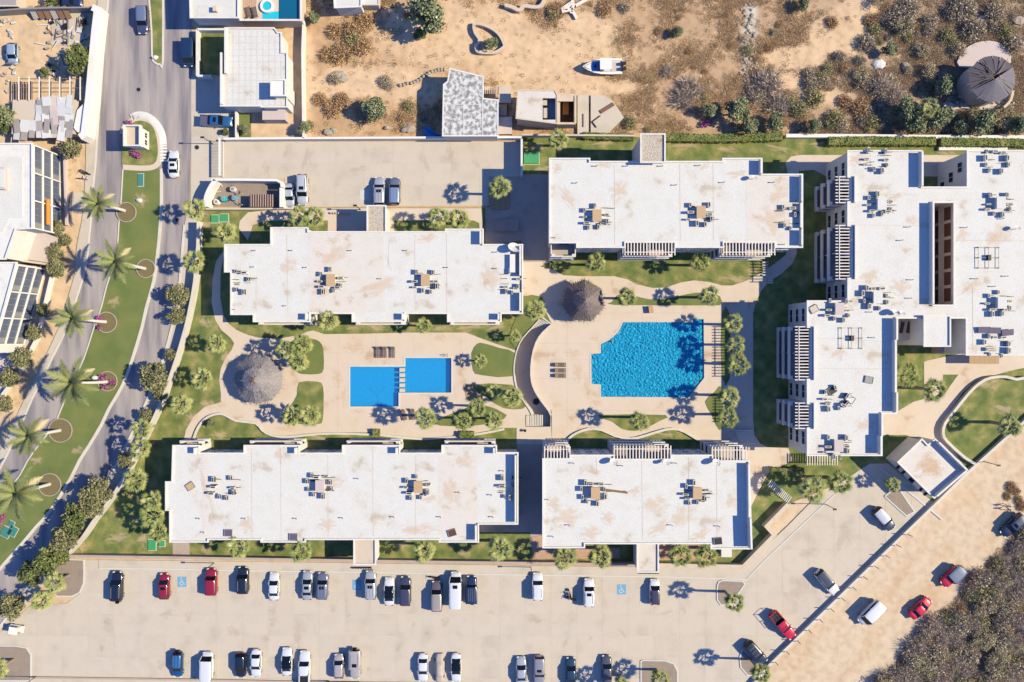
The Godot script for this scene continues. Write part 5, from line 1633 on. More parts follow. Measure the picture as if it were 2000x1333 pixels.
# ---------- what stands on the roofs
func make_roof_things() -> void:
	var proto := thing("air_conditioner", "", "air conditioner")
	proto.set_meta("kindname", "air_conditioner")
	var st := ST()
	box(st, Vector3(0, 0.46, 0), Vector3(0.36, 0.72, 0.92))
	obj("casing", st, M.casing, proto, true)
	st = ST()
	box(st, Vector3(0.2, 0.46, 0), Vector3(0.06, 0.6, 0.8))
	box(st, Vector3(0.0, 0.83, 0), Vector3(0.22, 0.02, 0.7))
	obj("fan_grille", st, M.dark_metal, proto, true)
	st = ST()
	for z in [-0.32, 0.32]:
		box(st, Vector3(0, 0.05, z), Vector3(0.5, 0.1, 0.08))
	obj("feet", st, M.dark_metal, proto, true)
	var pats := [[[-17, -10, 0], [-18, 2, 1], [-14, 10, 1], [-12, 17, 0], [-4, -16, 0], [2, 16, 0], [14, -3, 1], [14, 8, 0], [9, 12, 1]], [[-14, -12, 0], [-15, 1, 1], [-18, 10, 1], [12, -12, 0], [14, 2, 1], [16, 9, 0], [-6, 16, 0], [6, 18, 0]], [[-15, -16, 0], [-20, -6, 0], [-18, 6, 0], [-12, 14, 0], [8, -14, 1], [14, -4, 0], [16, 6, 0], [4, 16, 0], [-6, -14, 1]]]
	var cl := [[1165, 423, 9.6, "tan", "at the west shaft of the northern pergola block"], [1367, 416, 9.6, "tan", "at the middle shaft of the northern pergola block"], [1539, 425, 9.6, "", "at the east edge of the northern pergola block's roof"], [648, 548, 6.0, "tan", "at the west shaft above the small pools"], [832, 548, 6.0, "tan", "at the east shaft above the small pools"], [474, 550, 6.0, "", "at the west edge above the small pools"], [1000, 550, 6.0, "", "at the east edge above the small pools"], [437, 950, 6.0, "", "in the western cluster on the parking-side west block"], [627, 948, 6.0, "pink", "round the grey shaft on the parking-side west block"], [818, 950, 6.0, "tan", "round the tan shaft on the parking-side west block"], [992, 948, 6.0, "", "at the east edge of the parking-side west block"], [1162, 962, 9.4, "tan", "at the west shaft of the south pergola block"], [1360, 962, 9.4, "tan", "at the east shaft of the south pergola block"], [1712, 311, 9.86, "", "in the north-west roof corner of the east block"], [1946, 316, 9.86, "", "in the north-east roof corner of the east block"], [1718, 400, 9.86, "roof_white", "round the white shaft north-west of the light well"], [1949, 398, 9.86, "roof_white", "round the white shaft north-east of the light well"], [1710, 582, 9.86, "roof_white", "south-west of the east block's light well"], [1951, 592, 9.86, "roof_white", "south-east of the east block's light well"], [1636, 604, 9.86, "pink", "in the dense inner-corner cluster of the east block"], [1948, 676, 9.86, "", "below the solar panels on the large east block"], [1634, 778, 9.86, "", "in the jumbled heap on the east block's south wing"], [1634, 870, 9.86, "pink", "in the cluster at the south end of the east block"]]
	var ci := 0
	for c in cl:
		var h: float = c[2]
		var where: String = c[4]
		if c[3]:
			var s := thing("roof_shaft", "square %s capped shaft %s" % [{"tan": "tan", "pink": "grey", "roof_white": "white"}[c[3]], where.replace("round the tan shaft ", "").replace("round the grey shaft ", "").replace("round the white shaft ", "").replace("at the ", "that is the ")], "roof shaft", P(c[0], c[1], h))
			st = ST()
			box(st, Vector3(0, 0.5, 0), Vector3(1.25, 1.0, 1.7))
			obj("shaft", st, M.render, s, true)
			st = ST()
			box(st, Vector3(0, 1.06, 0), Vector3(1.45, 0.12, 1.95))
			obj("lid", st, M.wood_pale if c[3] == "tan" else M[c[3]], s, true)
		var pat: Array = pats[ci % 3]
		var k := 0.62 if c[3] == "" and (c[0] == 992 or c[0] == 474 or c[0] == 1000 or c[0] == 1539) else 1.0
		for q in pat:
			if k < 1.0 and absf(q[0]) > 15:
				continue
			var yaw := (0.0 if q[2] == 0 else PI / 2) + rng.randf_range(-0.06, 0.06)
			if c[0] == 1634 and c[1] == 778:
				yaw = rng.randf() * PI
			dup(proto, P(c[0] + q[0] * k * 1.3 + rng.randf_range(-2, 2), c[1] + q[1] * 1.25 + rng.randf_range(-1.5, 1.5), h), yaw, rng.randf_range(0.68, 1.1), "boxy air conditioner " + where, "air conditioners " + where)
		for i in 4:
			st = ST()
			var z := rng.randf_range(-1.4, 1.4)
			var x0 := rng.randf_range(0.3, 1.0)
			var base := P(c[0], c[1], h)
			bar(st, base + Vector3(x0, 0.25, z), base + Vector3(x0 + rng.randf_range(0.8, 2.2), 0.25, z + rng.randf_range(-0.15, 0.15)), 0.07, 0.07)
			tag(obj("pipe_run", st, M.dark_metal), "dark refrigerant pipe run " + where, "pipe", "pipes " + where)
			st = ST()
			bar(st, base + Vector3(-x0, 0.3, -z), base + Vector3(-x0 - rng.randf_range(0.6, 1.4), 0.2, -z), 0.08, 0.08)
			tag(obj("pipe_run", st, M.dark_metal), "dark refrigerant pipe run " + where, "pipe", "pipes " + where)
		ci += 1
	proto.free()
	# small vents
	var vent := thing("vent_pipe", "", "vent pipe")
	vent.set_meta("kindname", "vent_pipe")
	st = ST()
	tube(st, Vector3.ZERO, Vector3(0, 0.65, 0), 0.07, 0.07, 7)
	obj("pipe", st, M.white_paint, vent, true)
	st = ST()
	tube(st, Vector3(0, 0.65, 0), Vector3(0, 0.75, 0), 0.12, 0.09, 7)
	obj("cap", st, M.grey_metal, vent, true)
	for q in [["small white vent pipe on the roof of the block north of the small pools", 6.0, [500, 490, 497, 522, 572, 490, 600, 523, 687, 490, 795, 490, 875, 523, 970, 493, 970, 525, 560, 598, 460, 605, 745, 545]], ["small white vent pipe on the roof of the northern pergola block", 9.6, [1126, 358, 1165, 325, 1225, 325, 1293, 325, 1320, 362, 1366, 324, 1413, 357, 1510, 357, 1083, 465, 1530, 478]], ["small white vent pipe on the roof of the large east block", 9.86, [1700, 330, 1775, 444, 1780, 547, 1777, 583, 1705, 660, 1885, 445, 1957, 428, 1700, 610, 1660, 470, 1905, 545, 1760, 470, 1965, 540, 1940, 560]], ["small white vent pipe on the roof of the parking-side west block", 6.0, [391, 1013, 480, 1013, 580, 1013, 670, 1012, 770, 1010, 861, 1010, 963, 1010, 983, 920, 897, 962, 960, 967, 700, 935, 400, 1040]], ["small white vent pipe on the roof of the block south of the large pool", 9.4, [1112, 1026, 1312, 1026, 1404, 1028, 1070, 976, 1120, 905, 1215, 910, 1320, 905, 1455, 1028, 1080, 1048]]]:
		for i in range(0, q[2].size(), 2):
			dup(vent, P(q[2][i], q[2][i + 1], q[1]), 0.0, 1.0, q[0], q[0].replace("small white vent pipe", "vent pipes"))
	vent.free()
	# satellite dishes
	for q in [[1004, 487, 6.0, 1.1, "large white satellite dish in the corner of the block north of the small pools"], [1197, 902, 9.4, 0.7, "satellite dish beside the middle pergola of the block south of the large pool"], [1299, 903, 9.4, 0.55, "satellite dish at the east end of the middle pergola of the south block"], [1396, 903, 9.4, 0.7, "satellite dish beside the eastern pergola of the south block"], [1744, 612, 9.86, 0.7, "western satellite dish by the courtyard of the large east block"], [1757, 613, 9.86, 0.5, "eastern satellite dish by the courtyard of the large east block"], [1470, 350, 9.6, 0.5, "small satellite dish on the roof step of the northern pergola block"], [1981, 448, 9.86, 0.5, "small satellite dish near the east edge of the large east block"]]:
		var s := thing("satellite_dish", q[4], "satellite dish", P(q[0], q[1], q[2]))
		st = ST()
		tube(st, Vector3.ZERO, Vector3(0, 1.0, 0), 0.05, 0.05)
		obj("mast", st, M.grey_metal, s, true)
		st = ST()
		var r: float = q[3]
		var bz := Basis(Vector3(1, 0, 0.4).normalized(), -0.75)
		for j in 3:
			for i in 14:
				var t0 := TAU * i / 14
				var t1 := TAU * (i + 1) / 14
				var r0 := r * j / 3.0
				var r1 := r * (j + 1) / 3.0
				quad(st, Vector3(0, 1.05, 0) + bz * Vector3(cos(t0) * r0, r0 * r0 * 0.25 / r, sin(t0) * r0), Vector3(0, 1.05, 0) + bz * Vector3(cos(t1) * r0, r0 * r0 * 0.25 / r, sin(t1) * r0), Vector3(0, 1.05, 0) + bz * Vector3(cos(t1) * r1, r1 * r1 * 0.25 / r, sin(t1) * r1), Vector3(0, 1.05, 0) + bz * Vector3(cos(t0) * r1, r1 * r1 * 0.25 / r, sin(t0) * r1))
		obj("dish", st, M.casing, s, true)
		st = ST()
		bar(st, Vector3(0, 1.05, 0), Vector3(0, 1.05, 0) + bz * Vector3(0, r * 0.9, r * 0.4), 0.04, 0.04)
		obj("feed_arm", st, M.dark_metal, s, true)
	# pipe grids on the east block
	for q in [[1662, 661, "square pipe frame with nine feet on the south-west wing of the east block"], [1929, 504, "square pipe frame with nine feet east of the light well"]]:
		var s := thing("roof_grid", q[2], "pipe frame", P(q[0], q[1], 9.86))
		for i in 3:
			for ax in 2:
				st = ST()
				var t := -1.65 + i * 1.65
				bar(st, Vector3(t, 0.35, -1.65) if ax == 0 else Vector3(-1.65, 0.42, t), Vector3(t, 0.35, 1.65) if ax == 0 else Vector3(1.65, 0.42, t), 0.06, 0.06)
				obj("pipe", st, M.grey_metal, s, true)
			for j in 3:
				st = ST()
				box(st, Vector3(-1.65 + i * 1.65, 0.2, -1.65 + j * 1.65), Vector3(0.16, 0.4, 0.16))
				obj("foot", st, M.dark_metal, s, true)
		st = ST()
		box(st, Vector3(0.05, 0.35, 0), Vector3(0.5, 0.6, 0.9))
		obj("junction_box", st, M.dark_metal, s, true)
	for q in [[1920, 645, 0.03], [1941, 646, -0.02], [1966, 650, 0.1]]:
		var s := thing("solar_panel", "flat grey-violet panel on the east block's roof, %s of three" % ("westernmost" if q[0] == 1920 else "middle one" if q[0] == 1941 else "easternmost"), "solar panel", P(q[0], q[1], 9.86), "panels on the east block", q[2])
		st = ST()
		box(st, Vector3(0, 0.45, 0), Vector3(1.9, 0.06, 1.0), 0.0, Basis(Vector3(1, 0, 0), 0.2))
		obj("panel", st, M.solar, s, true)
		st = ST()
		for i in 3:
			box(st, Vector3(-0.8 + i * 0.8, 0.2, 0), Vector3(0.06, 0.4, 0.8))
		obj("stand", st, M.grey_metal, s, true)
	for q in [[1590, 604, 0.5, "tan square board lying on the inner corner of the east block's roof", "tan"], [372, 950, 0.6, "tan square board lying near the west end of the parking-side block", "wood_pale"], [1625, 763, 0.6, "dark framed panel at the top of the jumbled heap on the east block", "dark_metal"], [1661, 780, -0.6, "white framed tray beside the jumbled heap on the east block", "sheet_white"], [1697, 742, -0.2, "narrow grey crate on the south wing of the east block", "grey_metal"], [883, 1041, 0.3, "brown triangular board on the south edge of the parking-side west block", "brown"], [1402, 1057, 0.1, "dark rack at the south-east corner of the block south of the large pool", "dark_metal"], [446, 1041, 0.0, "blue-grey pile at the south edge of the parking-side west block", "solar"], [573, 1049, 0.0, "blue-grey pile on the parapet step of the parking-side west block", "solar"]]:
		var h := 6.0 if q[0] < 1000 else 9.4 if q[0] < 1500 else 9.86
		var s := thing("loose_panel", q[3], "panel", P(q[0], q[1], h), "", q[2])
		st = ST()
		box(st, Vector3(0, 0.14, 0), Vector3(1.25, 0.1, 1.05))
		obj("sheet", st, M[q[4]], s, true)
		st = ST()
		for t in [-1.0, 1.0]:
			box(st, Vector3(t * 0.64, 0.17, 0), Vector3(0.07, 0.16, 1.15))
			box(st, Vector3(0, 0.17, t * 0.54), Vector3(1.2, 0.15, 0.07))
		obj("rim", st, M.grey_metal, s, true)
	st = ST()
	bar(st, P(1180, 957, 9.5), P(1226, 963, 9.5), 0.35, 0.06)
	bar(st, P(1180, 961, 9.5), P(1222, 960, 9.5), 0.1, 0.1)
	tag(obj("ladder", st, M.wood), "long ladder-like rack lying east of the west shaft on the south block", "rack")
	# flood of white gear along the east edge of the west block
	st = ST()
	box(st, P(1001, 515, 6.4), Vector3(0.9, 0.8, 3.0))
	tag(obj("roof_cabinet", st, M.render), "tall white cabinet below the large dish on the block north of the small pools", "cabinet")

func lounger() -> Node3D:
	var o := thing("sun_lounger", "", "sun lounger")
	o.set_meta("kindname", "sun_lounger")
	var st := ST()
	for i in 6:
		box(st, Vector3(0, 0.34, -0.5 + i * 0.24), Vector3(0.62, 0.04, 0.2))
	obj("seat_slats", st, M.lounger, o, true)
	st = ST()
	box(st, Vector3(0, 0.52, -0.82), Vector3(0.62, 0.05, 0.7), 0.0, Basis(Vector3(1, 0, 0), 0.6))
	obj("backrest", st, M.lounger, o, true)
	for s in [-1.0, 1.0]:
		st = ST()
		box(st, Vector3(s * 0.33, 0.32, -0.1), Vector3(0.06, 0.08, 1.9))
		obj("rail", st, M.dark_metal, o, true)
		for z in [-0.8, 0.7]:
			st = ST()
			box(st, Vector3(s * 0.3, 0.15, z), Vector3(0.07, 0.3, 0.07))
			obj("leg", st, M.dark_metal, o, true)
	return o

func make_street_things() -> void:
	var st := ST()
	var lp := lounger()
	for q in [[738, 690, 0.0, "sun lounger above the small pools, westernmost of three"], [751, 690, 0.0, "sun lounger above the small pools, middle of three"], [767, 690, 0.0, "sun lounger above the small pools, easternmost of three"], [1096, 713, 1.57, "sun lounger west of the large pool, northernmost of three"], [1096, 724, 1.57, "sun lounger west of the large pool, middle of three"], [1096, 734, 1.57, "sun lounger west of the large pool, southernmost of three"], [789, 812, 0.3, "sun lounger under the palm shadow below the small pools, western one"], [806, 811, 0.1, "sun lounger under the palm shadow below the small pools, eastern one"]]:
		dup(lp, P(q[0], q[1], 0.07), q[2], 1.0, q[3], "sun loungers on the terraces")
	lp.free()
	# lamp posts
	for q in [[418, 1100, "tall lamp post at the west end of the parking kerb"], [1037, 1108, "tall lamp post at the middle of the parking kerb"], [1612, 985, "tall lamp post by the two palms of the angled parking"], [704, 410, "tall lamp post on the south kerb of the upper parking"], [70, 1322, "tall lamp post at the gravel corner at the lower west"], [640, 1330, "tall lamp post at the south edge of the parking"], [1922, 902, "lamp post on the retaining wall by the service building"], [415, 281, "short lamp post by the sliding gate"], [700, 1332, "second tall lamp post at the south edge of the parking"]]:
		var s := thing("lamp_post", q[2], "lamp post", P(q[0], q[1]))
		st = ST()
		tube(st, Vector3.ZERO, Vector3(0, 4.7, 0), 0.08, 0.05)
		obj("pole", st, M.dark_metal, s, true)
		st = ST()
		box(st, Vector3(-0.1, 4.78, 0), Vector3(0.6, 0.14, 0.3))
		obj("lamp_head", st, M.dark_metal, s, true)
		st = ST()
		box(st, Vector3(-0.1, 4.7, 0), Vector3(0.4, 0.03, 0.2))
		obj("lamp_lens", st, M.lamp_glass, s, true)
	for q in [[1038, 310, 2.6, 1.9, "green_lid", "large green utility cover by the blue shaded wall", 0.7], [420, 428, 1.3, 1.3, "green_lid", "green utility lid, western of a pair on the west lawn", 0.2], [438, 426, 1.4, 1.3, "green_lid", "green utility lid, eastern of a pair on the west lawn", 0.2], [275, 352, 0.9, 2.1, "teal_lid", "teal utility cover on the median below the gatehouse", 0.2], [12, 1040, 1.5, 1.7, "teal_lid", "western teal utility cover at the south end of the median", 0.2], [25, 1038, 1.4, 1.6, "teal_lid", "eastern teal utility cover at the south end of the median", 0.2], [22, 1024, 0.9, 1.0, "teal_lid", "small teal cover above the pair at the south end of the median", 0.2], [297, 1065, 1.3, 1.8, "green_lid", "faded green cover at the foot of the palms by the corner lawn", 0.2], [316, 1062, 1.0, 1.0, "green_lid", "small green cover beside the west end of the parking-side block", 0.2], [1417, 1078, 1.8, 1.5, "casing", "pale metal cabinet behind the block south of the large pool", 0.9]]:
		var s := thing("utility_cover", q[5], "utility cover", P(q[0], q[1]))
		st = ST()
		box(st, Vector3(0, q[6] * 0.5, 0), Vector3(q[2], q[6], q[3]), -0.5 if q[1] > 1020 and q[1] < 1050 else 0.0)
		obj("lid", st, M[q[4]], s, true)
		st = ST()
		box(st, Vector3(0, 0.05, 0), Vector3(q[2] + 0.2, 0.1, q[3] + 0.2), -0.5 if q[1] > 1020 and q[1] < 1050 else 0.0)
		obj("frame", st, M.kerb, s, true)
	var s := thing("bench", "small orange wooden seat on the terrace above the large pool", "seat", P(1271, 605), "", 0.15)
	st = ST()
	box(st, Vector3(0, 0.4, 0), Vector3(0.8, 0.08, 1.2))
	obj("seat", st, M.terracotta, s, true)
	st = ST()
	box(st, Vector3(-0.4, 0.65, 0), Vector3(0.08, 0.5, 1.2))
	obj("backrest", st, M.terracotta, s, true)
	for x in [-0.3, 0.3]:
		for z in [-0.5, 0.5]:
			st = ST()
			box(st, Vector3(x, 0.18, z), Vector3(0.08, 0.36, 0.08))
			obj("leg", st, M.brown, s, true)
	s = thing("pool_ladder", "bent steel ladder at the north edge of the rectangular small pool", "pool ladder", P(871, 695))
	for x in [-0.3, 0.3]:
		st = ST()
		tube(st, Vector3(x, 0.0, -0.3), Vector3(x, 0.8, -0.1), 0.04, 0.04)
		tube(st, Vector3(x, 0.8, -0.1), Vector3(x, -0.5, 0.45), 0.04, 0.04)
		obj("rail", st, M.grey_metal, s, true)
	st = ST()
	for y in [-0.1, -0.35]:
		box(st, Vector3(0, y, 0.35), Vector3(0.6, 0.04, 0.08))
	obj("rungs", st, M.grey_metal, s, true)
	for q in [[384, 288, 0.35, 0.03, "round manhole cover on the driveway beside the sliding gate"], [1047, 785, 0.55, -1.59, "round manhole cover in the floor of the sunken passage"], [270, 175, 0.35, 0.01, "round manhole cover in the road above the gatehouse island"], [345, 430, 0.3, 0.01, "round manhole cover in the east carriageway by the white road wall"]]:
		s = thing("manhole_cover", q[4], "manhole cover", P(q[0], q[1], q[3]))
		st = ST()
		tube(st, Vector3(0, 0, 0), Vector3(0, 0.02, 0), q[2], q[2], 12)
		obj("lid", st, M.dark_metal, s, true)
		st = ST()
		tube(st, Vector3(0, -0.01, 0), Vector3(0, 0.012, 0), q[2] + 0.1, q[2] + 0.1, 12)
		obj("rim", st, M.grey_metal, s, true)
	# blue beach umbrella cut off at the lower edge, signs of life in the lot
	for q in [[272, 392, "white round stone marker on the median near the first coconut palm"], [303, 113, "white stone marker at the tip of the north median strip"], [186, 738, "white stone marker beside the fourth round bed"]]:
		st = ST()
		blob(st, P(q[0], q[1]) + Vector3(0, 0.3, 0), Vector3(0.6, 0.6, 0.4))
		tag(obj("stone_marker", st, M.wall_white), q[2], "stone")
	for q in [[1086, 862], [1025, 841]]:
		s = thing("ground_lamp", "small dark lamp on the landing by the passage steps, %s one" % ("eastern" if q[0] > 1050 else "western"), "ground lamp", P(q[0], q[1]))
		st = ST()
		tube(st, Vector3.ZERO, Vector3(0, 0.6, 0), 0.12, 0.12)
		obj("post", st, M.dark_metal, s, true)
		st = ST()
		tube(st, Vector3(0, 0.6, 0), Vector3(0, 0.75, 0), 0.28, 0.2, 8)
		obj("hood", st, M.dark_metal, s, true)
	for q in [[705, 1109, 8], [1265, 1119, 8], [662, 417, 8]]:
		for i in q[2]:
			st = ST()
			var p := P(q[0] - 15 + i * 5, q[1])
			box(st, p + Vector3(0, 0.25, 0), Vector3(0.16, 0.5, 0.3), 0.4)
			tag(obj("bollard", st, M.dark_metal if q[0] != 662 else M.tan), "short bollard in the row before the %s" % ("tan entrance porch" if q[0] == 705 else "pale entrance porch" if q[0] == 1265 else "upper-parking walkway"), "bollard", "bollards in a row")

# ---------- vehicles; the front looks along -z
const KINDS := {
	"sedan": {"L": 4.7, "W": 1.82, "belt": 0.92, "hood": 0.8, "tail": 0.98, "roof": 1.43, "cb": [-1.05, 1.65], "ct": [-0.3, 0.95], "tw": 0.62},
	"suv": {"L": 4.75, "W": 1.92, "belt": 1.08, "hood": 0.98, "tail": 1.1, "roof": 1.74, "cb": [-1.1, 2.24], "ct": [-0.45, 2.0], "tw": 0.7},
	"hatch": {"L": 4.2, "W": 1.78, "belt": 0.96, "hood": 0.86, "tail": 1.0, "roof": 1.52, "cb": [-1.1, 1.98], "ct": [-0.4, 1.55], "tw": 0.64},
	"van": {"L": 5.2, "W": 1.98, "belt": 1.2, "hood": 1.1, "tail": 1.2, "roof": 2.15, "cb": [-1.95, 2.52], "ct": [-1.25, 2.48], "tw": 0.8},
	"pickup": {"L": 5.4, "W": 1.92, "belt": 1.08, "hood": 1.0, "tail": 1.08, "roof": 1.78, "cb": [-1.15, 1.0], "ct": [-0.5, 0.75], "tw": 0.7},
	"jeep": {"L": 4.3, "W": 1.85, "belt": 1.15, "hood": 1.1, "tail": 1.15, "roof": 1.84, "cb": [-0.75, 2.1], "ct": [-0.5, 2.05], "tw": 0.84},
}

func loft(st: SurfaceTool, rows: Array) -> void:
	for i in rows.size() - 1:
		for j in rows[i].size() - 1:
			var a: Vector3 = rows[i][j]
			var b: Vector3 = rows[i][j + 1]
			var c: Vector3 = rows[i + 1][j + 1]
			var d: Vector3 = rows[i + 1][j]
			var m := (a + b + c + d) * 0.25
			quad(st, a, b, c, d, Vector3(m.x, m.y - 0.55, m.z * 0.35))

func car_mesh(kind: String) -> Dictionary:
	if cache.has(kind):
		return cache[kind]
	var k: Dictionary = KINDS[kind]
	var l: float = k.L
	var w: float = k.W * 0.5
	var out := {}
	var st := ST()
	var rows: Array = []
	for i in 15:
		var u := -1.0 + 2.0 * i / 14.0
		var z := u * l * 0.5
		var e := pow(absf(u), 9.0)
		var ww := w * (1.0 - 0.30 * e - (0.06 * u * u if u < 0 else 0.03 * u * u))
		var y: float = k.belt
		if z < k.cb[0] + 0.25:
			var f := clampf((z + l * 0.5) / (k.cb[0] + 0.25 + l * 0.5), 0, 1)
			y = lerpf(k.hood - 0.12, k.belt, sqrt(f))
		elif z > k.cb[1] - 0.2:
			y = lerpf(k.belt, k.tail, clampf((z - k.cb[1] + 0.2) / 0.4, 0, 1))
		y -= 0.22 * pow(absf(u), 14.0)
		var lo := 0.3 + 0.14 * e
		var row: Array = []
		for s in [[-0.96, lo], [-1.0, 0.5], [-0.985, y - 0.2], [-0.92, y - 0.04], [-0.7, y + 0.02], [0.0, y + 0.045], [0.7, y + 0.02], [0.92, y - 0.04], [0.985, y - 0.2], [1.0, 0.5], [0.96, lo]]:
			row.append(Vector3(s[0] * ww, s[1], z))
		rows.append(row)
	loft(st, rows)
	for t in [0, 14]:
		var r: Array = rows[t]
		for j in 5:
			quad(st, r[j], r[j + 1], r[9 - j], r[10 - j], Vector3(0, 0, -1 if t == 0 else 1))
	st.generate_normals()
	out.body = st.commit()
	# glasshouse
	var bw: float = w * 0.9
	var tw: float = w * k.tw / 0.78
	var y0: float = k.belt - 0.02
	var y1: float = k.roof - 0.06
	var B := [Vector3(-bw, y0, k.cb[0]), Vector3(bw, y0, k.cb[0]), Vector3(bw, y0, k.cb[1]), Vector3(-bw, y0, k.cb[1])]
	var T := [Vector3(-tw, y1, k.ct[0]), Vector3(tw, y1, k.ct[0]), Vector3(tw, y1, k.ct[1]), Vector3(-tw, y1, k.ct[1])]
	var nmz := ["windscreen", "side_window", "rear_window", "side_window_b"]
	var outs := [Vector3(0, 0.5, -1), Vector3(1, 0.3, 0), Vector3(0, 0.5, 1), Vector3(-1, 0.3, 0)]
	for i in 4:
		st = ST()
		var j := (i + 1) % 4
		var mb: Vector3 = (B[i] + B[j]) * 0.5
		var mt: Vector3 = (T[i] + T[j]) * 0.5
		var sh := 0.94
		quad(st, mb.lerp(B[i], sh), mb.lerp(B[j], sh), mt.lerp(T[j], sh), mt.lerp(T[i], sh), outs[i])
		out[nmz[i]] = st.commit()
	st = ST()
	for i in 4:
		var j := (i + 1) % 4
		quad(st, B[i] * Vector3(0.985, 1, 1), B[j] * Vector3(0.985, 1, 1), T[j] * Vector3(0.98, 1, 1) - Vector3(0, 0.01, 0), T[i] * Vector3(0.98, 1, 1) - Vector3(0, 0.01, 0), outs[i])
		bar(st, B[i] + Vector3(0, 0.01, 0), T[i] + Vector3(0, 0.01, 0), 0.09, 0.07)
	var mz: float = 0.5 * (k.cb[0] + k.cb[1])
	for s in [-1.0, 1.0]:
		bar(st, Vector3(s * bw, y0, mz + 0.15), Vector3(s * tw, y1, mz + 0.15), 0.06, 0.1)
	out.pillars = st.commit()
	st = ST()
	rows = []
	for i in 7:
		var u := i / 6.0
		var z: float = lerpf(k.ct[0] - 0.03, k.ct[1] + 0.04, u)
		var e := pow(absf(u * 2 - 1), 6.0)
		var row: Array = []
		for s in [[-1.0, -0.05], [-0.95, 0.01], [-0.6, 0.055], [0.0, 0.07], [0.6, 0.055], [0.95, 0.01], [1.0, -0.05]]:
			row.append(Vector3(s[0] * tw * (1.02 - 0.06 * e), y1 + s[1] - 0.05 * e, z))
		rows.append(row)
	loft(st, rows)
	st.generate_normals()
	out.roof = st.commit()
	st = ST()
	tube(st, Vector3(-0.11, 0, 0), Vector3(0.11, 0, 0), 0.33, 0.33, 14)
	tube(st, Vector3(0.11, 0, 0), Vector3(-0.11, 0, 0), 0.33, 0.33, 14)
	out.wheel = st.commit()
	st = ST()
	tube(st, Vector3(-0.115, 0, 0), Vector3(0.115, 0, 0), 0.2, 0.2, 10)
	tube(st, Vector3(0.115, 0, 0), Vector3(-0.115, 0, 0), 0.2, 0.2, 10)
	out.rim = st.commit()
	st = ST()
	box(st, Vector3.ZERO, Vector3(0.34, 0.13, 0.16), 0.0)
	out.lamp = st.commit()
	st = ST()
	box(st, Vector3.ZERO, Vector3(0.2, 0.13, 0.1), 0.0)
	out.mirror = st.commit()
	st = ST()
	box(st, Vector3.ZERO, Vector3(0.05, 0.05, 1.7))
	out.rail = st.commit()
	cache[kind] = out
	return out

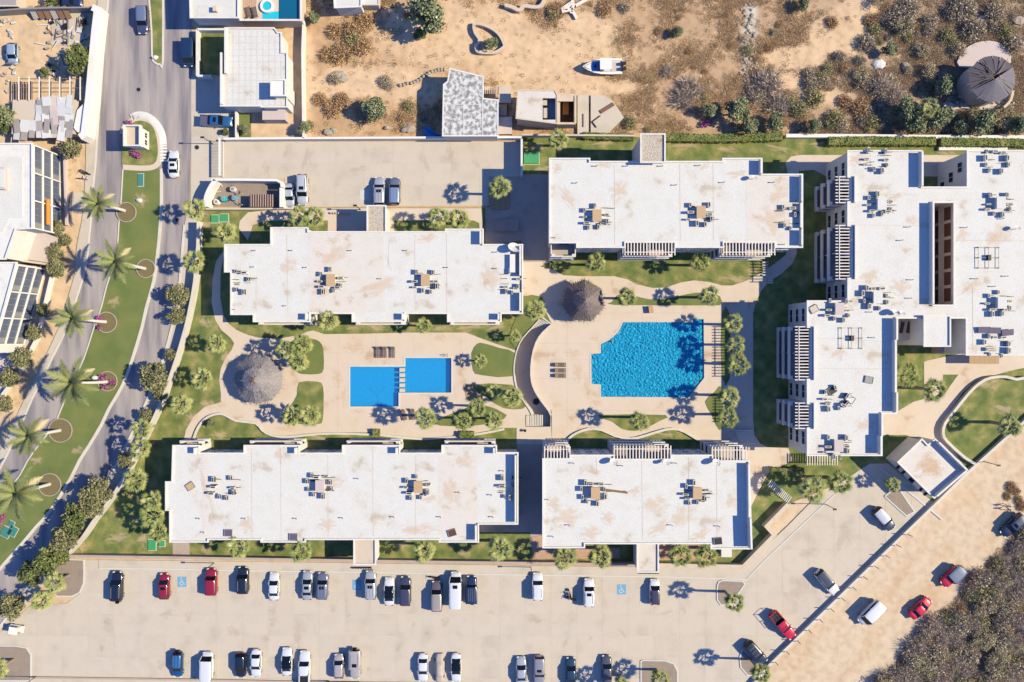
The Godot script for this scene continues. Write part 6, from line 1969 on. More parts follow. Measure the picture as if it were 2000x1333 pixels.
func car(kind: String, px: float, py: float, dir: Vector2, body: Color, label: String, cat: String, opt := {}) -> Node3D:
	var k: Dictionary = KINDS[kind]
	var d := car_mesh(kind)
	var o := thing({"van": "parked_van", "pickup": "pickup_truck"}.get(kind, "parked_car"), label, cat, P(px, py, 0.7) * Vector3(1, 0, 1) + Vector3(0, 0.03, 0), "", atan2(-dir.x, -dir.y) + rng.randf_range(-0.02, 0.02))
	var pm := paint(body)
	var rm: Material = paint(opt.roof) if opt.has("roof") else pm
	put("body", d.body, pm, o, true)
	put("pillars", d.pillars, rm if opt.get("soft", false) else pm, o, true)
	put("windscreen", d.windscreen, M.glass, o, true)
	put("rear_window", d.rear_window, M.glass, o, true)
	put("side_window", d.side_window, M.glass, o, true)
	put("side_window", d.side_window_b, M.glass, o, true)
	if not opt.get("open", false):
		put("roof", d.roof, M.glass if opt.get("glass", false) else rm, o, true)
	var l: float = k.L
	var w: float = k.W * 0.5
	for s in [-1.0, 1.0]:
		for z in [-l * 0.3, l * 0.29]:
			var wh := put("wheel", d.wheel, M.rubber, o, true)
			wh.position = Vector3(s * (w - 0.12), 0.33, z)
			put("rim", d.rim, M.rim, wh, true)
		var h := put("headlight", d.lamp, M.lamp_glass, o, true)
		h.position = Vector3(s * w * 0.62, k.hood - 0.2, -l * 0.5 + 0.1)
		h.rotation.y = -s * 0.25
		h = put("tail_light", d.lamp, M.tail, o, true)
		h.position = Vector3(s * w * 0.62, k.tail - 0.2, l * 0.5 - 0.1)
		h = put("mirror", d.mirror, pm, o, true)
		h.position = Vector3(s * (w + 0.06), k.belt + 0.06, k.cb[0] + 0.45)
		if opt.get("rails", false):
			h = put("roof_rail", d.rail, M.grey_metal, o, true)
			h.position = Vector3(s * w * 0.68, k.roof + 0.03, 0.75)
	if opt.get("sunroof", false):
		var st := ST()
		box(st, Vector3(0, k.roof + 0.016, k.ct[0] + 0.55), Vector3(0.8, 0.02, 0.5))
		obj("sunroof", st, M.glass, o, true)
	if opt.get("ribs", 0) > 0:
		for i in opt.ribs:
			var st := ST()
			if opt.get("cross", false):
				box(st, Vector3(0, k.roof + 0.04, k.ct[0] + 0.4 + i * 0.7), Vector3(1.1, 0.04, 0.05))
			else:
				box(st, Vector3(-0.5 + i * 1.0 / (opt.ribs - 1), k.roof + 0.02, 0.7), Vector3(0.04, 0.04, 2.0))
			obj("roof_bar", st, M.grey_metal, o, true)
	if kind == "pickup":
		var st := ST()
		box(st, Vector3(0, k.belt + 0.055, (k.cb[1] + l * 0.5) * 0.5 + 0.02), Vector3(k.W * 0.74, 0.03, l * 0.5 - k.cb[1] - 0.3))
		obj("bed_liner", st, M.dark_metal if not opt.has("bed") else M[opt.bed], o, true)
		st = ST()
		for s in [-1.0, 1.0]:
			box(st, Vector3(s * w * 0.84, k.belt + 0.12, (k.cb[1] + l * 0.5) * 0.5), Vector3(0.16, 0.3, l * 0.5 - k.cb[1] - 0.1))
		box(st, Vector3(0, k.belt + 0.11, l * 0.5 - 0.16), Vector3(k.W * 0.78, 0.28, 0.1))
		obj("bed_side", st, pm, o, true)
		if opt.get("cage", false):
			st = ST()
			for s in [-1.0, 1.0]:
				bar(st, Vector3(s * w * 0.9, 2.05, -0.4), Vector3(s * w * 0.9, 2.05, 2.6), 0.06, 0.06)
				for z in [1.1, 2.55]:
					bar(st, Vector3(s * w * 0.9, 1.1, z), Vector3(s * w * 0.9, 2.05, z), 0.06, 0.06)
			for z in [-0.4, 0.9, 2.6]:
				bar(st, Vector3(-w * 0.9, 2.06, z), Vector3(w * 0.9, 2.06, z), 0.06, 0.06)
			obj("ladder_rack", st, M.dark_metal, o, true)
	if opt.get("spare", false):
		var wh := put("spare_wheel", d.wheel, M.rubber, o, true)
		wh.position = Vector3(0.1, 0.95, l * 0.5 + 0.1)
		wh.rotation.y = PI / 2
	if opt.has("len"):
		o.scale = Vector3(opt.get("wide", 1.0), opt.get("tall", 1.0), opt.len / l)
	return o

func make_cars() -> void:
	var white := L(236, 236, 240)
	var silver := L(176, 180, 192)
	var grey := L(98, 98, 116)
	var black := L(30, 36, 52)
	var navy := L(36, 48, 82)
	var red := L(158, 26, 54)
	var red2 := L(214, 24, 60)
	var beige := L(186, 178, 178)
	var N := Vector2(0, -1)
	var Sd := Vector2(0, 1)
	var SE := Vector2(0.66, 0.75)
	var SW := Vector2(-0.72, 0.69)
	var NE := Vector2(0.72, -0.69)
	# the row along the kerb
	car("suv", 229, 1146, N, black, "black off-road vehicle with roof rails, westernmost in the row along the kerb", "car", {"len": 5.2, "rails": true, "spare": true})
	car("hatch", 321, 1146, N, red, "dark red car parked just west of the first blue wheelchair square", "car", {"len": 4.5, "sunroof": true})
	car("suv", 413, 1137, N, red, "dark red car parked just east of the first blue wheelchair square", "car", {"len": 4.7})
	car("suv", 475, 1134, N, black, "black car between the dark red car and the white sedan by the kerb", "car", {"len": 4.7, "rails": true})
	car("sedan", 535, 1146, N, white, "white sedan standing alone under the first garden palm of the parking", "car", {"len": 4.8})
	car("sedan", 600, 1144, N, silver, "silver sedan with sunroof beside a blue-grey car by the kerb", "car", {"len": 5.0, "sunroof": true})
	car("suv", 630, 1145, N, L(112, 118, 146), "blue-grey car with sunroof right beside the silver sedan", "car", {"len": 4.7, "sunroof": true, "ribs": 3})
	car("suv", 724, 1143, N, silver, "silver off-road car standing on the second blue wheelchair square", "car", {"len": 5.0, "sunroof": true, "ribs": 3})
	car("sedan", 760, 1156, N, white, "white sedan with black glass roof in front of the tan porch", "car", {"len": 4.8, "glass": true})
	car("suv", 792, 1155, N, L(70, 70, 92), "dark grey car beside the white sedan with black roof", "car", {"len": 5.1})
	car("suv", 853, 1165, N, L(110, 98, 104), "brown-grey off-road car with pale ribbed roof and a sun shade in its windscreen", "car", {"len": 5.3, "roof": L(180, 170, 164), "ribs": 4})
	car("van", 890, 1151, N, white, "long tall white van between the brown-grey and the navy vehicles", "van", {"len": 6.1, "tall": 1.18, "sunroof": true})
	car("jeep", 921, 1151, N, navy, "navy blue boxy off-roader with soft top beside the long white van", "car", {"len": 4.7, "roof": L(36, 52, 92), "soft": true, "spare": true, "ribs": 4})
	car("suv", 1050, 1146, N, white, "white car with roof rails standing alone under the middle lamp post", "car", {"len": 4.8, "rails": true})
	car("suv", 1150, 1158, N, white, "white car with dark sunroof beside the parked motorcycle", "car", {"len": 4.9, "sunroof": true, "rails": true})
	car("hatch", 1279, 1157, N, white, "white small car with black roof before the pale entrance porch", "car", {"len": 4.5, "roof": L(70, 66, 82), "wide": 1.04})
	# the row at the lower edge
	car("hatch", 347, 1298, Sd, L(22, 84, 138), "bright blue car with spare wheel, westernmost of the lower row", "car", {"len": 4.5, "spare": true, "ribs": 3, "roof": L(20, 104, 168)})
	car("van", 405, 1302, N, white, "white van without side windows in the lower row", "van", {"len": 4.9, "tall": 0.9})
	car("hatch", 470, 1300, Sd, black, "black compact car tight beside a white sedan in the lower row", "car", {"len": 4.3})
	car("sedan", 500, 1296, Sd, white, "white sedan tight beside a black compact car in the lower row", "car", {"len": 4.8})
	car("sedan", 560, 1293, N, white, "white car with black roof and black boot stripe in the lower row", "car", {"len": 4.8, "roof": black, "glass": true})
	car("pickup", 595, 1305, N, white, "white pickup truck with open bed in the lower row", "pickup truck", {"len": 5.9})
	car("hatch", 662, 1302, N, beige, "pale silver compact car beside the boxy beige off-roader", "car", {"len": 4.2})
	car("jeep", 694, 1297, Sd, beige, "boxy beige off-road vehicle with roof rack and spare wheel in the lower row", "car", {"len": 5.1, "spare": true, "rails": true, "sunroof": true})
	car("sedan", 826, 1305, Sd, white, "white sedan west of the cloth-covered car in the lower row", "car", {"len": 4.9})
	covered_car(858, 1306)
	car("sedan", 891, 1305, Sd, white, "white car with long black glass roof east of the cloth-covered car", "car", {"len": 5.0, "glass": true})
	car("sedan", 1018, 1311, N, silver, "grey-silver sedan in the lower row beside a silver off-road car", "car", {"len": 4.9})
	car("suv", 1053, 1309, Sd, L(150, 150, 166), "silver off-road car with barred roof in the lower row", "car", {"len": 5.0, "ribs": 3, "cross": true, "sunroof": true})
	car("sedan", 1115, 1313, N, L(38, 66, 92), "dark teal sedan standing alone in the lower row", "car", {"len": 5.0})
	car("sedan", 1185, 1309, N, L(86, 84, 100), "dark grey sedan beside the palm shadow in the lower row", "car", {"len": 5.0})
	# the angled bays and the dirt road
	car("suv", 1726, 1014, SE, L(64, 70, 92), "dark car with silver roof in the angled bays by the service building", "car", {"len": 4.7, "roof": L(200, 204, 212)})
	car("suv", 1615, 1137, SE, white, "white car with dark glass roof in the middle of the angled bays", "car", {"len": 5.0, "roof": L(70, 76, 92), "rails": true})
	car("pickup", 1528, 1221, SE, red2, "red pickup truck with ladder rack in the angled bays", "pickup truck", {"len": 5.7, "cage": true})
	car("suv", 1476, 1275, SE, L(50, 58, 76), "dark grey car with roof bars beside the lower palm island", "car", {"len": 4.7, "ribs": 3, "cross": true})
	car("van", 1700, 1197, SW, white, "white van parked alone on the dirt road", "van", {"len": 5.0})
	car("sedan", 1798, 1188, NE, red2, "red sedan parked on the dirt road beside the scrub", "car", {"len": 4.6})
	car("jeep", 1859, 1126, SW, red2, "red off-roader with grey canvas top on the dirt road", "car", {"len": 4.4, "roof": L(122, 132, 152), "soft": true, "spare": true})
	car("suv", 1978, 1026, SW, L(34, 44, 72), "dark blue car half in the scrub at the east end of the dirt road", "car", {"len": 4.9, "sunroof": true})
	# the upper parking and the road
	car("suv", 741, 374, N, silver, "silver off-road car next to the painted white square", "car", {"len": 4.9, "sunroof": true, "ribs": 3})
	car("suv", 771, 374, N, L(112, 118, 140), "dark grey car next to the silver one in the upper parking", "car", {"len": 4.8, "ribs": 3, "roof": L(130, 150, 190)})
	car("suv", 591, 371, Sd, L(196, 200, 208), "long silver off-road vehicle beside the utility yard", "car", {"len": 5.4, "rails": true, "sunroof": true, "tall": 1.05})
	car("sedan", 565, 382, Sd, L(178, 186, 206), "small silver car squeezed against the yard wall", "car", {"len": 4.1, "wide": 0.95})
	car("suv", 279, 39, Sd, L(74, 78, 108), "dark grey car driving down the road beside the median strip", "car", {"len": 4.9, "roof": L(120, 128, 156)})
	car("van", 369, 104, Sd, L(30, 54, 88), "dark blue van parked beside the walled yard lawn", "van", {"len": 4.7, "tall": 0.9})
	car("pickup", 423, 237, Vector2(1, 0.03), L(40, 96, 150), "blue pickup truck parked crosswise on the driveway", "pickup truck", {"len": 5.6, "bed": "solar", "sunroof": true})
	car("sedan", 339, 321, N, white, "white car driving up the road past the gatehouse", "car", {"len": 4.7, "sunroof": true})
	var wreck := car("hatch", 25, 105, Sd, L(160, 180, 206), "pale blue stripped car with open bonnet in the cluttered yard", "car", {"len": 3.7})
	var st := ST()
	box(st, Vector3(0.0, 1.2, -1.9), Vector3(1.3, 0.04, 1.0), 0.0, Basis(Vector3(1, 0, 0), 0.9))
	obj("open_bonnet", st, M.sheet_metal, wreck, true)
	car("pickup", 134, 4, Vector2(1, 0), navy, "dark blue pickup cut off by the top edge above the yard wall", "pickup truck", {"len": 4.8})
	golf_cart()
	for q in [[848, 1127, 1.5, "motorcycle parked nose to the kerb beside the brown-grey car"], [1113, 1160, 0.3, "first of two motorcycles beside the white car with sunroof"], [1114, 1168, 1.2, "second motorcycle, lying closer to the lower lot"], [168, 337, 1.1, "dark bicycle-like motorcycle on the west pavement"]]:
		motorcycle(q[0], q[1], q[2], q[3])

func covered_car(px: float, py: float) -> void:
	var o := thing("covered_car", "car under a grey-beige cloth cover in the lower row", "car", P(px, py, 0.7) * Vector3(1, 0, 1))
	var st := ST()
	var rows: Array = []
	for i in 19:
		var u := -1.0 + i / 9.0
		var e := pow(absf(u), 6.0)
		var cab := smoothstep(0.62, 0.3, absf(u - 0.05))
		var y := 0.82 + 0.58 * cab - 0.3 * e
		var ww := 0.92 * (1.0 - 0.3 * e)
		var row: Array = []
		for j in 13:
			var t := -1.0 + j / 6.0
			var s := signf(t) * pow(absf(t), 0.7)
			var yy := y * (1.0 - pow(absf(t), 3.0)) + 0.06 + rng.randf_range(-0.025, 0.025)
			row.append(Vector3(s * ww * (1.0 - 0.2 * cab * (1 - absf(t))) + rng.randf_range(-0.02, 0.02), yy, u * 2.45))
		rows.append(row)
	loft(st, rows)
	st.generate_normals()
	obj("cloth_cover", st, M.cover, o, true)
	var d := car_mesh("sedan")
	for s in [-1.0, 1.0]:
		for z in [-1.4, 1.4]:
			var w := put("wheel", d.wheel, M.rubber, o, true)
			w.position = Vector3(s * 0.74, 0.33, z)

func golf_cart() -> void:
	var o := thing("golf_cart", "small white golf cart parked by the west corner of the lot", "golf cart", P(35, 1226), "", 1.42)
	var st := ST()
	box(st, Vector3(0, 0.5, 0.1), Vector3(1.15, 0.3, 2.3))
	box(st, Vector3(0, 0.7, -0.85), Vector3(1.0, 0.3, 0.5))
	obj("body", st, M.white_paint, o, true)
	st = ST()
	box(st, Vector3(0, 1.85, 0.15), Vector3(1.25, 0.07, 1.5))
	obj("roof", st, M.white_paint, o, true)
	st = ST()
	box(st, Vector3(0, 0.85, 0.2), Vector3(1.05, 0.14, 0.5))
	box(st, Vector3(0, 1.1, 0.45), Vector3(1.05, 0.5, 0.1))
	obj("seat", st, M.tan, o, true)
	st = ST()
	for x in [-0.5, 0.5]:
		for z in [-0.5, 0.8]:
			tube(st, Vector3(x, 0.6, z), Vector3(x, 1.83, z), 0.03, 0.03)
	obj("roof_posts", st, M.dark_metal, o, true)
	var d := car_mesh("sedan")
	for s in [-1.0, 1.0]:
		for z in [-0.8, 0.85]:
			var w := put("wheel", d.wheel, M.rubber, o, true)
			w.position = Vector3(s * 0.5, 0.24, z)
			w.scale = Vector3.ONE * 0.72

func motorcycle(px: float, py: float, yaw: float, label: String) -> void:
	var o := thing("motorcycle", label, "motorcycle", P(px, py), "", yaw)
	var d := car_mesh("sedan")
	for z in [-0.68, 0.68]:
		var w := put("wheel", d.wheel, M.rubber, o, true)
		w.position = Vector3(0, 0.31, z)
		w.scale = Vector3(0.6, 0.94, 0.94)
	var st := ST()
	bar(st, Vector3(0, 0.5, -0.6), Vector3(0, 0.85, -0.3), 0.12, 0.1)
	box(st, Vector3(0, 0.5, 0.05), Vector3(0.26, 0.36, 0.5))
	bar(st, Vector3(0, 0.45, 0.2), Vector3(0, 0.4, 0.7), 0.16, 0.1)
	obj("frame", st, M.dark_metal, o, true)
	st = ST()
	blob(st, Vector3(0, 0.82, -0.12), Vector3(0.18, 0.2, 0.3))
	obj("fuel_tank", st, paint(L(80, 40, 60)), o, true)
	st = ST()
	box(st, Vector3(0, 0.82, 0.42), Vector3(0.26, 0.1, 0.66))
	obj("seat", st, M.rubber, o, true)
	st = ST()
	bar(st, Vector3(-0.38, 1.02, -0.32), Vector3(0.38, 1.02, -0.32), 0.05, 0.05)
	obj("handlebar", st, M.grey_metal, o, true)

# ---------- palms
func fan_mesh(seed_: int) -> Mesh:   # one fan leaf: stalk along +x, blade of folded fingers
	var r := RandomNumberGenerator.new()
	r.seed = seed_
	var st := ST()
	var hub := Vector3(0.9, 0.08, 0)
	quad(st, Vector3(0, 0, -0.03), Vector3(0, 0, 0.03), hub + Vector3(0, 0, 0.025), hub - Vector3(0, 0, 0.025))
	var n := 12
	for i in n:
		var a := deg_to_rad(-84.0 + 168.0 * i / (n - 1))
		var d := Vector3(cos(a), 0, sin(a))
		var s := d.cross(Vector3.UP)
		var l := r.randf_range(0.84, 1.04) * (1.0 - 0.36 * absf(a) / 1.5)
		var m := hub + d * l * 0.5 + Vector3(0, 0.07, 0)
		var tip := hub + d * l + Vector3(0, -0.1 - 0.16 * r.randf(), 0) + s * r.randf_range(-0.06, 0.06)
		var w := l * 0.098
		var dr := Vector3(0, -0.09, 0)
		tri(st, hub, m - s * w + dr, m)
		tri(st, hub, m, m + s * w + dr)
		tri(st, m - s * w + dr, tip, m)
		tri(st, m, tip, m + s * w + dr)
	return st.commit()

func fan_palm(h: float, r: float, v: int) -> Node3D:
	var o := thing("fan_palm", "", "palm tree")
	o.set_meta("kindname", "fan_palm")
	var st := ST()
	var n := 6
	var lean := Vector3(rng.randf_range(-0.15, 0.15), 0, rng.randf_range(-0.15, 0.15))
	for i in n:
		var t0 := float(i) / n
		var t1 := float(i + 1) / n
		tube(st, Vector3(0, h * t0, 0) + lean * t0 * t0, Vector3(0, h * t1, 0) + lean * t1 * t1, lerpf(0.3, 0.2, t0), lerpf(0.3, 0.2, t1), 8, i == n - 1)
	obj("trunk", st, M.trunk, o, true)
	st = ST()
	for i in 26:
		var a := rng.randf() * TAU
		var d := Vector3(cos(a), 0, sin(a))
		var p := lean + Vector3(0, h - rng.randf_range(0.1, 0.9), 0)
		var s := d.cross(Vector3.UP) * 0.16
		tri(st, p, p + d * 0.55 + s - Vector3(0, 0.75, 0), p + d * 0.55 - s - Vector3(0, 0.75, 0))
	obj("dead_skirt", st, M.dead_frond, o, true)
	var count := 20
	for i in count:
		var t := float(i) / count
		var el := lerpf(1.05, -0.45, pow(t, 0.7))
		var f := put("frond", cache["fan%d" % (rng.randi() % 3)], M.frond if rng.randf() < 0.6 else M.frond_b, o, true)
		var az := i * 2.39996 + rng.randf_range(-0.2, 0.2)
		var b := Basis(Vector3.UP, az) * Basis(Vector3(0, 0, 1), el) * Basis(Vector3(1, 0, 0), rng.randf_range(-0.55, 0.55))
		var sc := r / 1.7 * rng.randf_range(0.86, 1.12) * (0.8 if el > 0.8 else 1.0)
		f.transform = Transform3D(b.scaled_local(Vector3.ONE * sc), lean + Vector3(0, h + 0.1, 0))
	return o

func coco_mesh(seed_: int, l: float) -> Mesh:
	var r := RandomNumberGenerator.new()
	r.seed = seed_
	var st := ST()
	var n := 22
	var prev := Vector3.ZERO
	for i in n:
		var t0 := float(i) / n
		var t1 := float(i + 1) / n
		var p0 := Vector3(l * t0, l * (0.22 * t0 - 0.5 * t0 * t0), 0)
		var p1 := Vector3(l * t1, l * (0.22 * t1 - 0.5 * t1 * t1), 0)
		quad(st, p0 + Vector3(0, 0, -0.03), p0 + Vector3(0, 0, 0.03), p1 + Vector3(0, 0, 0.02), p1 - Vector3(0, 0, 0.02))
		var w := l * 0.23 * sin(PI * clampf(t0 * 0.86 + 0.12, 0, 1))
		for s in [-1.0, 1.0]:
			for k in 2:
				var q := p0.lerp(p1, k * 0.5)
				var tip := q + Vector3(w * 0.7, -w * r.randf_range(0.15, 0.5), s * w * r.randf_range(0.75, 1.0))
				tri(st, q, q + (p1 - p0) * 0.75, tip)
		prev = p1
	return st.commit()

func coconut(base: Vector3, crown: Vector3, label: String, sc: float) -> void:
	var o := thing("coconut_palm", label, "palm tree", base)
	var st := ST()
	var d := crown - base
	var n := 7
	for i in n:
		var t0 := float(i) / n
		var t1 := float(i + 1) / n
		var q0 := Vector3(d.x * t0 * t0, d.y * t0, d.z * t0 * t0)
		var q1 := Vector3(d.x * t1 * t1, d.y * t1, d.z * t1 * t1)
		tube(st, q0, q1, lerpf(0.3, 0.17, t0), lerpf(0.3, 0.17, t1), 8, i == n - 1)
	obj("trunk", st, M.white_trunk, o, true)
	for i in 18:
		var t := i / 18.0
		var f := put("frond", cache["coco%d" % (i % 3)], M.coco_dry if t > 0.86 else M.coco, o, true)
		var b := Basis(Vector3.UP, i * 2.39996 + rng.randf_range(-0.2, 0.2)) * Basis(Vector3(0, 0, 1), lerpf(1.05, -0.35, t)) * Basis(Vector3(1, 0, 0), rng.randf_range(-0.3, 0.3))
		f.transform = Transform3D(b.scaled_local(Vector3.ONE * sc * rng.randf_range(0.85, 1.1)), d + Vector3(0, 0.05, 0))

func make_palms() -> void:
	for i in 3:
		cache["fan%d" % i] = fan_mesh(100 + i)
		cache["coco%d" % i] = coco_mesh(200 + i, 3.6)
	var protos: Array = []
	var hs := [4.6, 5.6, 6.6]
	for h in hs:
		for v in 2:
			protos.append(fan_palm(h, 2.0, v))
	var list := [[380, 410, 1, 1.0, "fan palm over the road pavement, northernmost by the white road wall"], [443, 455, 1, 0.95, "fan palm at the north-west corner of the block north of the small pools"], [378, 510, 1, 1.02, "fan palm leaning over the white road wall beside the north end of the curved path"], [583, 424, 1, 0.95, "western palm of the pair below the utility yard's east end"], [613, 423, 1, 0.95, "eastern palm of the pair below the utility yard's east end"], [856, 424, 1, 0.98, "western palm of the pair north of the block, east of its entrance tower"], [896, 430, 0, 0.95, "eastern palm of the pair north of the block, east of its entrance tower"], [978, 367, 2, 0.95, "fan palm in the square planted bed of the upper parking"], [1090, 273, 0, 0.95, "fan palm beside the large green utility cover in the north garden"], [1164, 512, 1, 0.92, "western fan palm below the balconies of the northern pergola block"], [1369, 513, 1, 0.92, "eastern fan palm below the balconies of the northern pergola block"], [1225, 580, 1, 0.88, "fan palm just east of the angular dark thatched hut"], [1384, 578, 1, 0.9, "fan palm at the east end of the strip above the large pool"], [1045, 605, 0, 0.95, "fan palm in the bed beside the curved flight of steps"], [1006, 656, 0, 0.6, "small fan palm at the west brink of the sunken passage"], [1249, 822, 2, 0.9, "fan palm in the little lawn below the large pool"], [641, 628, 1, 0.95, "fan palm before the west recess of the block north of the small pools"], [827, 636, 1, 0.72, "fan palm before the east recess of the block north of the small pools"], [423, 671, 0, 0.85, "fan palm on the west lawn, northernmost beside the round hut"], [394, 741, 0, 0.98, "fan palm on the west lawn, level with the round hut"], [353, 790, 0, 0.98, "fan palm on the west lawn below the round hut's level"], [556, 683, 1, 0.85, "western palm of the three above the round hut"], [592, 672, 1, 0.98, "north-eastern palm of the three above the round hut"], [582, 706, 0, 0.9, "southern palm of the three above the round hut"], [938, 706, 0, 0.62, "small fan palm on the rounded lawn east of the rectangular pool"], [966, 764, 0, 0.7, "small western palm of the pair in the bed by the passage"], [999, 776, 0, 1.0, "large eastern palm of the pair in the bed by the passage"], [569, 814, 0, 0.9, "western palm of the pair below the round hut"], [606, 814, 0, 0.95, "eastern palm of the pair below the round hut"], [831, 819, 2, 0.95, "fan palm below the small pools, standing apart at the kerb"], [905, 822, 1, 0.85, "south-western palm of the clump below the rectangular pool"], [932, 798, 1, 0.85, "northernmost palm of the clump below the rectangular pool"], [965, 822, 0, 0.85, "south-eastern palm of the clump below the rectangular pool"], [1431, 633, 1, 0.9, "northernmost of the column of palms east of the large pool"], [1436, 674, 1, 0.88, "second palm from the north in the column east of the large pool"], [1440, 713, 1, 1.02, "third palm from the north in the column east of the large pool"], [1425, 776, 1, 0.98, "fourth palm from the north in the column east of the large pool"], [1421, 815, 1, 0.95, "southernmost of the column of palms east of the large pool"], [1771, 730, 1, 1.2, "large fan palm beside the courtyard of the large east block"], [1826, 762, 2, 1.0, "fan palm on the paved fork east of the large east block"], [1971, 831, 1, 1.05, "fan palm on the retaining wall beside the dirt road"], [1586, 955, 1, 1.25, "large western palm of the pair at the angled parking"], [1640, 943, 1, 1.1, "eastern palm of the pair at the angled parking"], [1744, 946, 0, 0.68, "small fan palm beside the white service building"], [1435, 1178, 2, 0.85, "fan palm on the gravel island at the bend of the parking"], [1487, 1316, 2, 0.85, "fan palm on the half-round gravel island by the dirt road"], [1290, 1328, 0, 0.9, "fan palm on the lower gravel island of the parking"], [276, 838, 1, 0.9, "northern palm of the pair at the white road wall beside the parking-side block"], [274, 876, 1, 0.95, "southern palm of the pair at the white road wall beside the parking-side block"], [265, 940, 1, 1.08, "fan palm on the corner lawn west of the parking-side block"], [297, 978, 1, 0.9, "northernmost of three palms at the west end of the parking-side block"], [300, 1008, 1, 1.1, "middle one of three palms at the west end of the parking-side block"], [310, 1040, 1, 0.9, "southernmost of three palms at the west end of the parking-side block"], [465, 1070, 1, 1.05, "westernmost fan palm in the strip between the parking-side block and the parking"], [588, 1075, 1, 1.02, "second fan palm from the west in the strip along the parking"], [829, 1078, 1, 1.0, "fan palm in the strip just east of the tan entrance porch"], [977, 1071, 1, 1.15, "large fan palm at the east end of the parking-side block's strip"], [1103, 1088, 1, 1.08, "western palm over the reddish bed of the south block"], [1174, 1086, 1, 1.05, "eastern palm over the reddish bed of the south block"], [1328, 1086, 1, 1.08, "western palm of the pair east of the pale entrance porch"], [1377, 1085, 1, 1.08, "eastern palm of the pair east of the pale entrance porch"], [108, 1138, 0, 0.95, "northern palm of the pair at the parking's west corner"], [82, 1172, 0, 0.98, "southern palm of the pair at the parking's west corner"], [-4, 1308, 0, 0.95, "fan palm cut off by the west edge beside the lower gravel corner"], [1812, 212, 0, 0.85, "fan palm among the scrub north of the large east block"], [1215, 1340, 0, 0.8, "fan palm crown cut off by the lower edge beside the dark grey sedan"]]
	for q in list:
		var h: float = hs[q[2]] * q[3] if q[3] < 0.8 else hs[q[2]]
		var k: float = q[3]
		var pr: Node3D = protos[q[2] * 2 + rng.randi() % 2]
		var yaw := rng.randf() * TAU
		var c := P(q[0], q[1], h)
		c.y = 0.0
		dup(pr, c, yaw, k, q[4], "fan palms of the resort").scale = Vector3(k, h / hs[q[2]], k)
	for p in protos:
		p.free()
	for q in [[243, 412, 192, 398, 7.8, 0.8, "coconut palm with white trunk, northernmost on the median"], [283, 525, 226, 510, 8.6, 1.0, "second coconut palm from the north on the median"], [206, 629, 142, 622, 8.2, 0.95, "third coconut palm from the north on the median"], [210, 746, 140, 748, 9.4, 1.15, "fourth coconut palm from the north, over the magenta bed"], [117, 841, 56, 852, 8.4, 1.0, "fifth coconut palm from the north on the median"], [97, 946, 32, 964, 9.0, 1.25, "southernmost coconut palm on the median with wide drooping leaves"]]:
		var top_ := P(q[2], q[3], q[4])
		coconut(P(q[0], q[1]), top_, q[6], q[5])

# ---------- trees and bushes
func leaf_cloud(st: SurfaceTool, lumps: Array, n: int, size: float, cols: Array) -> void:
	for l in lumps:
		var tone: Color = cols[rng.randi() % cols.size()]
		for i in int(n * l[1].x * l[1].z):
			var d := Vector3(rng.randfn(), rng.randfn() * 0.9 + 0.25, rng.randfn()).normalized()
			var k := pow(rng.randf(), 0.45)
			leafy(st, l[0] + d * l[1] * k, size, tone.lerp(cols[rng.randi() % cols.size()], 0.35))

func tree(called: String, cat: String, h: float, r: float, lumps_n: int, n: int, size: float, cols: Array, spread := 0.62) -> Node3D:
	var o := thing(called, "", cat)
	o.set_meta("kindname", called)
	var st := ST()
	tube(st, Vector3.ZERO, Vector3(0, h * 0.45, 0), 0.1 + h * 0.025, 0.07 + h * 0.012, 7)
	var lumps: Array = []
	for i in lumps_n:
		var a := i * 2.39996 + rng.randf_range(-0.4, 0.4)
		var rr := r * spread * sqrt((i + 0.4) / lumps_n)
		var c := Vector3(cos(a) * rr, h * rng.randf_range(0.45, 0.95) - rr * 0.2, sin(a) * rr)
		lumps.append([c, Vector3(1, rng.randf_range(0.6, 0.85), 1) * r * rng.randf_range(0.2, 0.46)])
		bar(st, Vector3(0, h * 0.38, 0), c, 0.07, 0.07)
	obj("trunk", st, M.twig, o, true)
	st = ST()
	leaf_cloud(st, lumps, n, size, cols)
	obj("crown", st, M.leaf, o, true)
	return o

func twig_bush(called: String, cat: String, r: float, h: float, n: int, cols: Array, leafs: int) -> Node3D:
	var o := thing(called, "", cat)
	o.set_meta("kindname", called)
	var st := ST()
	for i in n:
		var a := rng.randf() * TAU
		var el := rng.randf_range(0.15, 1.4)
		var d := Vector3(cos(a) * cos(el), sin(el) * h / r, sin(a) * cos(el))
		var l := r * rng.randf_range(0.5, 1.0)
		var b := Vector3(rng.randf_range(-0.3, 0.3) * r, 0.0, rng.randf_range(-0.3, 0.3) * r)
		var tip := b + d * l
		var s := d.cross(Vector3(rng.randfn(), rng.randfn(), rng.randfn())).normalized() * rng.randf_range(0.02, 0.05)
		st.set_color((cols[rng.randi() % cols.size()] * rng.randf_range(0.75, 1.15)).srgb_to_linear())
		tri(st, b - s, b + s, tip)
		for k in 2:
			var m := b.lerp(tip, rng.randf_range(0.4, 0.9))
			var t2 := m + (d + Vector3(rng.randfn(), rng.randf(), rng.randfn()) * 0.8).normalized() * l * 0.35
			tri(st, m - s * 0.8, m + s * 0.8, t2)
	for i in leafs:
		var d := Vector3(rng.randfn(), absf(rng.randfn()), rng.randfn()).normalized() * pow(rng.randf(), 0.4)
		leafy(st, Vector3(d.x * r * 0.92, d.y * h, d.z * r * 0.92), 0.13, cols[rng.randi() % cols.size()])
	obj("branches", st, M.dry, o, true)
	return o

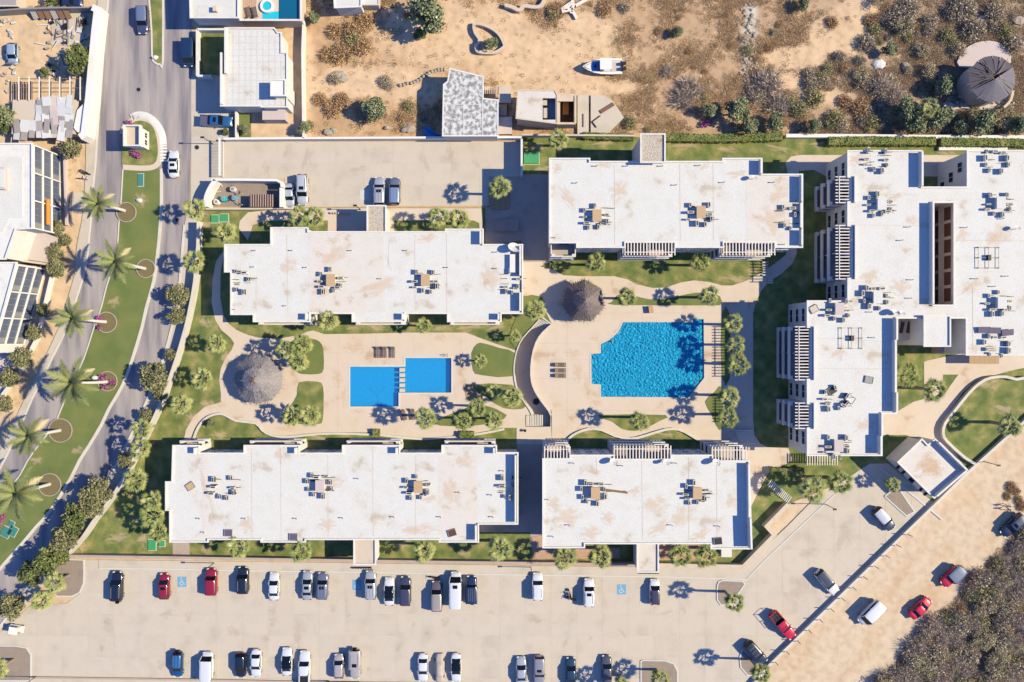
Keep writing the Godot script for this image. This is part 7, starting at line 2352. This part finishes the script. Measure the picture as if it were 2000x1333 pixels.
func make_trees() -> void:
	var olive := [L(164, 158, 122), L(142, 140, 100), L(184, 174, 138), L(118, 120, 84)]
	var fresh := [L(142, 150, 92), L(116, 126, 76), L(162, 166, 110), L(96, 106, 62)]
	var dark := [L(136, 144, 106), L(112, 122, 88), L(156, 162, 122), L(176, 178, 140)]
	var kinds := {"o": [], "f": [], "d": []}
	for v in 2:
		kinds.o.append(tree("roadside_tree", "tree", 4.4, 2.7, 12, 210, 0.3, olive))
		kinds.f.append(tree("leafy_tree", "tree", 4.6, 2.6, 12, 230, 0.32, fresh))
		kinds.d.append(tree("dark_tree", "tree", 4.0, 2.4, 11, 230, 0.27, dark, 0.55))
	var list := [[349, 578, "o", 0.78, "roadside tree at the white wall, northernmost of the row"], [346, 618, "o", 0.62, "pale roadside tree just below the northernmost at the white wall"], [334, 693, "o", 0.45, "small roadside tree between the road wall's second and third trees"], [300, 736, "o", 1.02, "broad roadside tree beside the magenta flower bed"], [312, 770, "o", 0.5, "small roadside tree at the bend of the white wall"], [286, 812, "o", 0.5, "small tree tangled with the pair of palms at the white wall"], [246, 900, "o", 0.6, "roadside tree below the pair of palms at the white wall"], [190, 960, "o", 1.0, "large roadside tree west of the corner lawn"], [178, 988, "o", 0.85, "roadside tree leaning over the white wall by the corner lawn"], [148, 1014, "f", 0.95, "green roadside tree beside the white wall south of the large one"], [128, 1050, "o", 0.95, "roadside tree at the corner of the parking's wall"], [96, 1092, "f", 1.05, "dense dark-green roadside tree at the corner of the parking"], [62, 1120, "f", 0.8, "green roadside tree next to the pair of palms at the corner"], [22, 1185, "o", 0.92, "olive-brown tree by the golf cart"], [140, 292, "o", 0.72, "olive-green bush tree below the white outbuilding"], [112, 446, "o", 0.55, "shrub tree beside the north house's loggias"], [128, 470, "o", 0.45, "small shrub tree beside the pavement below the north loggias"], [106, 492, "o", 0.62, "shrub tree below the pink terrace of the modern house"], [112, 526, "o", 0.62, "shrub tree at the corner of the slanting loggias"], [84, 606, "o", 0.5, "shrub in the roadside bed halfway along the slanting loggias"], [66, 650, "o", 0.55, "shrub in the roadside bed at the end of the slanting loggias"], [44, 700, "o", 0.75, "shrub tree in the roadside bed below the modern house"], [18, 738, "o", 0.75, "shrub tree at the west edge of the roadside bed"], [10, 790, "o", 0.6, "low shrub at the west edge above the fifth coconut palm"], [153, 118, "f", 0.95, "bright green tree in the cluttered yard"], [85, 140, "f", 0.34, "small green bush in the cluttered yard"], [10, 225, "d", 0.9, "grey-green tree at the west edge beside the ruined shack"], [98, 4, "f", 0.42, "green bush at the top edge above the yard wall"], [4, 245, "f", 0.55, "bright bush at the west edge below the grey-green tree"], [833, 26, "d", 1.5, "large dark-green tree at the top of the dirt clearing"], [820, 68, "f", 0.4, "small light-green bush under the large dark tree"], [732, 214, "d", 0.92, "round dark-green tree in the scrub by the north house wall"], [958, 86, "d", 0.55, "green bush inside the kidney-shaped stone border"], [478, 252, "d", 0.42, "dark bush on the small lawn below the annex"], [592, 250, "d", 0.52, "grey-green agave-like bush at the end of the lots wall"], [612, 36, "d", 0.5, "green bush at the corner of the raised pool deck"], [1385, 214, "d", 0.6, "dark bush behind the magenta bougainvillea"], [1440, 216, "d", 0.95, "dark tree behind the bushy green hedge, western"], [1462, 246, "d", 0.75, "dark tree touching the bushy green hedge"], [1516, 240, "d", 0.72, "dark tree behind the hedge's east end"], [1590, 246, "d", 0.6, "dark spiky bush on the white wall's west end"], [1770, 215, "d", 0.95, "dark-green tree in the scrub north of the clipped hedge"], [1790, 240, "d", 0.9, "dark-green tree close to the clipped hedge"], [1834, 230, "d", 1.0, "grey-green tree south-west of the ruined tower"], [1878, 249, "d", 0.6, "grey-green tree below the ruined tower"], [1922, 238, "d", 1.0, "grey-green tree south of the ruined tower"], [1992, 244, "d", 0.75, "grey-green tree at the east edge below the ruined tower"], [1738, 97, "d", 0.55, "green bush in the middle of the eastern scrub"], [1846, 168, "d", 0.75, "dark bush in the shade of the ruined tower"], [412, 827, "d", 0.34, "small bush in the planter below the round hut"], [1325, 62, "d", 0.42, "grey-green bush in the bare ground near the top"], [1570, 8, "d", 0.5, "green bush at the top edge of the scrub"], [440, 258, "f", 0.25, "tiny bush beside the gate post"]]
	for q in list:
		var k: float = q[3]
		var src: Node3D = kinds[q[2]][rng.randi() % 2]
		var c := P(q[0], q[1], 3.0 * k)
		c.y = 0
		dup(src, c, rng.randf() * TAU, k * 1.2, q[4], "")
	for k in kinds:
		for p in kinds[k]:
			p.free()

func make_scrub() -> void:
	var brown := [L(216, 176, 132), L(200, 160, 120), L(178, 140, 108), L(226, 192, 150)]
	var greyb := [L(222, 202, 174), L(198, 178, 152), L(236, 218, 194), L(170, 154, 130)]
	var grn := [L(190, 180, 130), L(170, 164, 116), L(206, 192, 144), L(144, 138, 100)]
	var pale := [L(238, 218, 202), L(224, 202, 184), L(206, 184, 164)]
	var pro := {"brown": [], "grey": [], "green": [], "pale": []}
	for v in 2:
		pro.brown.append(twig_bush("dry_bush", "bush", 1.3, 0.9, 300, brown, 420))
		pro.grey.append(twig_bush("grey_bush", "bush", 1.5, 1.4, 480, greyb, 520))
		pro.green.append(twig_bush("green_bush", "bush", 1.4, 1.2, 240, grn, 700))
		pro.pale.append(twig_bush("bare_bush", "bush", 2.0, 1.6, 620, pale, 30))
	pro["low"] = []
	for v in 2:
		pro.low.append(tree("scrub_tree", "bush", 2.2, 2.2, 10, 230, 0.15, [L(196, 180, 144), L(172, 160, 122), L(214, 198, 164), L(150, 138, 106)]))
	var txt := {"low": "straggly olive-grey scrub tree", "brown": "dry brown bush", "grey": "grey twiggy bush", "green": "olive-green bush", "pale": "leafless pinkish bush"}
	var spots: Array = []
	# bushes that stand out in the photograph
	for q in [[690, 60, "brown", 1.7], [712, 40, "brown", 1.5], [655, 62, "brown", 1.4], [668, 104, "brown", 1.8], [640, 108, "brown", 1.3], [708, 92, "brown", 1.6], [650, 215, "brown", 1.5], [625, 195, "brown", 1.2], [668, 195, "brown", 1.2], [655, 155, "grey", 0.9], [690, 78, "green", 1.3], [1350, 175, "pale", 1.5], [1500, 165, "pale", 1.7], [1520, 205, "pale", 1.4], [1335, 195, "pale", 1.3], [1475, 185, "pale", 1.2], [1720, 170, "pale", 1.4], [1745, 190, "pale", 1.3], [1760, 40, "grey", 1.8], [1775, 20, "grey", 1.5], [1880, 22, "grey", 1.8], [1862, 26, "grey", 1.4], [1815, 45, "grey", 1.2], [1690, 85, "grey", 1.3], [1680, 120, "grey", 0.8], [1640, 112, "grey", 0.9], [1585, 165, "grey", 1.2], [1615, 135, "green", 0.9], [1460, 100, "green", 0.8], [1702, 40, "brown", 1.2], [1625, 45, "brown", 1.1], [1590, 195, "green", 1.5], [1560, 215, "green", 1.4], [1540, 200, "green", 1.2], [1630, 235, "green", 1.5], [1680, 215, "brown", 1.6], [1700, 240, "green", 1.5], [1650, 200, "brown", 1.3], [1230, 240, "green", 1.1], [1085, 20, "brown", 1.4], [1080, 28, "green", 1.0], [1180, 20, "brown", 1.3], [1220, 16, "grey", 0.8], [752, 160, "grey", 0.9], [760, 168, "grey", 0.7], [1940, 30, "grey", 1.6], [1960, 60, "green", 1.3], [1975, 90, "grey", 1.5], [1900, 60, "grey", 1.7], [1850, 75, "green", 1.3], [1870, 100, "grey", 1.2]]:
		spots.append(q)
	for i in 22:
		spots.append([rng.randf_range(1800, 2000), rng.randf_range(214, 258), ["low", "green", "low", "grey"][i % 4], rng.randf_range(0.55, 1.15)])
	var tries := 0
	while spots.size() < 205 and tries < 9000:
		tries += 1
		var px := rng.randf_range(592, 1998)
		var py := rng.randf_range(2, 256)
		var s := scrub(px, py)
		if rng.randf() > s or (px > 860 and px < 1225 and py > 130) or (px > 1860 and py > 75 and py < 210):
			continue
		var kind := "brown"
		var t := rng.randf()
		if px > 1550 and t < 0.45:
			kind = "grey"
		elif t < 0.62 and (py > 190 or px > 1600):
			kind = "green"
		elif t > 0.95 and px > 1250:
			kind = "pale"
		elif t > 0.84 and px > 1480:
			kind = "low"
		spots.append([px, py, kind, rng.randf_range(0.4, 1.2) * (0.7 if px < 1550 else 1.0)])
	for q in spots:
		var src: Node3D = pro[q[2]][rng.randi() % 2]
		var zone := "beside the raised pool deck's east wall" if q[0] < 790 else "on the dirt clearing near the boat" if q[0] < 1240 else "west of the stony streak" if q[0] < 1440 else "between the stony streak and the clipped hedges" if q[0] < 1700 and q[1] > 130 else "in the upper scrub east of the stony streak" if q[0] < 1700 else "above the ruined tower" if q[1] < 90 else "in the scrub around the ruined tower"
		var text: String = ("small " if q[3] < 0.8 else "broad " if q[3] > 1.15 else "middling ") + txt[q[2]] + " " + zone
		dup(src, P(q[0], q[1]) + Vector3(0, -0.08, 0), rng.randf() * TAU, q[3], text, text)
	# the thicket at the lower right
	var n := 0
	tries = 0
	while n < 175 and tries < 9000:
		tries += 1
		var px := rng.randf_range(1690, 2006)
		var py := rng.randf_range(990, 1340)
		var e := scrub_edge(px, py)
		if e < 8.0 or (e < 16.0 and rng.randf() < 0.5):
			continue
		var kind: String = ["grey", "low", "pale", "green", "pale", "brown", "grey"][rng.randi() % 7]
		n += 1
		var k := rng.randf_range(0.7, 1.7) * (0.85 if kind == "pale" else 0.7 if kind == "low" else 1.0)
		var zone := "at the thicket's brink along the dirt road" if e < 45.0 else "in the thicket below the red off-roader" if px > 1880 and py < 1170 else "in the thicket's lowest western part" if px < 1850 else "in the thicket at the lower east corner"
		var text: String = ("small " if k < 0.95 else "broad " if k > 1.2 else "middling ") + txt[kind] + " " + zone
		dup(pro[kind][rng.randi() % 2], P(px, py) + Vector3(0, -0.08, 0), rng.randf() * TAU, k, text, text)
	for q in [[1985, 960], [1990, 978], [1975, 952], [1968, 970], [1996, 990]]:
		dup(pro.brown[0], P(q[0], q[1]) + Vector3(0, -0.1, 0), rng.randf() * TAU, rng.randf_range(0.7, 1.0), "brown brush pile at the east edge of the dirt road", "brush at the dirt road")
	for k in pro:
		for p in pro[k]:
			p.free()
	# tufts of dry grass and litter, too many to count
	var st := ST()
	for i in 12:
		var a := rng.randf() * TAU
		var d := Vector3(cos(a), 0, sin(a))
		var s := d.cross(Vector3.UP) * 0.028
		var b := Vector3(rng.randf_range(-0.2, 0.2), 0, rng.randf_range(-0.2, 0.2))
		tri(st, b - s, b + s, b + d * rng.randf_range(0.1, 0.3) + Vector3(0, rng.randf_range(0.08, 0.3), 0))
	var mm := MultiMesh.new()
	mm.transform_format = MultiMesh.TRANSFORM_3D
	mm.use_colors = true
	mm.mesh = st.commit()
	var xs: Array = []
	var cs: Array = []
	var pal := [L(222, 182, 136), L(202, 160, 118), L(238, 206, 162), L(182, 146, 112), L(178, 156, 124)]
	tries = 0
	while xs.size() < 40000 and tries < 240000:
		tries += 1
		var px: float
		var py: float
		var z := rng.randf()
		if z < 0.8:
			px = rng.randf_range(588, 2020)
			py = rng.randf_range(-20, 262)
		elif z < 0.93:
			px = rng.randf_range(1660, 2020)
			py = rng.randf_range(960, 1350)
		else:
			px = rng.randf_range(-10, 185)
			py = rng.randf_range(285, 800)
			if px > 150 - (py - 300) * 0.22 or px < 118 - maxf(0.0, py - 520) * 0.34:
				continue
		var s := scrub(px, py)
		if rng.randf() > s * s * 1.3 + (0.012 if px < 1650.0 or py < 300.0 else 0.0):
			continue
		var k := rng.randf_range(0.7, 1.6)
		var c: Color = pal[rng.randi() % 5]
		if px > 1600:
			c = c.lerp(L(150, 130, 112), 0.45)
		xs.append(Transform3D(Basis(Vector3.UP, rng.randf() * TAU).scaled(Vector3(k, k, k)), P(px, py) + Vector3(0, -0.06, 0)))
		cs.append((c * rng.randf_range(0.8, 1.15)).srgb_to_linear())
	mm.instance_count = xs.size()
	for i in xs.size():
		mm.set_instance_transform(i, xs[i])
		mm.set_instance_color(i, cs[i])
	var mi := MultiMeshInstance3D.new()
	mi.name = "dry_grass"
	mi.multimesh = mm
	mi.material_override = M.dry
	add_child(mi)
	tag(mi, "dry grass tufts and litter scattered over the open ground", "dry grass")
	mi.set_meta("kind", "stuff")

# ---------- people
func person(at: Vector3, yaw: float, stride: float, shirt: Color, legs: Color, hair: Color, label: String) -> void:
	var o := thing("person", label, "person", at, "", yaw)
	# joints and radii, in metres; the body looks along -z
	var st1 := stride * 0.28
	var J := [
		[Vector3(0, 0.98, 0), Vector3(0, 1.2, 0), 0.125, 0.12, 0], [Vector3(0, 1.2, 0), Vector3(0, 1.4, 0.01), 0.13, 0.14, 0], [Vector3(-0.16, 1.41, 0), Vector3(0.16, 1.41, 0), 0.065, 0.065, 0],
		[Vector3(0, 1.42, 0), Vector3(0, 1.55, -0.01), 0.055, 0.05, 2], [Vector3(0, 1.62, -0.02), Vector3(0, 1.68, -0.01), 0.085, 0.095, 2],
		[Vector3(-0.09, 0.95, 0), Vector3(-0.1, 0.52, -st1), 0.095, 0.065, 1], [Vector3(-0.1, 0.52, -st1), Vector3(-0.1, 0.08, -st1 * 1.2), 0.062, 0.042, 1], [Vector3(-0.1, 0.05, -st1 * 1.2 + 0.04), Vector3(-0.1, 0.04, -st1 * 1.2 - 0.16), 0.042, 0.032, 3],
		[Vector3(0.09, 0.95, 0), Vector3(0.1, 0.52, st1 * 0.6), 0.095, 0.065, 1], [Vector3(0.1, 0.52, st1 * 0.6), Vector3(0.1, 0.1, st1 * 1.5), 0.062, 0.042, 1], [Vector3(0.1, 0.06, st1 * 1.5 + 0.04), Vector3(0.1, 0.04, st1 * 1.5 - 0.16), 0.042, 0.032, 3],
		[Vector3(-0.19, 1.4, 0), Vector3(-0.25, 1.12, st1 * 0.5), 0.05, 0.042, 0], [Vector3(-0.25, 1.12, st1 * 0.5), Vector3(-0.25, 0.88, st1 * 0.2), 0.04, 0.03, 2], [Vector3(-0.25, 0.88, st1 * 0.2), Vector3(-0.25, 0.78, st1 * 0.1), 0.035, 0.025, 2],
		[Vector3(0.19, 1.4, 0), Vector3(0.25, 1.12, -st1 * 0.5), 0.05, 0.042, 0], [Vector3(0.25, 1.12, -st1 * 0.5), Vector3(0.25, 0.88, -st1 * 0.9), 0.04, 0.03, 2], [Vector3(0.25, 0.88, -st1 * 0.9), Vector3(0.25, 0.78, -st1), 0.035, 0.025, 2]]
	var cols := [shirt, legs, L(205, 160, 130), Color(0.1, 0.09, 0.09)]
	var cell := 0.035
	var lo := Vector3(-0.42, -0.04, -0.62)
	var nn := Vector3i(25, 54, 36)
	var field := PackedFloat32Array()
	field.resize(nn.x * nn.y * nn.z)
	field.fill(1.0)
	for b in J:
		var a: Vector3 = b[0]
		var d: Vector3 = b[1] - a
		var dd := d.length_squared()
		var rmax: float = maxf(b[2], b[3]) + 0.12
		var mn := a.min(b[1]) - Vector3.ONE * rmax
		var mx := a.max(b[1]) + Vector3.ONE * rmax
		for z in range(maxi(0, int((mn.z - lo.z) / cell)), mini(nn.z, int((mx.z - lo.z) / cell) + 2)):
			for y in range(maxi(0, int((mn.y - lo.y) / cell)), mini(nn.y, int((mx.y - lo.y) / cell) + 2)):
				for x in range(maxi(0, int((mn.x - lo.x) / cell)), mini(nn.x, int((mx.x - lo.x) / cell) + 2)):
					var p := lo + Vector3(x, y, z) * cell
					var t := clampf((p - a).dot(d) / dd, 0, 1)
					var v := (p - a - d * t).length() - lerpf(b[2], b[3], t)
					var i := x + nn.x * (y + nn.y * z)
					var f := field[i]
					var hh := clampf(0.5 + 0.5 * (f - v) / 0.035, 0, 1)
					field[i] = lerpf(f, v, hh) - 0.035 * hh * (1 - hh)
	# surface nets
	var idx := {}
	var verts: Array = []
	for z in nn.z - 1:
		for y in nn.y - 1:
			for x in nn.x - 1:
				var acc := Vector3.ZERO
				var cnt := 0
				var fs: Array = []
				for k in 8:
					fs.append(field[(x + (k & 1)) + nn.x * ((y + ((k >> 1) & 1)) + nn.y * (z + (k >> 2)))])
				for e in [[0, 1], [2, 3], [4, 5], [6, 7], [0, 2], [1, 3], [4, 6], [5, 7], [0, 4], [1, 5], [2, 6], [3, 7]]:
					var f0: float = fs[e[0]]
					var f1: float = fs[e[1]]
					if (f0 < 0) != (f1 < 0):
						var t := f0 / (f0 - f1)
						var c0 := Vector3(e[0] & 1, (e[0] >> 1) & 1, e[0] >> 2)
						var c1 := Vector3(e[1] & 1, (e[1] >> 1) & 1, e[1] >> 2)
						acc += c0.lerp(c1, t)
						cnt += 1
				if cnt:
					idx[Vector3i(x, y, z)] = verts.size()
					verts.append(lo + (Vector3(x, y, z) + acc / cnt) * cell)
	var st := ST()
	var tint := func(p: Vector3) -> Color:
		var best := 9.0
		var c := 0
		for b in J:
			var d: Vector3 = b[1] - b[0]
			var t := clampf((p - b[0]).dot(d) / d.length_squared(), 0, 1)
			var v: float = (p - b[0] - d * t).length() - lerpf(b[2], b[3], t)
			if v < best:
				best = v
				c = b[4]
		return cols[c].srgb_to_linear()
	for q in idx:
		for ax in 3:
			var e := Vector3i.ZERO
			e[ax] = 1
			var i0: int = q.x + nn.x * (q.y + nn.y * q.z)
			var i1: int = i0 + [1, nn.x, nn.x * nn.y][ax]
			if (field[i0] < 0) == (field[i1] < 0):
				continue
			var u := Vector3i.ZERO
			u[(ax + 1) % 3] = 1
			var v := Vector3i.ZERO
			v[(ax + 2) % 3] = 1
			if not (idx.has(q - u) and idx.has(q - v) and idx.has(q - u - v)):
				continue
			var out := Vector3(e) * (1.0 if field[i0] < 0 else -1.0)
			var four := [verts[idx[q]], verts[idx[q - u]], verts[idx[q - u - v]], verts[idx[q - v]]]
			for t in [[0, 1, 2], [0, 2, 3]]:
				var w := [four[t[0]], four[t[1]], four[t[2]]]
				if (w[2] - w[0]).cross(w[1] - w[0]).dot(out) < 0:
					w = [w[0], w[2], w[1]]
				for p in w:
					st.set_color(tint.call(p))
					st.add_vertex(p)
	st.generate_normals()
	obj("body", st, M.people, o, true)
	st = ST()
	for i in 8:
		for j in 3:
			var a0 := TAU * i / 8
			var a1 := TAU * (i + 1) / 8
			var p0 := PI * 0.5 * j / 3.0
			var p1 := PI * 0.5 * (j + 1) / 3.0
			var c := Vector3(0, 1.68, 0.0)
			quad(st, c + Vector3(cos(a0) * cos(p0), sin(p0) * 0.9, sin(a0) * cos(p0)) * 0.112, c + Vector3(cos(a1) * cos(p0), sin(p0) * 0.9, sin(a1) * cos(p0)) * 0.112, c + Vector3(cos(a1) * cos(p1), sin(p1) * 0.9, sin(a1) * cos(p1)) * 0.112, c + Vector3(cos(a0) * cos(p1), sin(p1) * 0.9, sin(a0) * cos(p1)) * 0.112, Vector3(cos(a0), 1, sin(a0)))
	var m: Material = M.get("hair" + hair.to_html())
	if m == null:
		m = mat("hair" + hair.to_html(), hair, 0.7)
	obj("hair", st, m, o, true)

func make_people() -> void:
	person(P(1964, 987), 0.6, 1.0, L(205, 200, 214), L(90, 90, 110), Color(0.08, 0.06, 0.05), "person in a pale shirt walking on the dirt road, northern of two")
	person(P(1964, 993.5), 0.4, -0.8, L(150, 140, 156), L(60, 58, 70), Color(0.1, 0.07, 0.05), "person in grey walking on the dirt road, southern of two")
	person(P(1195, 667) + Vector3(0, -1.3, 0), 2.2, 0.2, L(235, 225, 226), L(200, 150, 120), Color(0.12, 0.08, 0.06), "person standing in the large pool near its curved side")
	person(P(170, 349), 3.0, 0.8, L(225, 220, 232), L(80, 76, 92), Color(0.08, 0.06, 0.06), "person in a white shirt on the west pavement near the bicycle-like motorcycle")
